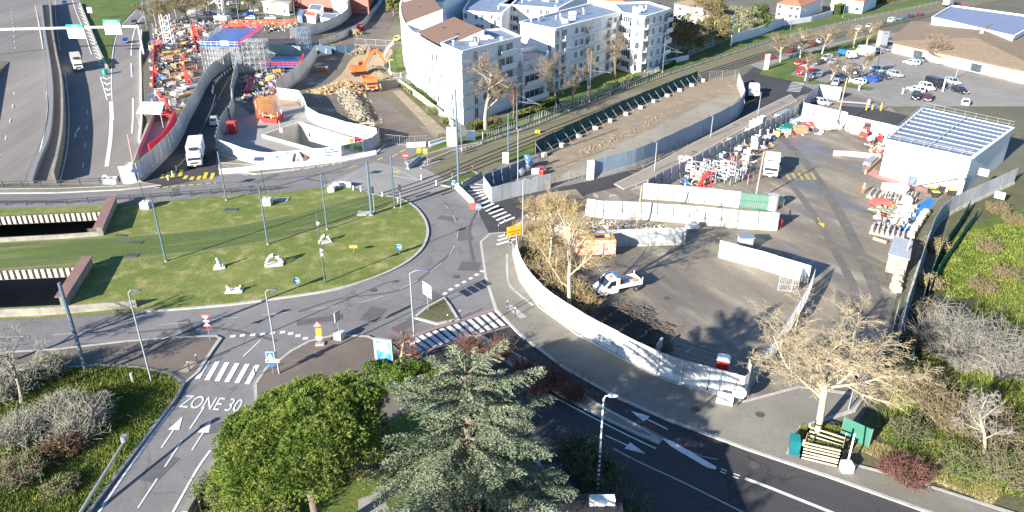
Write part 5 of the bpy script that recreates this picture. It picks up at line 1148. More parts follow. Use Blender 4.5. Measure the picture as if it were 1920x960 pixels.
def person(label,px,suit=(.75,.16,.04),legs=None,rz=0,z=0,seated=False,pos=None,helmet=(.8,.8,.8),hold=None,nm='person',arms=0):
 c=pos or G(*px);r=thing(nm,label,'person',(c.x,c.y,z),rz)
 if not seated:J=[(0,0,.95),(0,0,1.2),(0,0,1.45),(0,0,1.56),(0,0,1.68),(-.1,.1,.92),(-.1,.13,.5),(-.12,.1,.08),(-.13,.24*-1,.04),(.1,-.05,.92),(.1,-.1,.5),(.12,.04,.08),(.13,-.12,.04),(-.2,0,1.42),(-.27,.05,1.15),(-.27-.0,-.12,.92),(.2,0,1.42),(.27,.02,1.15),(.25,-.16,.95)]
 else:J=[(0,0,.8),(0,-.05,1.05),(0,-.1,1.3),(0,-.12,1.4),(0,-.14,1.52),(-.13,-.1,.8),(-.17,-.5,.75),(-.17,-.4,.35),(-.17,-.55,.3),(.13,-.1,.8),(.17,-.5,.75),(.17,-.4,.35),(.17,-.55,.3),(-.2,-.1,1.26),(-.32,-.25,1.05),(-.3,-.5,1.0),(.2,-.1,1.26),(.32,-.25,1.05),(.3,-.5,1.0)]
 E_=[(0,1),(1,2),(2,3),(3,4),(0,5),(5,6),(6,7),(7,8),(0,9),(9,10),(10,11),(11,12),(2,13),(13,14),(14,15),(2,16),(16,17),(17,18)]
 Rd=[.15,.14,.15,.06,.1,.1,.075,.05,.04,.1,.075,.05,.04,.07,.05,.035,.07,.05,.035]
 me=bpy.data.meshes.new('tmp');me.from_pydata(J,E_,[]);o=bpy.data.objects.new('body',me);COL.objects.link(o)
 sk=o.modifiers.new('s','SKIN');ss=o.modifiers.new('u','SUBSURF');ss.levels=1
 for i,v in enumerate(me.skin_vertices[0].data):v.radius=(Rd[i],Rd[i]*.85)
 me.skin_vertices[0].data[0].use_root=True
 dg=bpy.context.evaluated_depsgraph_get();m2=bpy.data.meshes.new_from_object(o.evaluated_get(dg));bpy.data.objects.remove(o)
 m2 .name='body';sm_=pm('suit_%02d%02d%02d'%tuple(int(q*20)for q in suit),suit,.8,.1);lg=pm('legs_%02d%02d%02d'%tuple(int(q*20)for q in(legs or suit)),legs or suit,.8,.1);skn=pm('skin',(.45,.27,.19),.6,.05)
 m2 .materials.clear()
 for q in(sm_,lg,skn,blk):m2 .materials.append(q)
 for p in m2 .polygons:
  zc=p.center.z;p.use_smooth=True
  if seated:p.material_index=2 if zc>1.4 else(1 if zc<.85 else 0)
  else:p.material_index=2 if zc>1.56 else(0 if zc>.9 else(3 if zc<.1 else 1))
 b_=bpy.data.objects.new('body',m2);COL.objects.link(b_);b_.parent=r
 hp=J[4];m=M();m.ball((hp[0],hp[1],hp[2]+.06),(.14,.15,.13),10,6);m.build('helmet',pm('helmet_%d'%int(sum(helmet)*10),helmet,.4,.03),r,smooth=True)
 if not seated:
  m=M()
  for z_ in(1.02,1.25):m.tube([(0,0,z_-.025),(0,0,z_+.025)],[.178,.18],12)
  m.build('reflective_band',wh,r)
 return r
person('worker in an orange high-visibility suit walking in the storage yard',(1617,364),rz=R(140))
person('worker in orange standing at the right front corner of the tipper truck',(714,172),rz=R(30))
person('worker in orange near the excavator arm at the edge of the dig',(712,109),rz=R(10))
a=G(403,163);hd=heading(a,G(402,173));r=thing('scooter','scooter riding down the diversion road behind the silver car','scooter',(a.x,a.y,.06),hd)
m=M();m.box((-.3,0,.62),(.9,.35,.35));m.box((.35,0,.35),(.5,.3,.12));m.beam((.55,0,.35),(.45,0,1.0),.22,.16);m.build('body',red,r)
m=M();m.beam((.45,-.33,1.0),(.45,.33,1.0),.05);m.build('handlebar',dmet,r)
for x in(-.6,.68):m=M();m.tube([(x,-.06,.26),(x,.06,.26)],[.26,.26],14);m.build('wheel',blk,r)
person('scooter rider in a dark jacket with a white helmet',None,suit=(.10,.08,.09),legs=(.45,.05,.05),seated=True,pos=a,rz=hd+math.pi/2,z=.08)
def grow(rr,p,d,L,r,lev,segs,spec,out):
 "recursive limb; out collects (points, radii, level)"
 pts=[p.copy()];rad=[r];n=spec['n'][lev];q=p.copy();dd=d.copy()
 for k in range(n):
  dd=(dd+Vector((rr.gauss(0,1),rr.gauss(0,1),rr.gauss(0,1)))*spec['wob'][lev]+Vector((0,0,spec['up'][lev]))).normalized()
  q=q+dd*(L/n);pts.append(q.copy());rad.append(r*(1-(k+1)/n*(1-spec['taper'][lev])))
 out.append((pts,rad,lev))
 if lev+1<len(spec['n']):
  nb=spec['kids'][lev]
  for i in range(nb):
   t=spec['t0'][lev]+(1-spec['t0'][lev])*(i+rr.random())/nb;f=t*n;k=min(n-1,int(f));b=pts[k]+(pts[k+1]-pts[k])*(f-k);ax=(pts[k+1]-pts[k]).normalized()
   perp=ax.cross(Vector((rr.gauss(0,1),rr.gauss(0,1),rr.gauss(0,1)))).normalized();a=spec['ang'][lev]*rr.uniform(.75,1.25)
   nd=(ax*math.cos(a)+perp*math.sin(a)).normalized()
   grow(rr,b,nd,L*spec['len'][lev]*rr.uniform(.7,1.15)*(1-.35*t),max(spec['rmin'],(rad[k])*spec['rr'][lev]),lev+1,segs,spec,out)
SP=dict(n=[5,5,4,3,2],wob=[.08,.14,.2,.25,.25],up=[.05,.07,.05,.02,0],taper=[.5,.35,.4,.5,.5],kids=[9,7,6,6],t0=[.4,.25,.2,.15],ang=[.75,.75,.75,.8],len=[.62,.6,.55,.5],rr=[.5,.55,.6,.65],rmin=.012)
def tree(label,base,h,spread=.75,seed=1,barkm=bark,twigm=twig,spec=None,group=None,name='bare_tree',cat='tree',rz=0,trunkL=.55,r0=None,cut=1,leaves=None,lean=(0,0),cutl=2):
 rr=random.Random(seed);sp=dict(SP);sp.update(spec or{});out=[]
 r0=r0 or h*.022
 grow(rr,Vector((0,0,-.1)),Vector((lean[0],lean[1],1)).normalized(),h*trunkL,r0,0,None,sp,out)
 zm=max(p.z for pts,_,_ in out for p in pts);s=h/zm
 xm=sorted(math.hypot(p.x,p.y)for pts,_,l in out for p in pts)[int(-len(out)*.15)-1]*s;sx=(h*spread*.5)/xm if xm else 1
 sx=max(.5,min(2.2,sx))
 def T(p):
  k=min(1,max(0,p.z*s/(h*.35)));return Vector((p.x*s*(1+(sx-1)*k),p.y*s*(1+(sx-1)*k),p.z*s))
 root=thing(name,label,cat,base,rz,group)
 mt=M();mc=M();nl=M();tips=[]
 for pts,rad,lev in out:
  tgt=mt if lev<cutl else mc;tgt.tube([T(p)for p in pts],[max(sp['rmin'],q*s)for q in rad],7 if lev==0 else(5 if lev<2 else 3),cap=False)
  if lev>=len(sp['n'])-2:tips+=[T(p)for p in pts[1:]]
 mt.build('trunk',barkm,root,smooth=True)
 if leaves:
  lm,cnt,sz=leaves;ml=M()
  for k in range(cnt):
   p=rr.choice(tips)+Vector((rr.gauss(0,.25),rr.gauss(0,.25),rr.gauss(0,.2)));leaf(ml,rr,p,sz)
  mc.mi=[0]*len(mc.f);o=len(mc.v);mc.v+=ml.v;mc.f+=[tuple(i+o for i in f)for f in ml.f];mc.mi+=[1]*len(ml.f)
  mc.build('crown',[twigm,lm],root)
 else:mc.build('crown',twigm,root)
 return root
def leaf(m,rr,p,sz):
 a=Vector((rr.gauss(0,1),rr.gauss(0,1),rr.gauss(0,1))).normalized();b=a.cross(Vector((rr.gauss(0,1),rr.gauss(0,1),rr.gauss(0,1)))).normalized()
 m.add([p-a*sz*.5,p+b*sz*.35,p+a*sz*.5,p-b*sz*.35],[(0,1,2,3)])
tw=lambda k,**q:dict(k,**q)
PL=dict(n=[4,7,6,5,3],wob=[.04,.16,.22,.26,.3],up=[0,.09,.06,.02,0],kids=[11,9,10,9],t0=[.55,.2,.15,.1],ang=[.72,.7,.7,.8],len=[1.15,.55,.5,.45],rr=[.55,.5,.5,.6],rmin=.011,taper=[.8,.3,.35,.5,.5])
tree('large leafless plane tree with pale spreading branches inside the wooden pen',G(1530,812),13.0,1.0,14,barkpale,twigpale,PL,trunkL=.5,r0=.34,cutl=3)
tree('tall leafless tree with a forked pale trunk over golden brush inside the curved hoarding',G(1066,590),15,.58,21,barkpale,twiggold,tw(SP,kids=[10,8,7,5],t0=[.3,.2,.15,.1],rmin=.014),r0=.28,trunkL=.7,lean=(-.04,.02),cutl=2)
tree('thin leafless tree above the golden brush beside the bright hoarding',G(1030,500),9,.7,22,barkpale,twiggold,tw(SP,kids=[9,7,6,5],rmin=.014),r0=.16)
def bush(label,base,r,h,seed,tm,n=260,name='bush',group=None,cat='bush',leaves=None,rz=0,curl=.25):
 rr=random.Random(seed);root=thing(name,label,cat,base,rz,group);m=M();tips=[]
 for k in range(n):
  a=rr.uniform(0,2*math.pi);q=rr.random()**.6*r*.5;p=Vector((math.cos(a)*q,math.sin(a)*q,0));d=Vector((math.cos(a)*rr.uniform(.1,1)*r/h,math.sin(a)*rr.uniform(.1,1)*r/h,1)).normalized();L=h*rr.uniform(.5,1.1);pts=[p]
  for s_ in range(4):
   d=(d+Vector((rr.gauss(0,curl),rr.gauss(0,curl),rr.gauss(0,curl*.6)))).normalized();pts.append(pts[-1]+d*L/4)
  m.tube(pts,[.035,.03,.024,.018,.01],3,cap=False);tips+=pts[2:]
  for s_ in range(3):
   b=rr.choice(pts[1:]);e=Vector((rr.gauss(0,1),rr.gauss(0,1),rr.gauss(.4,.6))).normalized()*L*.3;m.tube([b,b+e*.6+Vector((0,0,.05)),b+e],[.018,.014,.01],3,cap=False)
 if leaves:
  st=m.build('stems',tm,root);ml=M();lm,cnt,sz=leaves
  for k in range(cnt):leaf(ml,rr,rr.choice(tips)+Vector((rr.gauss(0,.15),rr.gauss(0,.15),rr.gauss(0,.12))),sz)
  ml.build('foliage',lm,root)
 else:m.build('stems',tm,root)
 return root
gb=[((1010,395),3.6,2.2),((1040,390),3.2,2.2),((995,440),3.2,2.3),((1062,395),2.4,1.8),((1000,480),2.8,2.6),((1025,455),2.6,2.2),((1015,520),2.8,3),((1045,545),2.8,2.8),((1075,560),2.6,2.6),((1090,580),2.2,2.2),((1045,520),2.0,2.2)]
gl=['under the thin tree beside the grey corrugated hoarding','between the corrugated hoarding and the pale post-braced hoarding','just inside the hoarding beside the yellow sign','against the left end of the pale post-braced hoarding','inside the start of the curved hoarding','left of the graffiti trailer','hugging the inner side of the curved hoarding','left of the tall forked tree','around the foot of the tall forked tree','right of the tall forked tree trunk','between the tall tree and the graffiti trailer']
for i,(p,r_,h_)in enumerate(gb):bush('golden leafless brush '+gl[i],G(*p),r_,h_,40+i,twiggold,230,group='golden brush by the roundabout hoarding',name='brush',leaves=(MATS['olive_leaves'],220,.12))
AP=tw(SP,kids=[12,8,7,5],t0=[.35,.2,.2,.1],rmin=.014)
for i,(p,h,sp_,lab,tm)in enumerate([((911,243),16,.8,'tall thick-trunked bare tree at the front corner of the curved apartment block',twig),((1044,205),14.5,.65,'tall bare tree in front of the link block between the apartments',twig),
((1072,195),9,.5,'slender pale tree in front of the left end of the long apartment block',twig),((1103,180),12,.3,'narrow upright bare tree before the long apartment block',twig),((1154,150),13,.65,'bare tree with a straight trunk in front of the balconies',twig),
((1190,132),7,.6,'small reddish bare tree near the end of the long apartment block',twigred),((1211,125),6.5,.4,'small thin tree at the corner balconies',twigred),((962,222),7.5,.3,'thin reddish young tree right of the tall corner tree',twigred)]):
 tree(lab,G(*p),h,sp_,60+i,bark if i else barkgrey,tm,AP,trunkL=.75,r0=h*.02 if i not in(0,)else.5,group='bare trees in front of the apartments')
WL=tw(SP,kids=[12,8,6,5],t0=[.15,.15,.1,.1],rmin=.03,ang=[.9,.8,.8,.8])
for i,(p,h,sp_,lab)in enumerate([((1268,106),13,1.0,'big olive willow with a pale trunk beside the end apartment block'),((1300,98),12,1.2,'broad olive willow in the middle of the far garden'),((1335,88),10,1.1,'olive willow at the far garden fence'),((1330,55),12,1.2,'yellowish willow in front of the white hidden house'),((1385,62),9,1.1,'brown thicket tree at the white garden wall')]):
 tree(lab,G(*p),h,sp_,80+i,barkpale,twig,WL,leaves=(leaf_olive if i<4 else leaf_pale,5200,.42),group='willows in the far gardens',name='willow')
tree('dark green conifer tree behind the white garden wall',G(1425,62),10,.7,90,bark,twig,WL,leaves=(leaf_dark,4200,.45),name='evergreen_tree')
tree('yellow-green leafy tree beside the curved apartment block at the top',G(738,30),8,.8,91,bark,twig,WL,leaves=(leaf_yel,3500,.4),name='leafy_tree')
CP=tw(SP,kids=[12,8,7,5],t0=[.3,.1,.1,.1],ang=[.6,.5,.55,.6],rmin=.014,up=[.05,.12,.1,.05,0])
for i,(p,h,sp_,lab)in enumerate([((1462,117),8.5,.8,'leafless pollarded tree at the left tip of the car park lawn'),((1500,108),9,.75,'leafless tree on the lawn behind the camper van'),((1541,102),9.5,.7,'leafless tree with a pale trunk on the mound before the street'),
((1509,152),7.5,.5,'slim pale tree right beside the camper van'),((1558,150),6,.9,'small leafless tree behind the small silver car'),((1592,155),6,.6,'thin pale tree left of the white hatchback'),((1617,142),7,.8,'brownish bare tree over the bright blue car'),
((1600,90),7.5,1.1,'brown bushy tree on the verge left of the delivery van'),((1624,86),7.5,.9,'brown bushy tree on the verge behind the delivery van'),((1750,117),8.5,1.3,'fan-shaped brown tree in front of the salmon shop')]):
 tree(lab,G(*p),h,sp_,100+i,barkpale,twig if i!=9 else pm('fan_twigs',(.27,.20,.15),.95,.2),CP if i!=9 else tw(CP,kids=[16,9,7,5]),trunkL=.6,r0=h*.026,group='bare trees in the car park')
for i in range(16):
 x=275+i*13+(i%3)*5;y=44-(i*2.2)+(i%4)*4
 if 395<x<440:continue
 tree('olive-brown bare tree in the motorway embankment thicket, %s from the left'%ORD[i],G(x,y),8+(i%3)*1.5,.9,130+i,barkgrey,twig,tw(SP,kids=[9,6,5,4],rmin=.03),group='bare trees on the motorway embankment',leaves=(leaf_olive,700,.3))
def hedge(label,px,w_,h,lm,seed,name='hedge',cat='hedge',z=0,taper=1.0):
 P=GP(px);rr=random.Random(seed);root=thing(name,label,cat,P[0]);m=M();core=M()
 core.ribbon(P,-w_*.42,w_*.42,0,h*.92);L=sum((b-a).length for a,b in zip(P,P[1:]));core.build('inner_branches',MATS['dark_plastic']if False else pm('hedge_core',(.02,.03,.01),.95,.2),root,world=True)
 n=int(L*(w_+2*h)*55/max(1,P[0].y/60)**1.3);sz=.11*max(1,P[0].y/60)
 for k in range(min(n,14000)):
  t=rr.random()*L;
  for a,b in zip(P,P[1:]):
   l_=(b-a).length
   if t<=l_:break
   t-=l_
  d=(b-a).normalized();e=Vector((-d.y,d.x,0));q=rr.random()*(w_+2*h);p=a+d*t
  if q<h:p=p-e*w_*.47+Vector((0,0,q))
  elif q<h+w_:p=p+e*(q-h-w_/2)*.94+Vector((0,0,h*.96))
  else:p=p+e*w_*.47+Vector((0,0,q-h-w_))
  leaf(m,rr,p+Vector((rr.gauss(0,.05),rr.gauss(0,.05),rr.gauss(0,.05))),sz)
 m.build('foliage',lm,root,world=True);return root
hedge('long clipped yellow-green hedge in front of the far gardens',[(1590,18),(1650,6),(1720,-8)],1.6,2.6,leaf_yel,1)
hedge('clipped hedge block beside the villa driveway',[(1566,28),(1578,24)],2.6,4,leaf_hedge,2)
for i,(x,y,h)in enumerate(((1600,20,6),(1612,16,6.5),(1640,12,5),(1682,0,5))):
 rr=random.Random(i);root=thing('cypress','clipped dark cypress column in the far hedge, %s from the left'%ORD[i],'tree',G(x,y),0,'cypress columns in the far hedge');m=M();m.cyl((0,0,0),.15,1,6);m.build('trunk',bark,root);m=M()
 for k in range(1500):a=rr.uniform(0,6.28);z=rr.uniform(.3,h);q=1.1*math.sin(math.pi*min(1,(z+.6)/(h+.8)))**.6;leaf(m,rr,Vector((math.cos(a)*q,math.sin(a)*q,z)),.4)
 m.build('crown',leaf_dark,root)
for i,(px,h,w_)in enumerate([([(880,246),(905,238)],1.6,2),([(915,246),(955,234)],.9,1.2),([(965,222),(1020,206)],1.0,3),([(1010,210),(1042,196)],1.8,2),([(755,160),(775,178)],.9,1.6),([(780,172),(810,198)],1.0,1.6),([(1140,164),(1215,138)],.9,2.5),([(1240,130),(1262,120)],1.2,1.8)]):
 hedge('low green garden hedge %s'%['at the foot of the tall corner tree','along the kerb in front of the corner tree','below the link block','at the entrance of the link block','at the top of the footpath bed','midway along the footpath bed','in front of the long block balconies','beside the white garden steps'][i],px,w_,h,leaf_hedge if i%2 else leaf_yel,10+i)
for i,(p,r_,h_)in enumerate([((812,214),1.6,1.6),((835,232),1.4,1.5),((830,262),1.3,1.2),((925,236),2,2)]):
 bush('shrub with %s'%['green leaves halfway down the footpath bed','mixed leaves at the foot of the footpath bed','yellowed leaves left of the white totem','brown stems beside the tall corner tree trunk'][i],G(*p),r_,h_,300+i,twig,150,leaves=(leaf_olive if i>1 else leaf_hedge,900,.2),name='shrub')
def umbrella_pine():
 rr=random.Random(77);base=Vector((-14.0,38.6,.2));root=thing('umbrella_pine','big rounded umbrella pine with a bright green domed crown in the foreground','tree',base)
 m=M();m.tube([(0,0,-.1),(.1,0,2),(0,.1,4),(-.2,.2,5.2)],[.42,.36,.32,.3],9)
 C=Vector((-.7,1.2,8.3));RX,RZ=5.75,2.8;tops=[]
 for k in range(13):
  a=k*2.4;q=RX*(.3+.6*((k*7%13)/13));t=C+Vector((math.cos(a)*q,math.sin(a)*q,-.4));s_=Vector((-.2,.2,5.2-.5*(k%3)));mid=(s_+t)/2+Vector((rr.gauss(0,.3),rr.gauss(0,.3),-.2));m.tube([s_,mid,t,t+Vector((0,0,1))],[.2,.14,.09,.04],6);tops.append(t)
 m.build('trunk',pm('pine_bark',(.16,.12,.095),.95,.3,4,bump=.6),root,smooth=True)
 m=M();lobes=[]
 for k in range(240):
  a=rr.uniform(0,6.283);q=RX*rr.random()**.5*.95;z=RZ*math.sqrt(max(0,1-(q/RX)**2))
  lobes.append((C+Vector((math.cos(a)*q*(1+.08*math.sin(a*3)),math.sin(a)*q*.95,z*.72+math.cos(a)*q*.26+rr.gauss(0,.25))),rr.uniform(.5,.95)))
 for k in range(130):
  a=rr.uniform(0,6.283);q=RX*rr.uniform(.72,1.0);lobes.append((C+Vector((math.cos(a)*q,math.sin(a)*q,rr.uniform(-1.5,.5)+math.cos(a)*q*.26)),rr.uniform(.4,.8)))
 def tuft(p,n,s):
  for j in range(7):
   d=(n*1.2+Vector((rr.gauss(0,.55),rr.gauss(0,.55),rr.gauss(0,.55)))).normalized();e=d.cross(Vector((rr.gauss(0,1),rr.gauss(0,1),rr.gauss(0,1)))).normalized()
   m.add([p-e*s*.13,p+e*s*.13,p+d*s],[(0,1,2)])
 for c,r_ in lobes:
  for k in range(int(190*r_*r_)):
   n=Vector((rr.gauss(0,1),rr.gauss(0,1),rr.gauss(.25,1))).normalized()
   if n.z<-.55:continue
   tuft(c+Vector((n.x*r_,n.y*r_,n.z*r_*.72)),n,rr.uniform(.18,.3))
 m.build('crown',leaf_pine,root)
umbrella_pine()
def cedar(label,base,h,rad,seed,dens=1.0,name='cedar'):
 rr=random.Random(seed);root=thing(name,label,'tree',base);m=M();c=M();m.tube([(0,0,-.2),(.1,.1,h*.5),(0,0,h)],[.5*h/16,.26*h/16,.04],8)
 z=h*.1;k=0
 def needle(p,d,s2):
  e=d.cross(Vector((rr.gauss(0,1),rr.gauss(0,1),rr.gauss(0,1)))).normalized();c.add([p-e*s2*.2,p+e*s2*.2,p+d*s2],[(0,1,2)])
 while z<h*.985:
  t=z/h;R_=rad*(1-t)**.52*(1+.16*math.sin(k*2.3));nb=8 if t<.75 else 6
  for i in range(nb):
   a=2*math.pi*(i+rr.random()*.8)/nb+k*.9;L=R_*rr.choice((.6,.85,1.0,1.15,1.25))*rr.uniform(.9,1.05)+.5;pts=[];rise=rr.uniform(.12,.26)+.45*t;dr=rr.uniform(.22,.4)*(1-.6*t);z0=z+rr.uniform(-.3,.3)
   for s_ in range(7):u=s_/6;pts.append(Vector((math.cos(a+.1*math.sin(u*3+k))*L*u,math.sin(a+.1*math.sin(u*3+k))*L*u,z0+L*rise*u-L*dr*u**2.4)))
   m.tube(pts,[.09*(1-.85*s_/6)*h/16+.01 for s_ in range(7)],4,cap=False)
   d0=Vector((math.cos(a),math.sin(a),0));side=Vector((-d0 .y,d0 .x,0));ns=int(L*7*dens)
   for j in range(ns):
    u=.1+.9*(j+rr.random())/ns;ii=min(5,int(u*6));q=pts[ii]+(pts[ii+1]-pts[ii])*(u*6-ii);bl=((1-u)**.7*L*.36+.3)*rr.uniform(.55,1.1)
    sd_=(side*(1 if j%2 else-1)*rr.uniform(.55,1)+d0*rr.uniform(.5,1.0)).normalized();nn=max(4,int(bl/.075))
    for w_ in range(nn):
     v=(w_+rr.random())/nn;p=q+sd_*bl*v+Vector((0,0,.04-.22*bl*v*v));sz=rr.uniform(.14,.22)*(1.1-.4*v)
     for g in range(3):needle(p+Vector((rr.gauss(0,.03),rr.gauss(0,.03),rr.gauss(0,.02))),(sd_*.7+Vector((rr.gauss(0,.45),rr.gauss(0,.45),rr.uniform(-.1,.6)))).normalized(),sz)
   for w_ in range(int(L*14)):
    u=rr.uniform(.15,1);ii=min(5,int(u*6));q=pts[ii]+(pts[ii+1]-pts[ii])*(u*6-ii);needle(q,Vector((rr.gauss(0,.5),rr.gauss(0,.5),rr.uniform(.2,1))).normalized(),.2)
  z+=h*(.082 if t<.7 else.055)*rr.uniform(.8,1.25);k+=1
 m.build('trunk',bark,root);c.build('crown',leaf_cedar,root)
cedar('large blue-green cedar with layered spreading boughs in the centre foreground',Vector((-3.0,38.6,.2)),15.3,8.3,5,1.45)
cedar('second cedar standing just below the frame beside the dark road',Vector((-12,24,.2)),14,7,6,.7)
cedar('third cedar below the frame beyond the dark shelter',Vector((-9,15.5,.2)),13.5,6.5,7,.7)
tree('small rounded bare tree next to the lit advertising case',G(752,690),4.0,1.0,200,barkpale,twigred,tw(SP,kids=[11,8,6,5],t0=[.35,.1,.1,.1],rmin=.01),r0=.1)
for i,(x,y)in enumerate([(878,660),(935,668),(985,700),(1040,718),(1075,745),(1010,735)]):
 bush('red-brown leafless shrub %s on the planted road median'%['nearest the zebra crossing','second from the crossing','third from the crossing','by the middle','at the far end','in the darkest part'][i],G(x,y),1.9,2.1,210+i,twigred,150,name='shrub',group='shrubs on the road median',curl=.35)
for i,(x,y,r_)in enumerate([(697,700,.9),(715,692,.7),(727,703,.8),(762,702,1.3),(745,712,.7)]):
 rr=random.Random(i);root=thing('clipped_shrub','rounded clipped shrub %s'%['at the low rail by the pavement','behind the advertising case','on the small lawn front','largest one at the foot of the cedar','between the others on the lawn'][i],'bush',G(x,y,.2));m=M();m.cyl((0,0,0),.08,r_*.6,5);m.build('stem',bark,root);m=M()
 for k in range(1500):a=Vector((rr.gauss(0,1),rr.gauss(0,1),rr.gauss(0,1))).normalized();leaf(m,rr,Vector((a.x*r_,a.y*r_,r_*.7+a.z*r_*.65))*1.0+a*rr.gauss(0,.05),.14)
 m.build('foliage',leaf_hedge,root)
for i,(x,y,r_,h_,mt,lf)in enumerate([(148,812,2.5,2.8,twiggrey,leaf_pale),(178,782,1.8,2.0,twiggrey,leaf_pale),(122,778,1.9,2.2,twiggrey,leaf_pale),(118,850,1.6,1.6,twigred,leaf_olive),(50,820,2.4,2.5,twiggrey,leaf_pale),(10,740,2.6,2.5,twiggrey,leaf_pale),(95,700,1.8,2.0,twiggrey,leaf_hedge),(30,900,2.4,2,twig,leaf_hedge),(118,920,1.6,1.0,twig,leaf_hedge)]):
 bush('tangled %s shrub %s'%('pale grey-green' if mt is twiggrey else 'brownish',['largest on the left verge','on the right side of the left verge thicket','behind the largest verge shrub','low in the verge thicket','at the left frame edge','left of the big tram pole','at the foot of the big tram pole','in the bottom left corner','near the fallen lamp pole'][i]),G(x,y,.2),r_,h_,230+i,mt,420,leaves=(lf,2600,.13),name='shrub',group='shrubs on the left verge',curl=.4)
for i,(x,y,r_,h_,lf)in enumerate([(410,930,1.8,2.0,leaf_hedge),(455,960,2.2,2.2,leaf_hedge),(500,990,2.0,2.0,leaf_olive),(600,905,2.2,1.6,leaf_dark),(640,860,2.4,1.8,leaf_dark),(700,830,2.2,2,leaf_dark),(690,880,2,1.6,leaf_yel),(1120,900,2.6,2.2,leaf_dark),(1080,860,2.4,2.0,leaf_dark),(1160,985,2.6,2.4,leaf_dark)]):
 bush('leafy green shrub %s'%['at the end of the plank fence by the road','below the pine beside the road wall','at the bottom edge left of the pine trunk','in the shade right of the pine trunk','beside the park path','between the pine and the cedar','with yellow-green tips beside the cedar','in deep shade right of the cedar','tucked against the cedar on the road side','next to the dark shelter roof'][i],G(x,y,.2),r_,h_,260+i,twig,130,leaves=(lf,2600,.16),name='shrub')
for i,(x,y,r_,h_,mt,lf,n)in enumerate([(1765,668,2.2,5.2,twiggrey,None,420),(1800,690,2.2,5,twiggrey,None,260),(1870,700,3,5,twiggrey,None,260),(1700,900,1.9,1.8,twigred,None,330),(1668,885,1.2,1.2,twigred,None,200),(1745,760,2.5,2.8,twig,leaf_olive,260),(1790,800,2.8,3,twig,leaf_olive,260),(1720,730,2.2,2.4,twig,leaf_yel,200),(1800,880,2.2,2.0,twig,leaf_hedge,160),(1850,820,3,3,twig,leaf_olive,200),(1900,900,3,3,twig,leaf_hedge,200),(1705,820,2,1.6,twig,leaf_dark,150),(1715,650,1.6,1.8,twig,leaf_dry,200),(1745,600,1.6,2,twig,leaf_dry,200),(1752,470,1.6,1.8,twig,leaf_dry,160),(1740,540,1.4,1.8,twig,leaf_dry,160),(1860,640,3,2.6,twig,leaf_hedge,200),(1660,690,1.5,2,twig,leaf_olive,200)]):
 bush('%s %s'%(['tall pale leafless shrub','pale leafless shrub','grey leafless shrub','low red-brown twiggy bush','small rusty bush','brown tangled bush','olive tangled bush','yellow-green bush','dark green round bush','olive brown thicket bush','green thicket bush','dark creeping bush','dry reed clump','dry weed clump','tall dry reeds','pale dry reeds','green thicket mound','scrappy olive bush'][i],['at the right edge beside the green net','immediately right of the tallest pale shrub','outside the right edge','above the right end of the pavement','beside the sheeted panel corner','in the right thicket below the pale shrub','at the right edge midway down','near the lower end of the green net','at the bottom right corner','on the far right side','in the lower right corner beyond the frame','in the shade right of the sheeted panel','in the ditch by the net','in the ditch further up','at the top of the ditch','midway along the ditch','far right below the lawn','between the entrance lane and the ditch'][i]),G(x,y),r_,h_,320+i,mt,n,leaves=(lf,2200,.14)if lf else None,name='shrub',group='shrubs along the right edge',curl=.22 if i<5 else.4)
for i,(x,y)in enumerate([(1850,470),(1885,520),(1840,545),(1900,420),(1870,400)]):bush('weedy bush on the grass slope, %s from the top'%ORD[i],G(x,y),1.8,1.6,600+i,twig,150,leaves=(leaf_olive,1200,.18),name='shrub',group='weedy bushes on the grass slope')
tree('pale dead-looking tree leaning at the right edge above the corner bush',G(1845,860),6,.9,370,barkpale,twiggrey,SP,lean=(-.25,0))
tree('leafless tree crown in the thicket left of the big tram pole',G(-30,700),8,.8,371,barkgrey,twiggrey,SP)
tree('leafless tree at the left edge of the verge',G(40,760),7.5,.8,372,barkgrey,twiggrey,SP)
def blades(px_poly,n,hgt,mat,seed,z=.2,nm='tall_grass',w_=.03):
 P=GP(px_poly);xs=[p.x for p in P];ys=[p.y for p in P];rr=random.Random(seed);m=M();k=0
 def ins(x,y):
  c=False
  for i in range(len(P)):
   a,b=P[i],P[i-1]
   if(a.y>y)!=(b.y>y)and x<(b.x-a.x)*(y-a.y)/(b.y-a.y)+a.x:c=not c
  return c
 while k<n:
  x=rr.uniform(min(xs),max(xs));y=rr.uniform(min(ys),max(ys))
  if not ins(x,y):k+=.2;continue
  hh=hgt*rr.uniform(.5,1.3);dx,dy=rr.gauss(0,hh*.45),rr.gauss(0,hh*.45);a=rr.uniform(0,3.14);ex,ey=math.cos(a)*w_,math.sin(a)*w_
  m.add([(x-ex,y-ey,z),(x+ex,y+ey,z),(x+dx,y+dy,z+hh)],[(0,1,2)]);k+=1
 o=m.build(nm,mat);struct(o,'stuff');return o
blades([(-60,716),(107,695),(190,690),(260,694),(318,705),(340,724),(328,748),(260,838),(178,945),(130,1000),(-60,1000)],46000,.3,blade,1,w_=.035)
blades([(1560,850),(1600,840),(1660,868),(1813,930),(1860,950),(1900,880),(1780,870),(1690,850),(1600,815)],14000,.3,leaf_dry,2,z=.04,w_=.025)
blades([(1700,700),(1840,560),(1960,560),(1960,940),(1813,920),(1690,880),(1640,800)],26000,.45,blade,3,z=.04,w_=.035)
blades([(790,676),(830,692),(860,720),(740,745),(708,712)],7000,.16,blade,4)
blades([(1765,480),(1800,440),(1960,400),(1960,560),(1775,560)],14000,.3,blade,5,z=.07,w_=.05)
blades([(1492,838),(1500,800),(1580,800),(1580,868)],3500,.25,blade,6,z=.14)
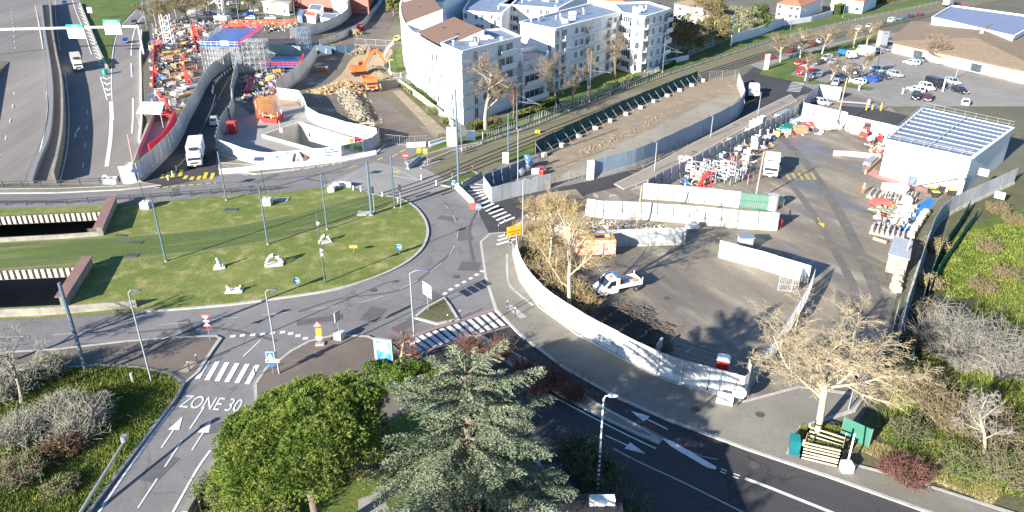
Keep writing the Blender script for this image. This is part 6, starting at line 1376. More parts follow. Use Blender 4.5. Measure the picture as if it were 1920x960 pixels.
def hgt(bx,by,ty,z0=0):
 b=G(bx,by);lo,hi=0,80
 for _ in range(40):
  m_=(lo+hi)/2;dz=m_-CH;dep=b.y*math.cos(PITCH)-dz*math.sin(PITCH);up=b.y*math.sin(PITCH)+dz*math.cos(PITCH)
  if 480-F*up/dep>ty:lo=m_
  else:hi=m_
 return lo
TP=[((162,697),530,'thick blue-grey tram pole at the bottom left beside the verge thicket',0,.2),((312,492),374,'tram pole on the left part of the roundabout lawn beside the two dark covers',0,.13),((425,377),284,'tram pole at the top edge of the lawn below the box truck',1,.14),
((503,460),350,'tram pole between the arch sculpture and the tall concrete block lamp',0,.13),((614,432),323,'tram pole standing behind the small arch sculpture',0,.12),((697,405),303,'thickest tram pole beside the black traffic light on the lawn',0,.2),((740,391),290,'tram pole at the right tip of the lawn',1,.15),
((860,346),168,'tallest tram pole on the small green corner before the zebra crossing',0,.2),((866,281),169,'tram pole with a white foot in front of the white totem',0,.13),((852,262),176,'tram pole against the base of the curved apartment corner',0,.12),((953,304),214,'tram pole beside the small white board on the tram verge',0,.14),
((969,241),158,'tram pole in front of the hedge below the link block',1,.12),((1105,191),95,'tram pole with a cantilever arm before the long apartment block',1,.13),((1242,136),70,'green-tinted tram pole with an arm by the white garden steps',1,.13),((1370,90),17,'tram pole with an arm at the white garden wall',1,.13),((1482,55),-6,'tram pole beyond the pollarded car park tree',1,.13),((1580,33),-30,'tram pole at the top edge by the clipped hedge',0,.13)]
for p,ty,lab,arm,r_ in TP:
 b=G(*p);h=min(16,hgt(*p,ty));r=thing('tram_pole',lab,'pole',b,group='tram poles along the tracks');m=M();m.tube([(0,0,0),(0,0,h)],[r_,r_*.8],8);m.build('pole',tpole,r);m=M();m.cyl((0,0,0),r_*1.5,.3,8);m.build('foot',concr,r)
 if arm:m=M();m.tube([(0,0,h*.62),(4.6,-1.6,h*.60)],[.05,.04],5);m.tube([(0,0,h*.78),(4.0,-1.4,h*.61)],[.02,.02],4);m.build('arm',gmet,r)
SL=[((285,718),544,'tall street lamp at the tip of the left verge',.5,1),((524,702),543,'tall street lamp behind the blue pedestrian sign at the corner pavement',.5,1),((780,680),507,'street lamp with an orange band at its foot beside the zebra crossing',1.2,1),((1119,938),742,'white street lamp with reflective rings in the shaded road',.3,1),
((971,342),243,'lamp post inside the small triangular compound',.4,1),((980,470),335,'lamp post rising through the golden brush behind the yellow sign',.4,1),((1227,322),266,'nearest street lamp on the beige footway',.6,-1),((1332,258),217,'middle street lamp on the beige footway',.6,-1),((1421,215),172,'far street lamp on the beige footway',.6,-1),
((1643,137),92,'car park lamp between the blue and silver cars',.4,1),((1791,148),118,'car park lamp near the right edge',.4,1),((1235,118),88,'small round-headed garden lamp by the end apartment block',.1,1),((732,142),112,'white garden lamp at the small lawn fence',.3,1),((500,37),-20,'street lamp among the parked cars at the top left',.3,1),((554,38),2,'street lamp beside the dark green car at the top',.3,1),((276,56),0,'thin lamp post on the right shoulder of the motorway branch',.3,1),((448,38),0,'thin lamp post left of the blue parked car',.3,1)]
for p,ty,lab,arm,s in SL:
 b=G(*p);h=hgt(*p,ty);h=min(h,12);r=thing('street_lamp',lab,'street lamp',b,group='street lamps');wt='white' in lab;m=M();m.tube([(0,0,0),(0,0,h*.97),(s*arm*.5,0,h),(s*arm,0,h)],[.1,.065,.05,.04],7);m.build('pole',wh if wt else lpole,r)
 m=M();m.ball((s*(arm+.35),0,h),(.42,.2,.1),10,5);m.build('lamp_head',pm('lamp_head',(.10,.13,.2),.25,.1)if not wt else pm('lamp_head_pale',(.55,.6,.7),.3,.1),r)
 if 'orange' in lab:m=M();m.cyl((0,0,.05),.14,1.2,8);m.build('band',org,r)
 if 'rings' in lab:
  m=M();[m.cyl((0,0,1+k*.45),.115,.16,8)for k in range(9)];m.build('band',dmet,r)
for p,ty,lab in[((1415,378),284,'tall wooden pole in front of the white yard lorry'),((1194,425),347,'wooden pole rising between the pale hoarding and the entrance lane'),((1568,236),146,'wooden pole at the corner of the white storage yard hoarding'),((1690,505),425,'wooden pole over the grey shed roof at the right yard edge'),((252,318),252,'leaning wooden pole beside the striped white shed by the motorway'),((208,280),262,'thin wooden pole stub')][:5]:
 b=G(*p);r=tag(M().tube([b,b+Vector((.25,0,hgt(*p,ty)))],[.13,.09],8).build('wooden_pole',woodp),lab,'pole','wooden poles of the works')
for p,ty,lab in[((502,385),298,'temporary lamp on a pale concrete block at the top of the lawn'),((275,391),320,'temporary lamp on a weathered concrete block beside the pink-brown parapet')]:
 b=G(*p);r=thing('block_lamp',lab,'lamp',b);h=hgt(*p,ty);m=M();m.box((0,0,.6),(1.3,1.3,1.1));m.build('concrete_block',MATS['pale_block'],r);m=M();m.tube([(0,0,1.1),(-.2,0,h)],[.05,.04],6);m.build('pole',dmet,r);m=M();m.box((-.2,0,h),(1.5,.7,.08),mat=Matrix.Rotation(.5,3,'X'));m.build('panel',pm('panel_blue',(.05,.07,.16),.3,.1),r)
def sign_pole(r,h,rad=.035,mt=gmet):m=M();m.tube([(0,0,0),(0,0,h)],[rad,rad],6);m.build('post',mt,r)
def disc(m,z,R_,y=-.05,n=24,x=0):m.tube([(x,y,z),(x,y-.02,z)],[R_,R_],n)
def rsign(label,p,h,kind,rz=0,zz=0,nm='road_sign'):
 r=thing(nm,label,'road sign',G(*p,0)+Vector((0,0,zz)),rz);sign_pole(r,h)
 if kind=='arrow':
  m=M();disc(m,h-.3,.42,-.04);m.build('rim',wh,r);m=M();disc(m,h-.3,.38,-.062);m.build('face',blue,r);m=M();m.box((-.03,-.1,h-.3),(.38,.01,.09));m.add([(.1,-.105,h-.12),(.1,-.105,h-.48),(.3,-.105,h-.3)],[(0,1,2)]);m.build('arrow',wh,r)
 if kind=='noentry':
  m=M();disc(m,h-.35,.5,-.04);m.build('face',red,r);m=M();m.box((0,-.08,h-.35),(.72,.01,.17));m.build('bar',wh,r)
 if kind=='ped':
  m=M();m.box((0,-.05,h-.35),(.8,.02,.8));m.build('face',wh,r);m=M();m.box((0,-.067,h-.35),(.72,.01,.72));m.build('blue_field',blue,r);m=M();m.add([(-.26,-.078,h-.62),(.26,-.078,h-.62),(0,-.078,h-.12)],[(0,1,2)]);m.build('triangle',wh,r);m=M();m.box((0,-.083,h-.45),(.07,.004,.26));m.build('figure',dmet,r)
 if kind=='giveway':
  for z,S_,up in((h-.35,.55,-1),(h-1.25,.5,1)):
   m=M();m.add([(-S_,-.05,z-up*S_*.55),(S_,-.05,z-up*S_*.55),(0,-.05,z+up*S_*.65)],[(0,1,2)]);m.build('rim',red,r);s2=S_*.66;m=M();m.add([(-s2,-.06,z-up*s2*.48),(s2,-.06,z-up*s2*.48),(0,-.06,z+up*s2*.72)],[(0,1,2)]);m.build('face',wh,r)
  m=M();m.box((0,-.055,h-.82),(.6,.02,.2));m.build('plate',wh,r)
 if kind=='plate':m=M();m.box((0,-.05,h-.2),(1.0,.03,.34));m.build('plate',yel,r)
 return r
rsign('round blue arrow sign at the lower edge of the roundabout lawn',(558,542),1.3,'arrow',zz=.16);rsign('round blue arrow sign on the right side of the roundabout lawn',(749,478),1.3,'arrow',zz=.16);rsign('round blue arrow sign in front of the red barrier at the zebra crossing',(898,405),1.7,'arrow')
rsign('red and white no entry sign at the end of the grey concrete barrier',(762,319),3.0,'noentry');rsign('blue pedestrian crossing sign on the green corner by the tallest tram pole',(849,354),1.4,'ped');rsign('give way sign above a red-edged triangle on the left pavement',(395,640),3.2,'giveway',zz=.14);rsign('small yellow plate on a stick in the roundabout lawn',(664,476),1.1,'plate',zz=.16,nm='yellow_plate')
r=rsign('blue pedestrian crossing sign above white and blue plates at the corner lamp',(513,704),2.6,'ped',zz=.14);m=M();m.box((.15,-.05,1.62),(1.3,.03,.36));m.build('plate',wh,r);m=M();m.box((0,-.05,1.2),(.55,.03,.4));m.build('lower_plate',blue,r);m=M();disc(m,1.62,.13,-.07,x=-.3);m.build('symbol',blue,r)
r=thing('diversion_board','yellow diversion board with dark lettering at the start of the curved hoarding','road sign',G(963,460),R(28));
for x in(-.8,.8):m=M();m.tube([(x,0,0),(x,0,2.9)],[.04,.04],6);m.build('post',gmet,r)
m=M();m.box((0,-.06,2.15),(2.1,.04,1.5));m.build('board',pm('sign_yellow',(.85,.48,.02),.5,.05),r)
for t,z,x in(('P',2.45,-.3),('DEVIATION',2.0,0),('CENTRE',1.6,.1)):text_obj('lettering',t,.36,pm('sign_dark',(.25,.06,.02),.6,.05),r,Matrix.Translation((x,-.09,z))@FACE)
r=thing('direction_sign','white stacked direction sign on the splitter island','road sign',G(803,582,0)+Vector((0,0,.14)),R(-50))
m=M();m.tube([(0,0,0),(0,0,3.4)],[.06,.06],8);m.build('post',gmet,r)
for k in range(4):
 m=M();m.box((.1,-.06,3.2-k*.42),(1.7,.04,.34));pl=m.build('panel',wh,r);text_obj('lettering',('AEROPORT','CENTRE','BEAUZELLE','STADE')[k],.2,pm('sign_ink',(.03,.04,.1),.6,.05),pl,Matrix.Translation((.1,-.085,3.13-k*.42))@FACE)
r=thing('roadworks_sign','stacked roadworks signs with an orange plate on the corner pavement','road sign',G(600,648)+Vector((0,0,.14)),R(10));sign_pole(r,2.7)
m=M();m.add([(-.4,-.05,2.2),(.4,-.05,2.2),(0,-.05,2.85)],[(0,1,2)]);m.build('triangle',pm('sign_pink',(.7,.3,.28),.6,.05),r);m=M();m.box((.05,-.05,1.6),(.6,.03,.8));m.build('orange_plate',pm('sign_orange',(.85,.38,.04),.6,.05),r);m=M();disc(m,.85,.38);m.build('disc',pm('sign_red_white',(.75,.35,.32),.6,.3,6),r);m=M();m.box((0,0,.08),(.9,.6,.14));m.build('base',concr,r)
r=thing('planter_sign','narrow road sign rising from a white concrete planter on the corner pavement','road sign',G(637,636)+Vector((0,0,.14)),R(70));m=M();m.box((0,0,.4),(.9,.9,.8));m.build('planter',MATS['pale_block'],r);m=M();m.tube([(0,0,.8),(0,0,3.3)],[.04,.04],6);m.build('post',gmet,r);m=M();m.box((0,-.05,2.7),(.9,.04,1.2));m.build('plate',gmet,r);m=M();m.box((0,.05,2.7),(.85,.03,1.1));m.build('face',wh,r)
r=thing('advertising_case','street advertising case with a blue and white poster beside the small bare tree','advertising panel',G(722,686)+Vector((0,0,.14)),R(-12));m=M();m.box((0,0,1.6),(1.9,.28,2.9));m.box((0,0,.15),(.8,.3,.3));m.build('case',pm('case_grey',(.35,.36,.36),.5,.1),r);m=M();m.box((.05,-.15,1.65),(1.55,.02,2.4));m.build('poster',gm('poster_print',(.03,.20,.55),(.08,.35,.70),(.55,.62,.75),s1=.5,s2=.8,c3amt=.42),r)
def slab(label,nm,p,w_,d_,h,rz,mt,cat,stripes_=None):
 r=thing(nm,label,cat,G(*p),rz);m=M();m.box((0,0,h/2+.05),(w_,d_,h));m.build('panel',mt,r);m=M();m.box((0,0,.04),(w_+.2,d_+.2,.1));m.build('base',concr,r)
 if stripes_:m=M();[m.box((0,-d_/2-.01,h*q),(w_*.8,.02,h*.03))for q in stripes_];m.build('print_line',pm('pale_print',(.5,.5,.48)),r)
 return r
slab('tall white totem beside the tram pole with a white foot','totem',(848,274),1.9,.4,3.6,R(-10),wh,'totem',(.4,.6,.8));slab('white electrical cabinet by the tram verge','cabinet',(883,263),1.7,.8,1.8,R(5),wh,'cabinet');slab('white advertising totem on the car park lawn tip','totem',(1436,131),1.3,.3,4.2,R(20),wh,'totem')
slab('small white board on the tram verge beside a tram pole','board',(948,306),1.1,.1,1.9,0,wh,'board');slab('tall dark information pillar at the car park edge beside the silver car','pillar',(1513,154),.5,.4,2.6,0,pm('navy_pillar',(.05,.08,.16),.4,.1),'pillar')
slab('pair of white cabinets at the end of the curved hoarding','cabinet',(1358,757),1.5,.6,1.0,R(-22),wh,'cabinet')
r=thing('satellite_dish','white round dish on a stand at the corner of the curved hoarding','dish',G(1382,762)+Vector((0,0,.14)),R(-20));m=M();m.tube([(0,0,0),(0,0,1.2)],[.08,.06],6);m.build('stand',dmet,r);m=M();m.tube([(0,.0,1.5),(0,-.12,1.5)],[.45,.62],20);m.build('dish',wh,r)
m=M();b=G(1006,320);r=thing('parking_board','blue and white symbol board in the triangular compound','road sign',G(987,322),R(10));sign_pole(r,3.0);m.box((0,-.06,2.2),(.9,.04,1.8));m.build('board',pm('board_blue',(.05,.18,.42),.5,.1),r);m=M();[m.box((-.15+.25*(k%2),-.09,2.8-k*.35),(.25,.02,.2))for k in range(4)];m.build('symbol',wh,r)
gb_=GM(270,104);hh=0;lo,hi=0,20
Yb=gb_.y
def zat(py,Y,z0=0):
 a=math.atan((py-480)/F)+PITCH;return CH-Y*math.tan(a)
zb_=zat(49,Yb)
def xat(px,Y,z):dep=Y*math.cos(PITCH)-(z-CH)*math.sin(PITCH);return(px-960)*dep/F
r=thing('sign_gantry','pale steel gantry over the motorway carrying two green and white direction boards','gantry',gb_);o_=Vector(r.location);xr=xat(259,Yb,zb_);m=M();m.beam((gb_.x,Yb,gb_.z),(xr,Yb,zb_),.45,.45);m.build('leg',gmet if False else pm('gantry_steel',(.55,.55,.52),.5,.08),r,world=True)
xl=xat(-30,Yb,zb_-1);m=M();m.beam((xr,Yb,zb_),(xl,Yb,zb_-1.0),.5,.6);m.build('beam',MATS['gantry_steel'],r,world=True);m=M();m.beam((xl,Yb,zb_-1),(xl,Yb,gb_.z-1),.45);m.build('leg',MATS['gantry_steel'],r,world=True)
def gboard(px0,px1,pyt,pyb,head,lines):
 z1,z0=zat(pyt,Yb-.6),zat(pyb,Yb-.6);x0,x1=xat(px0,Yb-.6,(z0+z1)/2),xat(px1,Yb-.6,(z0+z1)/2);W_=x1-x0;H_=z1-z0;cx=(x0+x1)/2;Y=Yb-.5;m=M();m.box((cx,Y,z0+H_*.39),(W_,.12,H_*.78));b=m.build('board',wh,r,world=True)
 m=M();m.box((cx,Y,z1-H_*.11),(W_,.14,H_*.215));m.build('header',pm('sign_green',(.0,.38,.26),.5,.05),b,world=o_)
 L_=Vector((cx,Y-.09,0))-o_
 text_obj('header_lettering',head,H_*.17,wh,b,Matrix.Translation((L_.x,L_.y,z1-H_*.17-o_.z))@FACE)
 for k,t in enumerate(lines):text_obj('lettering',t,H_*.125,pm('sign_ink',(.03,.04,.1)),b,Matrix.Translation((L_.x,L_.y,z1-H_*(.36+.15*k)-o_.z))@FACE)
 m=M();zc=z0+H_*.1;m.add([(cx-.25,Y-.08,zc+.2),(cx+.25,Y-.08,zc+.2),(cx,Y-.08,zc-.15)],[(0,1,2)]);m.box((cx,Y-.085,zc+.3),(.16,.01,.25));m.build('arrow',dmet,b,world=o_)
gboard(126,157,46,72,'AUCH',['COLOMIERS','CORNEBARRIEU','BEAUZELLE']);gboard(195,226,37,65,'BLAGNAC',['AEROPORT','GRAMONT','PURPAN','CENTRE'])
r=thing('warning_sign','white warning sign on a post in the motorway grass wedge','road sign',GM(172,36)+Vector((0,0,.1)));sign_pole(r,4.5,.06);m=M();m.box((0,-.08,3.3),(1.8,.04,2.0));m.build('board',wh,r);m=M();m.add([(-.6,-.11,3.3),(.6,-.11,3.3),(0,-.11,4.2)],[(0,1,2)]);m.build('triangle',MATS['sign_pink'],r)
r=thing('gore_beacon','round green beacon with a white arrow at the motorway split','road sign',GM(198,140));m=M();m.cyl((0,0,0),.65,1.5,14,.6);m.build('body',pm('beacon_green',(.0,.30,.24),.5,.1),r);m=M();m.box((0,-.68,.9),(.12,.02,.7));m.build('arrow',wh,r)
for p,ty,lab in[((702,396),350,'traffic light on the lawn right of the thickest tram pole'),((752,392),346,'traffic light at the right tip of the lawn behind a white bollard'),((802,310),266,'traffic light between the yellow blocks and the mesh barrier'),((848,334),312,'small black traffic light on the green corner')]:
 r=thing('traffic_light',lab,'traffic light',G(*p),group='traffic lights');h=hgt(*p,ty);m=M();m.tube([(0,0,0),(0,0,h-.2)],[.06,.05],6);m.build('post',lpole,r);m=M();m.box((0,-.1,h-.5),(.35,.3,1.0));m.build('signal_head',dmet,r);m=M();[disc(m,h-.2-k*.3,.1,-.27,10)for k in range(3)];m.build('lens',glass,r)
r=thing('signal_post','thin post with a small red light by the tram crossing','traffic light',G(889,332));m=M();m.tube([(0,0,0),(0,0,2.6)],[.04,.04],6);m.build('post',dmet,r);m=M();m.ball((-.15,-.1,1.9),.22,8,5);m.build('lens',red,r)
BO=[((663,358),'at the lawn edge beside the fallen barrier block'),((677,360),'second along the lawn edge from the fallen barrier block'),((717,370),'on the lawn edge between the two big tram poles'),((746,381),'just left of the lawn tip traffic light'),((790,337),'in the middle of the tram crossing'),((818,348),'at the crossing edge near the green corner'),((316,338),'left end of the yellow temporary markings'),((324,330),'behind the left yellow markings'),((331,320),'by the left front corner of the box truck')]
for i,(p,l)in enumerate(BO):r=thing('bollard','white bollard '+l,'bollard',G(*p),group='white bollards');m=M();m.cyl((0,0,0),.12,.85,10);m.ball((0,0,.85),(.12,.12,.06),10,4);m.build('post',wh,r);m=M();m.cyl((0,0,.55),.125,.1,10);m.build('ring',gmet,r)
for i,(p,l)in enumerate([((371,684),'left of the ZONE 30 crossing'),((356,698),'nearer the verge at the ZONE 30 crossing'),((480,708),'right end of the ZONE 30 crossing'),((863,600),'on the splitter island tip'),((840,608),'at the lower edge of the splitter island'),((952,582),'at the right end of the long crossing'),((966,595),'second at the right end of the long crossing'),((935,437),'at the kerb below the upper crossing'),((946,427),'between the two upper crossings'),((962,423),'left of the yellow board')]):
 r=thing('dark_bollard','slim dark bollard with a pale tip '+l,'bollard',G(*p)+Vector((0,0,.14)),group='slim dark bollards');m=M();m.cyl((0,0,0),.06,1.0,8);m.build('post',dmet,r);m=M();m.ball((0,0,1.05),.08,8,5);m.build('tip',wh,r)
mar=pm('white_sculpture',(.72,.72,.70),.6,.05)
def sculpture(label,p,kind,sc,rz):
 r=thing('sculpture',label,'sculpture',G(*p)+Vector((0,0,.16)),rz,group='white sculptures on the roundabout lawn');r.scale=(sc*.85,)*3;m=M();m.box((0,0,.08),(2.6 if kind!='sit' else 1.9,1.5,.16));m.build('plinth',MATS['pale_block'],r);m=M()
 if kind=='arch':
  top=[Vector((-.45,0,1.35)),Vector((.35,0,1.4))];m.tube([top[0],(0,0,1.62),top[1]],[.26,.3,.26],8);m.ball((.75,-.1,1.25),.2,8,6)
  for x,y in((-1.1,-.45),(-1.1,.4),(1.0,-.5),(1.05,.45)):s=top[0]if x<0 else top[1];m.tube([s,(x*.75,y*.7,.95),(x,y,.55),(x*1.05,y,.18)],[.2,.16,.12,.1],7);m.ball((x*1.08,y,.24),(.22,.12,.09),8,5)
 elif kind=='sit':
  m.ball((0,0,.5),(.5,.42,.36),10,6);m.tube([(0,0,.6),(-.05,0,1.15),(-.12,0,1.55)],[.3,.24,.14],8);m.ball((-.18,0,1.75),(.22,.2,.24),10,6);m.ball((.55,.1,.42),.28,8,5);m.ball((-.5,.1,.4),.26,8,5);m.tube([(-.05,.2,1.35),(.3,.3,1.0),(.5,.2,.6)],[.12,.1,.09],6)
 else:
  for s in(-1,1):m.ball((s*.75,0,.4),(.4,.35,.28),9,6);m.ball((s*1.0,.1,.78),(.18,.18,.2),8,5);m.tube([(s*.75,0,.5),(s*.3,.1,.42),(s*.1,.15,.3)],[.18,.13,.1],7);m.tube([(s*.6,0,.5),(s*.85,-.3,.6),(s*1.05,-.3,.25)],[.12,.1,.08],6)
 m.build('figure',mar,r,smooth=True)
sculpture('white seated figure sculpture on the left of the lawn',(412,504),'sit',.85,.3);sculpture('white arched figure sculpture in the middle of the lawn',(515,498),'arch',1.0,.2);sculpture('white reclining twin figure sculpture near the lower kerb',(440,548),'rec',.9,.1);sculpture('smaller white arched figure sculpture near the slim mast',(610,456),'arch',.75,.5)
b=G(610,532);r=thing('camera_mast','slim dark mast with small cameras in the middle of the lawn','mast',b);h=hgt(610,532,397);m=M();m.tube([(0,0,0),(0,0,h)],[.11,.05],7);m.build('mast',pm('mast_green_grey',(.08,.11,.10),.5,.1),r)
for z in(h*.42,h*.48,h*.85):m=M();m.ball((.2,-.1,z),(.2,.16,.16),8,5);m.box((0,0,z),(.3,.25,.5));m.build('camera',gmet,r)
for i,(x,y,w_,d_,l)in enumerate([(256,457,1.7,1.0,'left of the second tram pole, upper'),(248,481,1.7,1.0,'left of the second tram pole, lower'),(434,395,2.0,.9,'below the tram pole near the box truck'),(228,444,1.6,.7,'beside the upper parapet corner')]):m=M();p=G(x,y);m.box((p.x,p.y,.19),(w_,d_,.06));tag(m.build('access_cover',pm('cover_dark',(.07,.07,.075),.8,.2)),'dark rectangular access cover on the lawn '+l,'cover','access covers in the lawn')
for i,(x,y,w_,d_,l)in enumerate([(529,376,2.0,1.4,'right of the block lamp'),(686,402,2.4,1.6,'left of the thickest tram pole')]):m=M();p=G(x,y);m.box((p.x,p.y,.2),(w_,d_,.1));tag(m.build('concrete_slab',concr),'pale concrete slab in the lawn '+l,'slab')
for x,y,s_,l in((624,357,.9,'left of the round one'),(621,361,.9,'nearest the lawn edge')):m=M();p=G(x,y);m.box((p.x,p.y,.45),(s_,s_,.85),rz=.4);tag(m.build('concrete_cube',MATS['pale_block']),'pale concrete cube on the ring road shoulder '+l,'block')
m=M();p=G(632,354);m.ball((p.x,p.y,.6),(.75,.6,.6),12,7);tag(m.build('stone_boulder',MATS['pale_block'],smooth=True),'round pale boulder between the cubes and the fallen barrier block','boulder')
a,b=G(150,962,.5),G(234,826,2.2);r=thing('leaning_lamp','fallen grey lamp post leaning across the left verge','street lamp',a);m=M();m.tube([a,b],[.14,.1],8);m.build('pole',gmet,r,world=True);m=M();m.tube([b,b+Vector((0,0,.5))],[.28,.28],12);m.build('lamp_head',gmet,r,world=True)
m=M();p=G(250,717,.2);m.cyl(p,.13,1.1,8);tag(m.build('marker_post',concr),'short pale marker post standing in the left verge grass','post')
P=GP([(430,842),(405,880),(378,925),(350,975)]);m=M();m.ribbon(P,-.25,.25,0,.9);tag(m.build('low_wall',concd),'low weathered wall along the right side of the ZONE 30 road','wall')
r=thing('plank_fence','dark plank fence behind the low wall under the pine','fence',P[0]);m=M();off=Vector((1.0,.3,0));Q=resample([p+off for p in P],.2)
for i,q in enumerate(Q):m.box((q.x,q.y,.95+.03*(i%3)),(.17,.05,1.9),rz=-1.1)
m.build('planks',pm('dark_planks',(.10,.075,.055),.9,.3,3),r,world=True);m=M();m.beam(P[0]+off+Vector((.1,0,1.5)),P[-1]+off+Vector((.1,0,1.5)),.08);m.build('rail',wood,r,world=True)
def pen_side(root,a,b,n,h):
 m=M()
 for k in range(n):z=.2+k*h/n;m.beam(a+Vector((0,0,z)),b+Vector((0,0,z+.03*(k%2))),.05,.14)
 m.build('rails',pm('pale_timber',(.52,.44,.32),.9,.2,2),root,world=True)
 L=(b-a).length;k=max(2,int(L/2)+1)
 for i in range(k):m=M();p=a+(b-a)*(i/(k-1));m.beam(p,p+Vector((0,0,h+.15)),.12);m.build('post',MATS['pale_timber'],root,world=True)
c0,c1,c2,c3=GP([(1500,861),(1570,878),(1578,848),(1512,826)]);r=thing('timber_pen','pale timber pen with horizontal rails around the foot of the plane tree','fence',c0)
pen_side(r,c0,c1,6,1.9);pen_side(r,c1,c2,5,1.9);pen_side(r,c3,c2,4,1.7);pen_side(r,c0,c3,2,1.3)
m=M();a,b=GP([(1478,855),(1497,859)]);m.loft([[q+Vector((dx,dy,z))for dx,dy,z in((0,0,.1),(.45,.9,.75),(.6,1.8,1.0),(.7,1.9,.1))]for q in(a,b)]);tag(m.build('draped_tarpaulin',pm('teal_tarp',(.01,.15,.16),.45,.3,1)),'shiny dark teal tarpaulin draped against the left side of the timber pen','tarpaulin')
r=thing('block_post','leaning white post in a white concrete block on the right verge','post',G(1585,884));m=M();m.box((0,0,.45),(.9,.8,.9));m.build('concrete_block',wh,r);m=M();m.beam((0,0,.9),(.5,.9,3.2),.12);m.build('post',wh,r)
P=GP([(1440,662),(1500,682),(1560,690),(1610,692),(1660,696)]);
a,b=GP([(1492,668),(1612,712)]);r=thing('lifting_gate','red and white lattice gate arm lying under the plane tree branches','gate',a);m=M()
for z in(.5,1.5):m.beam(a+Vector((0,0,z)),b+Vector((0,0,z)),.1)
m.build('arm',pm('faded_pink_paint',(.62,.30,.27),.6,.3,1.5),r,world=True);m=M()
for k in range(16):p=a+(b-a)*k/15;m.beam(p+Vector((0,0,.5)),p+Vector((0,0,1.5)),.06)
m.build('bars',MATS['faded_pink_paint'],r,world=True)
m=M();p=G(1612,706);m.box((p.x,p.y,.8),(.8,.8,1.4),rz=.3);tag(m.build('blue_drum',pm('drum_blue',(.03,.22,.62),.4,.1)),'small bright blue container under the plane tree branches','container')
r=thing('portable_toilet','red portable toilet with a white roof behind the curved hoarding','portable toilet',G(1352,706),R(-20));m=M();m.box((0,0,1.1),(1.15,1.15,2.1));m.build('cabin',red,r);m=M();m.loft([[Vector((x,y,2.15))for x,y in((-.62,-.62),(.62,-.62),(.62,.62),(-.62,.62))],[Vector((x,y,2.4))for x,y in((-.4,-.4),(.4,-.4),(.4,.4),(-.4,.4))]]);m.build('roof',wh,r);m=M();m.box((0,-.585,1.05),(.75,.02,1.85));m.build('door',pm('dark_red',(.38,.02,.02)),r)
r=thing('house','dark flat roofed house cut by the bottom edge of the photo','house',Vector((2.6,27.5,0)));m=M();m.box((0,0,5.35),(9.6,20.5,.3));m.build('roof',pm('dark_roof',(.03,.03,.035),.8,.2),r);m=M();m.box((0,0,2.6),(9.0,19.6,5.2));m.build('wall',concd,r);m=M();m.box((-1.5,2,6.3),(1.0,.8,1.9));m.build('chimney',whb,r)
m=M();p=G(1129,938,5.8);m.box(p,(1.7,.5,.55),rz=.02);tag(m.build('white_casing',wh),'pale blue-white box casing on the dark roof at the bottom edge','casing')
picket('short grey handrail by the clipped shrubs at the corner pavement',[(684,704),(694,695),(708,688)],1.0,gmet,gap=3,postgap=1.2,rails_=(1,),th=.05)
galv=pm('scaffold_tube',(.46,.47,.47),.45,.1,metal=.3)
def scaf(root,x0,x1,y0,y1,z0,z1,nx,ny,nz,mt,rr,o,ux=Vector((1,0,0)),uy=Vector((0,1,0)),r_=.05,name='scaffold_bay'):
 for i in range(nx):
  m=M();xa,xb=x0+(x1-x0)*i/nx,x0+(x1-x0)*(i+1)/nx;Pp=lambda x,y,z:o+ux*x+uy*y+Vector((0,0,z))
  for j in range(ny+1):
   y=y0+(y1-y0)*j/ny;m.beam(Pp(xa,y,z0),Pp(xa,y,z1),r_*1.3)
   if i==nx-1:m.beam(Pp(xb,y,z0),Pp(xb,y,z1),r_*1.3)
   for k in range(nz+1):
    z=z0+(z1-z0)*k/nz;m.beam(Pp(xa,y,z),Pp(xb,y,z),r_)
    if k<nz and j in(0,ny):m.beam(Pp(xa,y,z),Pp(xb,y,z+(z1-z0)/nz),r_*.8)if(i+j+k)%2 else m.beam(Pp(xb,y,z),Pp(xa,y,z+(z1-z0)/nz),r_*.8)
  for k in range(nz+1):z=z0+(z1-z0)*k/nz;m.beam(Pp(xa,y0,z),Pp(xa,y1,z),r_)
  m.build(name,mt,root,world=True)
ZD=7.2
d4=[G(x,y,ZD)for x,y in((374,86),(447,87),(492,53),(417,53))];d4=[Vector((p.x,p.y,0))for p in d4]
r=thing('scaffold_bridge','large scaffold platform with a bright blue deck and red edge rails spanning the diversion road','scaffolding',d4[0]);rr=random.Random(1)
m=M();m.prism([(p.x,p.y)for p in d4],ZD-.3,ZD);m.build('deck',bluedeck,r,world=True)
ux=(d4[1]-d4[0]).normalized();uy=(d4[3]-d4[0]).normalized();LX=(d4[1]-d4[0]).length;LY=(d4[3]-d4[0]).length
scaf(r,0,LX*.55,0,LY,.0,ZD-.3,7,5,5,galv,rr,d4[0],ux,uy);scaf(r,LX*.78,LX,0,LY,0,ZD-.3,4,7,5,galv,rr,d4[0],ux,uy)
for a,b,mt in((d4[1],d4[2],red),(d4[2],d4[3],red),(d4[0],d4[1],wh),(d4[0],d4[3],galv)):
 m=M();L=(b-a).length
 for z in(.5,1.1):m.beam(a+Vector((0,0,ZD+z)),b+Vector((0,0,ZD+z)),.09,.14 if mt is red else.07)
 k=0
 while k<=L:p=a+(b-a)*k/L;m.beam(p+Vector((0,0,ZD)),p+Vector((0,0,ZD+1.3)),.12 if mt is red else.07);k+=1.6
 m.build('edge_rail',mt,r,world=True)
m=M();p=d4[0]*.35+d4[1]*.65;m.box((p.x,p.y-.1,ZD+.8),(2.0,.06,1.2));m.build('white_board',wh,r,world=True)
c=G(480,137);c.z=0;r=thing('scaffold_tower','bare steel scaffold tower at the right front corner of the blue deck platform','scaffolding',c);scaf(r,-2.2,3.4,-1.5,3,0,8.5,4,3,6,galv,rr,c)
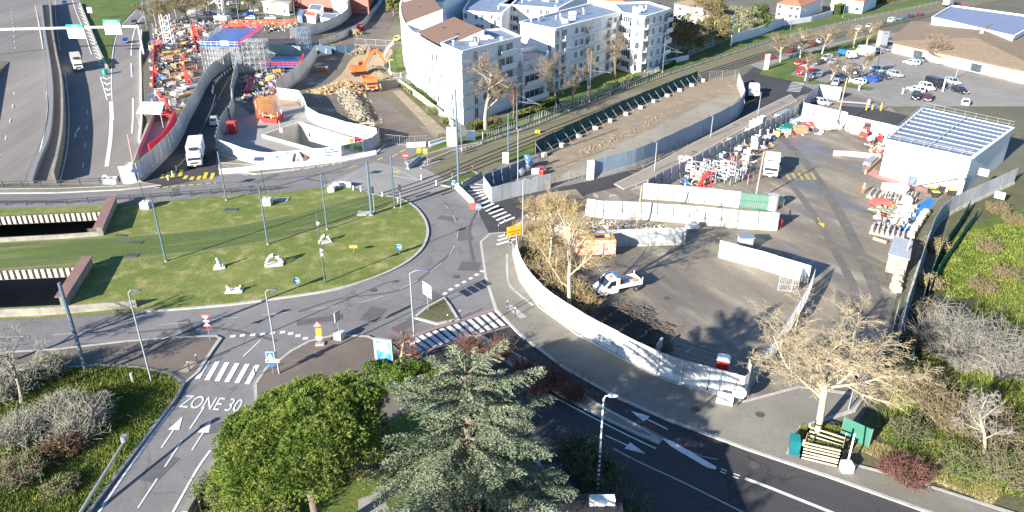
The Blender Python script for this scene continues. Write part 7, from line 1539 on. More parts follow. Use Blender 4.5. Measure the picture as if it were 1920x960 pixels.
c=G(572,100);r=thing('stair_tower','blue-grey scaffold stair tower beside the mud field hoarding','scaffolding',c);scaf(r,-2,1.6,-1,2.5,0,7.5,3,2,5,pm('blue_tube',(.18,.25,.34),.5,.1),rr,c,name='scaffold_bay')
d4=GP([(490,124),(563,124),(570,106),(512,106)],1.5);r=thing('lower_deck','lower blue working deck with red guard rails left of the sweeping hoarding','platform',d4[0]*1);r.location.z=0;m=M();m.prism([(p.x,p.y)for p in d4],1.1,1.5);m.build('deck',bluedeck,r,world=True)
for a,b in((d4[0],d4[1]),(d4[1],d4[2])):
 m=M();L=(b-a).length
 for z in(.5,1.0):m.beam(a+Vector((0,0,z)),b+Vector((0,0,z)),.12)
 for k in range(int(L/1.2)+1):p=a+(b-a)*min(1,k*1.2/L);m.beam(p,p+Vector((0,0,1.2)),.14)
 m.build('edge_rail',red,r,world=True)
c=G(417,37);r=thing('tower_crane','white lattice tower crane mast rising out of the top of the photo','crane',c);m=M();m.prism([(c.x+math.cos(t)*3.4,c.y+math.sin(t)*3.0)for t in[k*math.pi/4 for k in range(8)]],.0,1.6);m.build('base',wh,r,world=True)
for s in range(8):
 z=1.6+s*4.5;m=M()
 for sx,sy in((-1,-1),(1,-1),(1,1),(-1,1)):m.beam((c.x+sx,c.y+sy,z),(c.x+sx,c.y+sy,z+4.5),.22)
 for a,b in(((-1,-1),(1,-1)),((1,-1),(1,1)),((1,1),(-1,1)),((-1,1),(-1,-1))):
  m.beam((c.x+a[0],c.y+a[1],z),(c.x+b[0],c.y+b[1],z),.12);m.beam((c.x+a[0],c.y+a[1],z),(c.x+b[0],c.y+b[1],z+2.25),.12);m.beam((c.x+b[0],c.y+b[1],z+2.25),(c.x+a[0],c.y+a[1],z+4.5),.12)
 m.build('mast_section',wh,r,world=True)
c=G(318,82);r=thing('access_tower','tall white ladder-like access frame at the top of the left works','stair tower',c);top_=hgt(318,82,27)
for k in range(5):
 m=M();z=k*top_/5;
 for sx in(-1.3,1.3):
  for sy in(-.8,.8):m.beam((c.x+sx,c.y+sy,z),(c.x+sx,c.y+sy,z+top_/5),.16)
 m.box((c.x,c.y,z+.05),(2.7,1.7,.12));m.beam((c.x-1.2,c.y-.85,z),(c.x+1.2,c.y-.85,z+top_/5),.3,.08);m.build('stage',wh,r,world=True)
def crate(label,p,s_,rz,mt,nm='crate',cat='crate',lid=None,z=0,group=None,slats=False):
 r=thing(nm,label,cat,G(*p)+Vector((0,0,z)),rz,group);w_,d_,h=s_;m=M();t=.06
 m.box((0,0,.12),(w_,d_,.1));m.box((0,-d_/2,h/2+.1),(w_,t,h));m.box((0,d_/2,h/2+.1),(w_,t,h));m.box((-w_/2,0,h/2+.1),(t,d_,h));m.box((w_/2,0,h/2+.1),(t,d_,h));m.build('body',mt,r)
 m=M()
 for x in(-w_/2+.1,w_/2-.1):m.box((x,0,.04),(.12,d_,.08));m.box((x,-d_/2-.03,h/2+.1),(.1,.05,h+.05))
 m.box((0,-d_/2-.03,h+.08),(w_+.05,.06,.08));m.box((0,d_/2+.03,h+.08),(w_+.05,.06,.08));m.build('frame',lid or gmet,r)
 rr=random.Random(hash(label)%999 if False else int(p[0]*7+p[1]));m=M()
 for k in range(7):m.box((rr.uniform(-.35,.35)*w_,rr.uniform(-.35,.35)*d_,h*.7+rr.uniform(0,.25)),(rr.uniform(.2,.5)*w_,rr.uniform(.1,.25)*d_,.12),rz=rr.uniform(0,3))
 m.build('contents',rr.choice([gmet,wood,pm('mixed_dark',(.12,.11,.1)),pm('pale_stuff',(.55,.52,.46))]),r);return r
def stack(label,p,L,W_,n,rz,mt,nm='panel_stack',cat='stack',layers=3,th=.14,group=None,z=0):
 r=thing(nm,label,cat,G(*p)+Vector((0,0,z)),rz,group);rr=random.Random(int(p[0]*3+p[1]))
 m=M()
 for x in(-L*.35,L*.35):m.box((x,0,.06),(.12,W_*1.05,.12))
 m.build('bearer',wood,r)
 for l in range(layers):
  m=M()
  for k in range(n):y=(k+.5-n/2)*W_/n;m.box((rr.uniform(-.2,.2),y,.14+th/2+l*(th+.03)),(L*rr.uniform(.9,1.04),W_/n*.86,th),rz=rr.uniform(-.02,.02))
  m.build('layer',mt,r)
 return r
def bag(label,p,s,mt=wh,z=0):
 rr=random.Random(int(p[0]+p[1]));m=M();c=G(*p);m.ball((c.x,c.y,s*.5+z),(s*.6,s*.6,s*.55),10,7,jit=.12,rnd=rr);return tag(m.build('bulk_bag',mt,smooth=True),label,'bag')
TH=heading(G(1300,318),G(1460,238))
greyc=pm('stillage_grey',(.44,.45,.45),.6,.12,2)
for i,(x,y,h,l)in enumerate([(1403,262,1.1,'front left of the tall grey pile'),(1408,249,1.2,'behind the front left one'),(1420,256,1.6,'right of the front left one'),(1425,240,1.3,'second row centre'),(1412,236,1.2,'second row left'),(1436,250,1.0,'beside the green panels'),(1400,303,1.2,'by the front corner of the white lorry'),(1402,290,1.0,'behind the one by the lorry'),(1415,278,1.4,'tall one behind the lorry'),(1427,272,1.0,'at the rear right of the lorry'),(1440,262,.9,'nearest the rear yellow arrow'),(1385,283,.8,'next to the white frame heap'),(1352,296,.9,'pale green, between the hoarding and the frame heap')]):
 crate('grey steel stillage %s'%l,(x,y),(1.5,1.2,h),TH+.1*(i%3),greyc if i!=12 else pm('pale_green',(.5,.6,.52)),nm='stillage',cat='stillage',group='stillages in the storage yard')
for i,(x,y,l)in enumerate([(1403,262,'front left'),(1425,240,'centre'),(1415,278,'rear of the lorry')]):crate('grey steel stillage stacked on top at the %s'%l,(x,y),(1.5,1.2,1.0),TH,greyc,nm='stillage',cat='stillage',group='stillages in the storage yard',z=1.35)
c=G(1350,340);r=thing('frame_heap','large heap of stacked white shoring frames and red struts behind the entrance hoarding','heap',c);rr=random.Random(9)
for k in range(46):
 m=M();x,y,z=rr.uniform(-4.6,4.6),rr.uniform(-2.4,3.2),rr.uniform(0,1.7);a=rr.choice((TH,TH+1.57))+rr.gauss(0,.12);d=Vector((math.cos(a),math.sin(a),0));p=c+Vector((x,y,z));h=rr.uniform(1.1,1.8);w_=rr.uniform(1.2,2.2)
 for q in(p,p+d*w_):m.beam(q,q+Vector((0,0,h)),.09)
 for zz in(.1,h*.5,h-.08):m.beam(p+Vector((0,0,zz)),p+d*w_+Vector((0,0,zz)),.08)
 m.beam(p,p+d*w_+Vector((0,0,h)),.07);m.build('frame',MATS['faded_pink_paint']if k%5==4 else wh if k%2 else galv,r,world=True)
c=G(1322,352);r=thing('formwork_shell','curved bright red formwork shell leaning at the front of the white frame heap','formwork',c,.2);m=M();P=[Vector((-1.0+.25*k,.0,2.6*math.sin(k*.22)))for k in range(8)];m.loft([[p for p in P]+[p+Vector((.12,0,-.15))for p in reversed(P)],[p+Vector((0,.9,0))for p in P]+[p+Vector((.12,.9,-.15))for p in reversed(P)]]);m.build('shell',red,r);m=M();m.beam((.9,0,0),(.9,0,2.2),.12);m.beam((-.8,0,.2),(.9,0,.2),.12);m.build('frame',red,r)
bag('crumpled blue sheet at the left end of the frame heap',(1286,345),.9,pm('sheet_blue',(.03,.12,.42),.6,.2,2))
S_=[('long white steel sections',(1512,226),7,2.6,8,.15,wh),('second row of white steel sections nearer the north hoarding',(1530,215),7,2.4,8,.1,pm('off_white',(.62,.62,.6))),('dark green formwork panels',(1478,243),3.6,2.6,5,TH,pm('formwork_green',(.02,.24,.18),.6,.2)),('grey aluminium beams beside the rear hoarding',(1470,216),6,1.8,6,TH,galv),
('blue-tinted steel panels beside the aluminium beams',(1488,226),4.5,1.6,5,TH,pm('steel_blue',(.2,.26,.4))),('loose pale planks left of the green panels',(1448,236),4,.8,4,TH,wood),('white sheets leaning near the wooden pole',(1551,240),4.5,3.0,6,.1,wh),('thick white bundles right in front of the wooden pole',(1540,232),4.5,2.6,5,.1,wh),('short scaffold tubes by the grey beams',(1500,212),4,1.2,6,TH,galv)]
for lab,p,L,W_,n,rz,mt in S_:stack('stack of '+lab,p,L,W_,n,rz,mt,layers=4)
crate('orange-red skip full of offcuts in the storage yard',(1500,248),(2.4,1.7,1.1),.1,pm('skip_orange',(.72,.22,.12),.6,.1),nm='skip',cat='skip',lid=pm('skip_orange',(0,0,0)))
crate('small pale green crate beside the orange-red skip',(1474,252),(1.4,1.1,.8),.3,pm('pale_green',(0,0,0)))
crate('heap-filled red crate right of the orange-red skip',(1518,238),(2.2,1.3,.7),.5,red)
crate('yellow bin against the north hoarding',(1554,216),(1.3,1.0,.9),.1,yel,nm='bin',cat='bin')
crate('plywood crate against the north hoarding',(1536,212),(1.4,1.2,.9),.1,wood)
crate('cream crate beside the wooden pole',(1570,222),(1.4,1.1,1.0),.1,pm('cream',(.6,.55,.42)))
m=M();c=G(1455,258);m.tube([c+Vector((-.3,0,.7)),c+Vector((.4,0,.7))],[.7,.7],16);tag(m.build('cable_drum',wood),'round wooden cable drum in front of the green formwork panels','cable drum')
m=M();c=G(1578,232);m.tube([c+Vector((0,0,.3)),c+Vector((0,0,.34))],[1.1,.4],10)
for i,(x,y,l)in enumerate([(1598,250,'left of the telehandler'),(1607,252,'lower one left of the telehandler'),(1590,246,'furthest left by the ramp hoarding')]):bag('white bulk bag '+l,(x,y),1.3)
def concrete_foot(label,p):m=M();c=G(*p);m.box((c.x,c.y,.5),(1.1,.9,1.0));m.box((c.x,c.y,1.25),(.7,.6,.5));return tag(m.build('ballast_block',MATS['pale_block']),label,'block','ballast blocks behind the white hoardings')
for i,(x,y)in enumerate([(1518,224),(1540,228),(1562,236),(1618,256),(1640,262),(1662,270),(1684,276)]):concrete_foot('pale ballast block propping the white hoarding, %s from the left'%ORD[i],(x,y))
stack('grey steel beams lying beside the pink path',(1633,304),5.5,1.2,4,R(50),galv,layers=3);bag('pile of white sacks near the office corner',(1632,266),1.2);crate('red topped small crate by the office corner',(1645,262),(1.3,1.0,.9),.2,red)
m=M();a,b=GP([(1622,327),(1652,300)]);m.ribbon([a,b],-.12,.12,0,.7);tag(m.build('timber_edge',wood),'timber edging along the pink path','edging')
crate('blue wheeled bin against the white office wall',(1713,343),(1.7,1.3,1.3),-.2,pm('bin_blue',(.12,.2,.5),.5,.1),nm='wheeled_bin',cat='bin');crate('white chest beside the blue wheeled bin',(1694,342),(1.2,1.0,.8),-.2,wh)
for i,(x,y,l)in enumerate([(1745,362,'left of three'),(1764,358,'middle of three'),(1782,366,'right of three'),(1752,370,'front one beside the grey hoarding')]):
 r=thing('yellow_lid_bin','waste bin with a yellow lid by the office, '+l,'bin',G(x,y),-.3,group='yellow lidded bins');m=M();m.loft([[Vector((a*.5,b*.45,0))for a,b in((-1,-1),(1,-1),(1,1),(-1,1))],[Vector((a*.65,b*.55,1.15))for a,b in((-1,-1),(1,-1),(1,1),(-1,1))]]);m.build('body',plast,r);m=M();m.box((0,0,1.22),(1.4,1.15,.1));m.build('lid',pm('dull_yellow',(.52,.42,.12),.6,.15),r);r.scale=(.8,)*3
pc=pm('precast_concrete',(.52,.49,.40),.9,.15,1.5)
def unit(label,p,rz,L=3.0):
 c=G(*p);r=M();prof=[(-.32,.02),(.32,.02),(.3,.2),(.1,.4),(.08,.8),(-.08,.8),(-.1,.4),(-.3,.2)];r.loft([[Vector((x,y,z))for y,z in prof]for x in(-L/2,L/2)]);o=r.build('precast_unit',pc);o.location=c;o.rotation_euler=(0,0,rz);return tag(o,label,'concrete unit','precast concrete barrier units')
k=0
for(x0,y0,n,dx,dy,rz,nm)in[(1632,366,5,9.5,1.8,R(56),'upper row behind the red pallet'),(1684,377,5,7.5,-1.0,R(56),'upper row right of the white lids'),(1636,432,7,9.5,2.2,R(60),'lower row near the shed'),(1682,418,4,6,-8,R(8),'stepped pile between the two rows')]:
 for i in range(n):unit('precast concrete barrier unit, %s in the %s'%(ORD[i],nm),(x0+dx*i,y0+dy*i),rz)
stack('thick white precast lids',(1674,362),3.6,2.0,1,-.15,pm('cream_concrete',(.62,.58,.48),.9,.1),layers=4,th=.3)
stack('red and grey mesh panels on a pallet',(1652,385),2.6,1.6,4,-.15,pm('mesh_red',(.5,.12,.1),.6,.3,3),layers=5);stack('weathered green planks beside the red mesh panels',(1668,398),6,.9,3,-.25,pm('plank_green',(.22,.3,.22),.8,.3,2),layers=2);bag('white wrapped bundle among the precast units',(1699,385),1.5)
m=M();a,b=GP([(1637,450),(1662,458)]);m.beam(a+Vector((0,0,.3)),b+Vector((0,0,.3)),.35);tag(m.build('timber_beam',wood),'short timber beam lying left of the grey shed','beam')
z4=[G(x,y,2.6)for x,y in((1665,476),(1706,487),(1712,452),(1676,442))];r=thing('grey_shed','small shed with a ribbed pale blue-grey roof at the right yard edge','shed',Vector((z4[0].x,z4[0].y,0)));m=M();c=sum(z4,Vector())/4;m.prism([((p-c)*.9+c)[:2]for p in z4],0,2.5);m.build('wall',concd,r,world=True);m=M();m.prism([(p.x,p.y)for p in z4],2.52,2.64);m.build('roof',pm('ribbed_roof',(.42,.44,.50),.5,.1,.5,stripe=5,bump=.6),r,world=True)
for i,(x,y)in enumerate([(1733,405),(1726,415),(1720,425),(1712,436),(1706,447),(1688,512),(1684,522),(1681,533),(1678,545)]):m=M();c=G(x,y);m.box((c.x,c.y,.4),(1.3,.9,.7),rz=.7+i*.1);m.box((c.x+.1,c.y+.1,.9),(.7,.5,.35),rz=.4);tag(m.build('rubble_block',pc),'pale broken block in the row along the right hoarding, %s from the top'%ORD[i],'block','blocks along the right hoarding')
r=thing('hut_beside_hoarding','flat grey sheet roof behind the white hoarding run','shed',G(1395,468));m=M();m.box((0,0,2.0),(2.0,1.6,.12));m.build('roof',roofg,r);m=M();m.box((0,0,1),(1.7,1.3,1.95));m.build('wall',hoard,r)
m=M();c=G(1297,432);m.box((c.x,c.y,.5),(1.6,1.0,.9),rz=.4);m.box((c.x+.2,c.y,1.1),(.8,.6,.4),rz=.1);tag(m.build('generator',pm('generator_grey',(.3,.32,.36),.5,.3,3)),'small grey generator at the right end of the corrugated hoarding','generator')
m=M();c=G(1452,384);m.box((c.x,c.y,.6),(2.2,1.6,1.2));tag(m.build('timber_crate',pm('pale_ply',(.55,.48,.33),.85,.15)),'pale plywood crate right of the green gate','crate')
r=thing('boom_barrier','red and white barrier post at the end of the pale post-braced hoarding','barrier',G(1462,428));m=M();m.box((0,0,.7),(.3,.3,1.4));m.build('post',red,r);m=M();m.beam((0,0,1.2),(-1.2,1.5,2.6),.12);m.build('arm',wh,r)
a,b=G(1571,190,1.0),G(1628,194,1.0);r=thing('boom_barrier','long red and white boom barrier across the car park ramp','barrier',G(1628,196));m=M();m.beam(a,b,.1,.16);m.build('boom',MATS['faded_pink_paint'],r,world=True);m=M();m.box((0,0,.55),(.4,.4,1.1));m.build('cabinet',wh,r)
for i,(x,y)in enumerate([(1624,207),(1635,206),(1651,208)]):m=M();c=G(x,y);m.cyl(c,.15,1.8 if i!=1 else 1.1,8);tag(m.build('yellow_post',yel),'yellow height post at the top of the ramp, %s from the left'%ORD[i],'post','yellow posts of the ramp')
for i,(x,y,s,l)in enumerate([(975,330,1.6,'front'),(990,316,1.8,'rear')]):m=M();c=G(x,y);m.ball((c.x,c.y,s*.5),(s*.6,s*.6,s*.55),10,6);tag(m.build('mixer_tank',gmet,smooth=True),'round grey tank in the triangular compound, '+l,'tank')
for i,(x,y,l)in enumerate([(1004,326,'left'),(1012,322,'middle'),(1018,328,'right')]):crate('red and white water-filled barrier heaped beside the mesh barriers, '+l,(x,y),(1.3,.6,.8),.5*i,red if i else wh,nm='water_barrier',cat='barrier')
r=thing('water_barrier','red plastic barrier behind the round blue arrow sign at the zebra crossing','barrier',G(889,391));m=M();m.loft([[Vector((x,-w_,0)),Vector((x,-w_*.4,.9)),Vector((x,w_*.4,.9)),Vector((x,w_,0))]for x,w_ in((-.6,.3),(.6,.3))]);m.build('body',pm('plastic_red',(.75,.08,.07),.5,.1),r);m=M();m.box((0,0,.6),(1.22,.3,.16));m.build('band',wh,r)
c=G(500,222);r=thing('rebar_cage','tall rust-orange reinforcement cage standing inside red formwork','reinforcement',c);rr=random.Random(4)
for j in range(3):
 m=M()
 for k in range(13):
  x=-1.9+k*.32;m.beam(c+Vector((x,j*1.2-.6,0)),c+Vector((x,j*1.2-.6,4.6+rr.uniform(-.4,.4))),.07)
 for k in range(12):m.beam(c+Vector((-2.0,j*1.2-.6,.3+k*.36)),c+Vector((2.0,j*1.2-.6,.3+k*.36)),.06)
 m.build('bar_layer',rust,r,world=True)
c=G(540,200);r=thing('rebar_mat','flat rust-orange reinforcement mat leaning right of the tall cage','reinforcement',c)
m=M()
for k in range(16):m.beam(c+Vector((-2.6+k*.33,0,.5)),c+Vector((-2.6+k*.33,1.6,2.2)),.06)
for k in range(7):m.beam(c+Vector((-2.6,k*.25,.5+k*.27)),c+Vector((2.5,k*.25,.5+k*.27)),.06)
m.build('mat',rust,r,world=True)
P=GP([(480,204),(484,218),(496,230),(518,232),(531,220)]);r=thing('red_formwork','red formwork rail ring around the foot of the reinforcement cage','formwork',P[0]);m=M();m.ribbon(P,-.1,.1,.0,1.0);m.build('panel',red,r,world=True)
for k,p in enumerate(resample(P,1.3)):m=M();m.beam(p,p+Vector((0,0,2.0)),.1);m.build('post',wh if k%2 else red,r,world=True)
m=M();m.beam(P[2]+Vector((0,0,1.6)),P[3]+Vector((0,0,1.6)),.12);m.build('rail',yel,r,world=True)
r=thing('red_frame_box','red framed site container by the mesh hoarding of the diversion road','site container',G(436,250),.1);m=M()
for x in(-.9,.9):
 for y in(-.8,.8):m.beam((x,y,0),(x,y,2.3),.14)
for z in(.1,2.3):
 for y in(-.8,.8):m.beam((-.9,y,z),(.9,y,z),.14)
 for x in(-.9,.9):m.beam((x,-.8,z),(x,.8,z),.14)
m.build('frame',red,r);m=M();m.box((0,0,2.33),(1.8,1.6,.08));m.box((0,.3,1.0),(1.5,.8,1.5));m.build('roof',pm('plastic_red',(0,0,0)),r)
a,b=G(462,178),G(474,152);m=M();m.ribbon([a,b],-.6,.6,.3,1.0);tag(m.build('red_duct',pm('crimson',(.55,.01,.05),.6,.1)),'crimson curved duct lying in the shaded pit beside the diversion road','duct')
for i,(x,y,mt,l)in enumerate([(508,150,yel,'yellow formwork crate in the shaded works near the sweeping hoarding'),(520,138,yel,'second yellow formwork crate nearer the lower blue deck'),(496,160,wood,'plywood crate left of the yellow formwork crates'),(485,148,wh,'pale crate under the bare scaffold tower'),(530,150,rust,'rusty crate against the sweeping hoarding'),(512,162,pm('violet_grey',(.2,.17,.28)),'violet-grey crate in the deep shade')]):crate(l,(x,y),(1.8,1.4,1.0),i*.5,mt)
for i,(x,y,h)in enumerate([(660,276,1.6),(670,274,1.8),(677,273,1.3)]):m=M();c=G(x,y);m.box((c.x,c.y,h/2),(.7,.5,h));tag(m.build('pump_unit',[org,pm('crimson',(0,0,0)),red][i]),'small %s pump unit inside the advertising hoarding'%['orange','crimson','short red'][i],'pump')
r=thing('props','red and white prop standing on the pit rim','prop',G(527,250));m=M();m.beam((0,0,0),(-.1,0,2.6),.1);m.build('post',MATS['faded_pink_paint'],r);m=M();m.box((.1,0,.6),(.7,.2,.8));m.build('plate',MATS['sign_red_white']if 'sign_red_white' in MATS else red,r)
r=thing('open_skip','low open skip standing in the wet mud field','skip',G(604,133),.1);m=M();m.loft([[Vector((a*1.3,b*.9,.1))for a,b in((-1,-1),(1,-1),(1,1),(-1,1))],[Vector((a*1.7,b*1.1,1.1))for a,b in((-1,-1),(1,-1),(1,1),(-1,1))]]);m.build('body',rust,r);m=M();m.box((0,0,1.12),(3,1.9,.06));m.build('load',concr,r)
m=M();c=G(688,240);
r=thing('road_barrier','small striped barrier frame at the foot of the rubble ridge','barrier',c);m.beam(c+Vector((-1.5,0,1)),c+Vector((1.5,0,1)),.12);m.beam(c+Vector((-1.5,0,.5)),c+Vector((1.5,0,.5)),.12);m.beam(c+Vector((-1.4,0,0)),c+Vector((-1.4,0,1.1)),.1);m.beam(c+Vector((1.4,0,0)),c+Vector((1.4,0,1.1)),.1);m.build('frame',pm('striped_white',(.65,.5,.4)),r,world=True)
def rubble(nm,px,n,w_,mt,seed,s=(.15,.55),hh=1.2):
 C=sm(GP(px),6);rr=random.Random(seed);m=M()
 for k in range(n):
  p=rr.choice(C);a=rr.gauss(0,w_);b=rr.gauss(0,w_);d=math.hypot(a,b);z=max(0,hh*(1-d/(2.2*w_)));q=rr.uniform(*s);m.ball((p.x+a,p.y+b,z),(q,q*rr.uniform(.6,1),q*rr.uniform(.4,.8)),6,4,jit=.25,rnd=rr)
 struct(m.build(nm,mt),'stuff')
rubble('rubble',[(650,172),(662,190),(672,205),(682,228)],1300,1.3,pm('rubble_pale',(.27,.235,.175),.95,.3,.8),1,s=(.12,.42))
rubble('clay_lumps',[(608,172),(630,165),(650,160),(662,178)],900,1.6,pm('clay_lump',(.34,.24,.13),.95,.3,.8),2,hh=1.0)
rubble('spoil_heap',[(668,96),(680,98),(690,100)],700,1.8,pm('spoil_brown',(.22,.18,.12),.95,.3,.8),3,hh=2.2)
rubble('spoil_heap',[(664,64),(672,66)],300,1.3,pm('spoil_brown',(0,0,0)),4,hh=1.8)
rubble('excavated_earth',[(700,128),(712,142),(722,146)],500,1.2,pm('spoil_brown',(0,0,0)),5,hh=.8)
rubble('earth_ridges',[(1095,286),(1140,266),(1200,238),(1240,216)],160,.9,pm('sand_lump',(.24,.19,.125),.95,.3,.8),6,s=(.06,.24),hh=.2)
rubble('debris',[(1280,300),(1320,302),(1370,278),(1388,262)],420,1.0,pm('debris_pale',(.42,.38,.3),.95,.4,.8),7,s=(.08,.3),hh=.3)
rubble('kerb_rubble',[(1010,400),(1060,425),(1130,424),(1180,428),(1230,430)],700,1.1,pm('debris_pale',(0,0,0)),8,s=(.06,.25),hh=.25)
rr=random.Random(12);forg=pm('faded_orange_crate',(.50,.20,.10),.8,.35,2);fred=pm('faded_red_crate',(.42,.06,.05),.7,.3,2)
LW=[(288,92,org,'orange formwork crate'),(303,108,org,'orange panel crate'),(318,112,org,'salmon panel crate'),(300,125,greyc,'grey crate'),(312,138,wood,'timber crate'),(330,128,rust,'rusty crate'),(346,122,rust,'rust-brown crate'),(352,140,org,'orange tool crate'),(338,150,wood,'pale timber crate'),(322,160,greyc,'grey panel crate'),
(340,66,wh,'white cabin crate'),(352,52,wh,'white tank crate'),(362,64,red,'red frame crate'),(372,76,blue,'blue crate'),(378,58,red,'red panel crate'),(366,42,wh,'white bundle crate'),(384,68,wh,'white bag crate'),(345,84,yel,'yellow beam crate'),(330,90,greyc,'dull grey crate'),(358,98,wood,'brown plank crate'),(300,175,wh,'pale steel crate'),(330,178,wh,'white square slab crate'),(345,168,greyc,'grey trough crate'),(310,190,red,'red prop crate'),(325,198,greyc,'grey grating crate'),(340,205,wood,'stone-filled crate'),(305,150,blue,'blue sheet crate')]
for i,(x,y,mt,l)in enumerate(LW):crate('%s in the left works, %s'%(l,['near the upper edge rail','left of a salmon one','beside the orange one','below the orange ones','on the shaded side','amid the rebar','under the scaffold edge','near the red uprights','below the red uprights','beside the big wall','at the white stair frame','behind the stair frame','by the crimson mast','beside the white bags','near the blue deck corner','furthest up by the thicket','next to the blue one','across the middle','left of the yellow one','nearest the scaffold','beside the white canopy','at the foot of the works','next to the white slab','by the white canopy edge','above the red rail','against the curved hoarding','by the red post'][i]),(x,y),(rr.uniform(1.4,2.6),rr.uniform(1.0,1.8),rr.uniform(.6,1.4)),rr.uniform(-.4,.6),forg if mt is org else fred if mt is red else mt)
for i,(x,y,mt,l,L)in enumerate([(322,100,yel,'yellow timber beams below the stair frame',5),(336,140,rust,'rusty reinforcement bars in the left works',6),(350,130,rust,'orange-brown reinforcement bundles beside the scaffold',6),(322,150,wood,'pale planks above the blue sheet',6),(360,165,galv,'grey steel sheets by the curved hoarding',5),(300,78,MATS['steel_blue'],'dark blue beams at the motorway edge of the works',6),(318,120,MATS['mixed_dark']if 'mixed_dark' in MATS else dmet,'dark steel sections in the shade of the works',5),(345,180,wood,'pale planks by the concrete slabs',5)]):stack('stack of '+l,(x,y),L,1.6,5,.5+.1*i,mt,layers=3)
for i,(a,b,l)in enumerate([((290,90),(288,170),'long red guard rail down the left side of the works'),((290,84),(306,84),'short red guard rail at the upper end of the works'),((296,220),(330,220),'red guard rail below the white canopy'),((430,46),(560,42),'long orange-red guard rail in front of the top parked cars'),((432,52),(545,47),'second orange-red guard rail beside the blue deck'),((362,60),(370,100),'crimson rail by the middle of the left works')]):picket(l,[a,b],1.2,org if 'orange' in l else red,gap=1.2,postgap=3,th=.12,rails_=(1,.5,.15))
for i,(x,y,h)in enumerate([(293,145,3),(300,188,2.6),(348,150,4),(352,156,3.4),(366,70,6),(372,80,5),(344,120,3),(312,208,3)]):
 m=M();c=G(x,y);m.beam(c,c+Vector((.3,0,h)),.3);m.beam(c+Vector((-.6,0,h*.6)),c+Vector((.6,0,h*.6)),.2);m.beam(c+Vector((1.0,0,0)),c+Vector((.2,0,h*.8)),.16);tag(m.build('red_prop',pm('signal_red',(.75,.05,.03),.5,.1)),'upright red formwork prop in the left works, %s'%['beside the long red rail','just above the white canopy','tallest of the orange pair','front of the orange pair','tall one near the blue crate','second tall one near the blue crate','under the scaffold edge','right above the grey yard'][i],'prop','red props in the left works')
p4=[G(x,y,3)for x,y in((255,213),(302,215),(309,192),(266,191))];r=thing('canopy','white corrugated canopy over the lower end of the left works','canopy',Vector((p4[0].x,p4[0].y,0)));m=M();m.prism([(p.x,p.y)for p in p4],3.0,3.12);m.build('roof',pm('corrugated_white',(.74,.74,.72),.5,.06,.5,stripe=2.2,bump=.9),r,world=True)
for p in p4:m=M();q=p*.95+sum(p4,Vector())/4*.05;m.beam((q.x,q.y,0),(q.x,q.y,3),.12);m.build('post',gmet,r,world=True)
p4=[G(x,y,2.2)for x,y in((231,344),(256,342),(250,317),(217,318))];r=thing('ribbed_panel_shed','white ribbed sheet structure at the foot of the curved grey hoarding','shed',Vector((p4[0].x,p4[0].y,0)));a,b=G(231,345),G(256,343);m=M();m.loft([[a,a+Vector((-.9,1.2,2.6)),a+Vector((-.8,1.3,2.6)),a+Vector((.1,.1,0))],[b,b+Vector((-.9,1.2,2.6)),b+Vector((-.8,1.3,2.6)),b+Vector((.1,.1,0))]]);m.build('sheet',pm('corrugated_white2',(.72,.72,.70),.5,.06,.5,stripe=4,bump=.9),r,world=True);m=M();m.beam(a+Vector((-.8,1.5,0)),a+Vector((-.8,1.4,2.6)),.1);m.beam(b+Vector((-.8,1.5,0)),b+Vector((-.8,1.4,2.6)),.1);m.build('post',gmet,r,world=True)
P=GP([(283,294),(308,275),(322,252),(332,228)]);m=M();m.ribbon(P,-.1,.1,.3,2.4);tag(m.build('red_sheeting',pm('crimson',(0,0,0))),'long crimson sheeting along the inner side of the curved grey hoarding','sheeting')
for i,(x,y,mt,l)in enumerate([(240,326,blue,'blue'),(246,318,wh,'white'),(203,345,greyc,'grey'),(214,345,wh,'pale')]):crate('%s box beside the ribbed sheet structure on the bridge edge, %s'%(l,['behind it','against the wooden pole','far left','near left'][i]),(x,y),(1.1,.9,1.0),.1*i,mt)
m=M();c=G(1232,193)
P=GP([(1370,82),(1420,68),(1468,48)]);m=M();m.ribbon(P,-.15,.15,0,3.0);tag(m.build('garden_wall',whb),'long white garden wall beside the far tram verge','wall')
P=GP([(1470,48),(1520,40),(1560,28)]);m=M();m.ribbon(P,-.15,.15,0,1.8);tag(m.build('garden_wall',whb),'white villa forecourt wall beyond the tram line','wall')
P=GP([(1216,112),(1240,124),(1290,112)]);m=M();m.ribbon(P,-.2,.2,0,1.4);tag(m.build('garden_wall',whb),'low white wall with steps at the end apartment block','wall')
P=GP([(765,146),(790,152),(812,148)]);m=M();m.ribbon(P,-.6,.6,0,.8);tag(m.build('entrance_ramp',whb),'white entrance ramp at the foot of the curved facade','ramp')
r=thing('shop_sign','tall shop sign pillar with a violet emblem at the corner of the mossy roofed shop','sign',G(1655,88));m=M();m.box((0,0,2.4),(2.2,.5,4.8));m.build('panel',pm('glass_pale',(.22,.25,.29),.3,.1),r);m=M();m.box((-1.7,0,2.5),(1.0,.7,5.0));m.build('pillar',orgbrick,r);m=M();m.box((0,-.27,4.2),(1.4,.04,.5));m.build('emblem',pm('violet',(.2,.1,.5),.5,.05),r)
m=M();c=G(1757,108);m.box((c.x,c.y,.9),(1.6,1.4,1.8));m.box((c.x,c.y,1.85),(1.7,1.5,.12));tag(m.build('recycling_bin',pm('deep_blue',(.01,.03,.3),.5,.1)),'deep blue recycling bin beside the fan-shaped tree','bin')
for i,(x,y)in enumerate([(1692,176),(1610,170),(1767,172)]):m=M();c=G(x,y);m.cyl(c,.16,1.4 if i<2 else 3,8);tag(m.build('white_post',wh),'white post in the car park, %s'%['beside the white estate','near the car park exit','tall one between the parked cars'][i],'post')
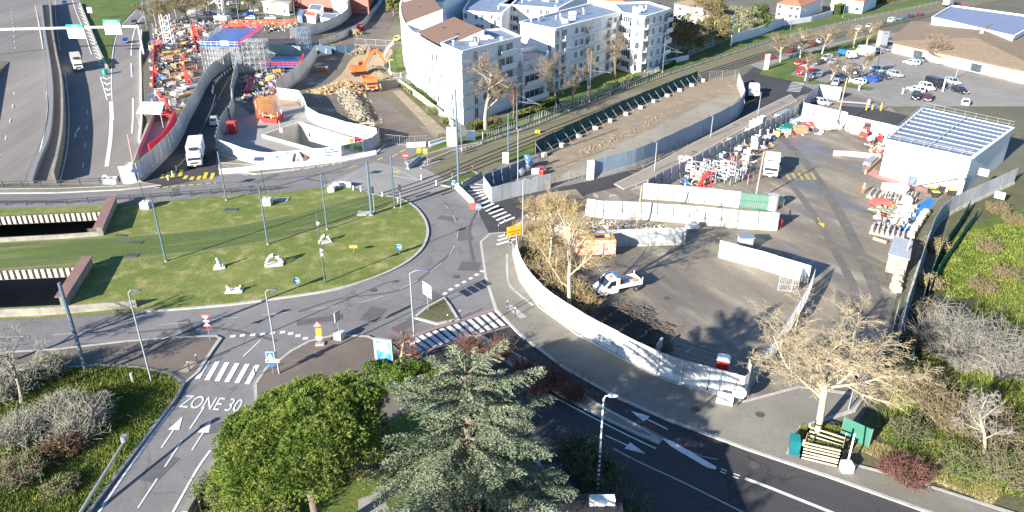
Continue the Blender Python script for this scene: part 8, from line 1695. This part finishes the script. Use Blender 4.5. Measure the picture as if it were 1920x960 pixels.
m=M();c=G(1008,250);m.box((c.x,c.y,.35),(.8,.7,.6),rz=.3);tag(m.build('yellow_box',yel),'small yellow box lying on the tram track bed','box')
m=M();c=G(1235,660);m.box((c.x,c.y,.7),(.25,1.6,1.3),rz=-.5);tag(m.build('grey_board',hoard),'grey panel leaning in the shaded yard left of the painted lines','panel')
def twigpile(nm,px,n,seed):
 C=GP(px);rr=random.Random(seed);m=M();c=sum(C,Vector())/len(C)
 for k in range(n):p=c+(rr.choice(C)-c)*rr.random()**.5+Vector((rr.gauss(0,.8),rr.gauss(0,.8),rr.uniform(.08,.3)));a=rr.uniform(0,6.3);L=rr.uniform(.4,1.4);m.beam(p,p+Vector((math.cos(a)*L,math.sin(a)*L,rr.uniform(-.05,.2))),.04)
 struct(m.build(nm,pm('brushwood',(.12,.10,.08),.9,.3)),'stuff')
twigpile('cut_branches',[(1120,590),(1150,575),(1200,585),(1240,620),(1240,655),(1180,650)],900,1)
def clutter(nm,px,n,seed,smax=1.0):
 P=GP(px);xs=[p.x for p in P];ys=[p.y for p in P];rr=random.Random(seed);m=M();k=0
 cols=[pm('clutter_'+q,c_,.8,.3,2)for q,c_ in(('white',(.6,.6,.57)),('grey',(.3,.3,.29)),('red',(.5,.06,.04)),('ochre',(.38,.25,.1)),('dark',(.06,.06,.065)),('tan',(.35,.29,.2)),('blue',(.06,.13,.35)))]
 while k<n:
  x=rr.uniform(min(xs),max(xs));y=rr.uniform(min(ys),max(ys));c=False
  for i in range(len(P)):
   a,b=P[i],P[i-1]
   if(a.y>y)!=(b.y>y)and x<(b.x-a.x)*(y-a.y)/(b.y-a.y)+a.x:c=not c
  if not c:k+=.2;continue
  mi=rr.choice((0,0,1,1,2,3,4,4,4,5,5,6,1,0));t=rr.random();z=rr.uniform(.1,.5)
  if t<.5:L=rr.uniform(.8,3.2)*smax;a=rr.choice((.6,.9,2.2))+rr.gauss(0,.15);p=Vector((x,y,z));m.beam(p,p+Vector((math.cos(a)*L,math.sin(a)*L,rr.uniform(-.05,.25))),rr.uniform(.08,.3),.12,m=mi)
  elif t<.85:h=rr.uniform(.2,.9)*smax;m.box((x,y,h/2),(rr.uniform(.3,1.3)*smax,rr.uniform(.3,1.0)*smax,h),rz=rr.uniform(0,3),m=mi)
  else:h=rr.uniform(1,2.4)*smax;m.beam((x,y,0),(x+rr.gauss(0,.3),y+rr.gauss(0,.3),h),.09,m=mi)
  k+=1
 struct(m.build(nm,cols),'stuff')
clutter('site_debris',[(282,60),(300,40),(370,40),(400,60),(380,90),(365,150),(345,205),(300,212),(285,190),(280,120)],1500,1)
clutter('site_debris',[(335,30),(400,38),(560,45),(556,60),(495,62),(380,50)],450,2)
clutter('site_debris',[(455,135),(530,130),(545,150),(515,175),(480,200),(452,190)],420,3,.8)
clutter('yard_debris',[(1250,330),(1300,305),(1400,255),(1495,208),(1590,235),(1580,246),(1470,262),(1430,290),(1400,330),(1300,362)],620,4,.7)
clutter('yard_debris',[(1630,268),(1660,275),(1650,296),(1630,300)],90,5,.7)
clutter('yard_debris',[(1635,372),(1700,366),(1725,395),(1700,440),(1640,445)],200,6,.6)
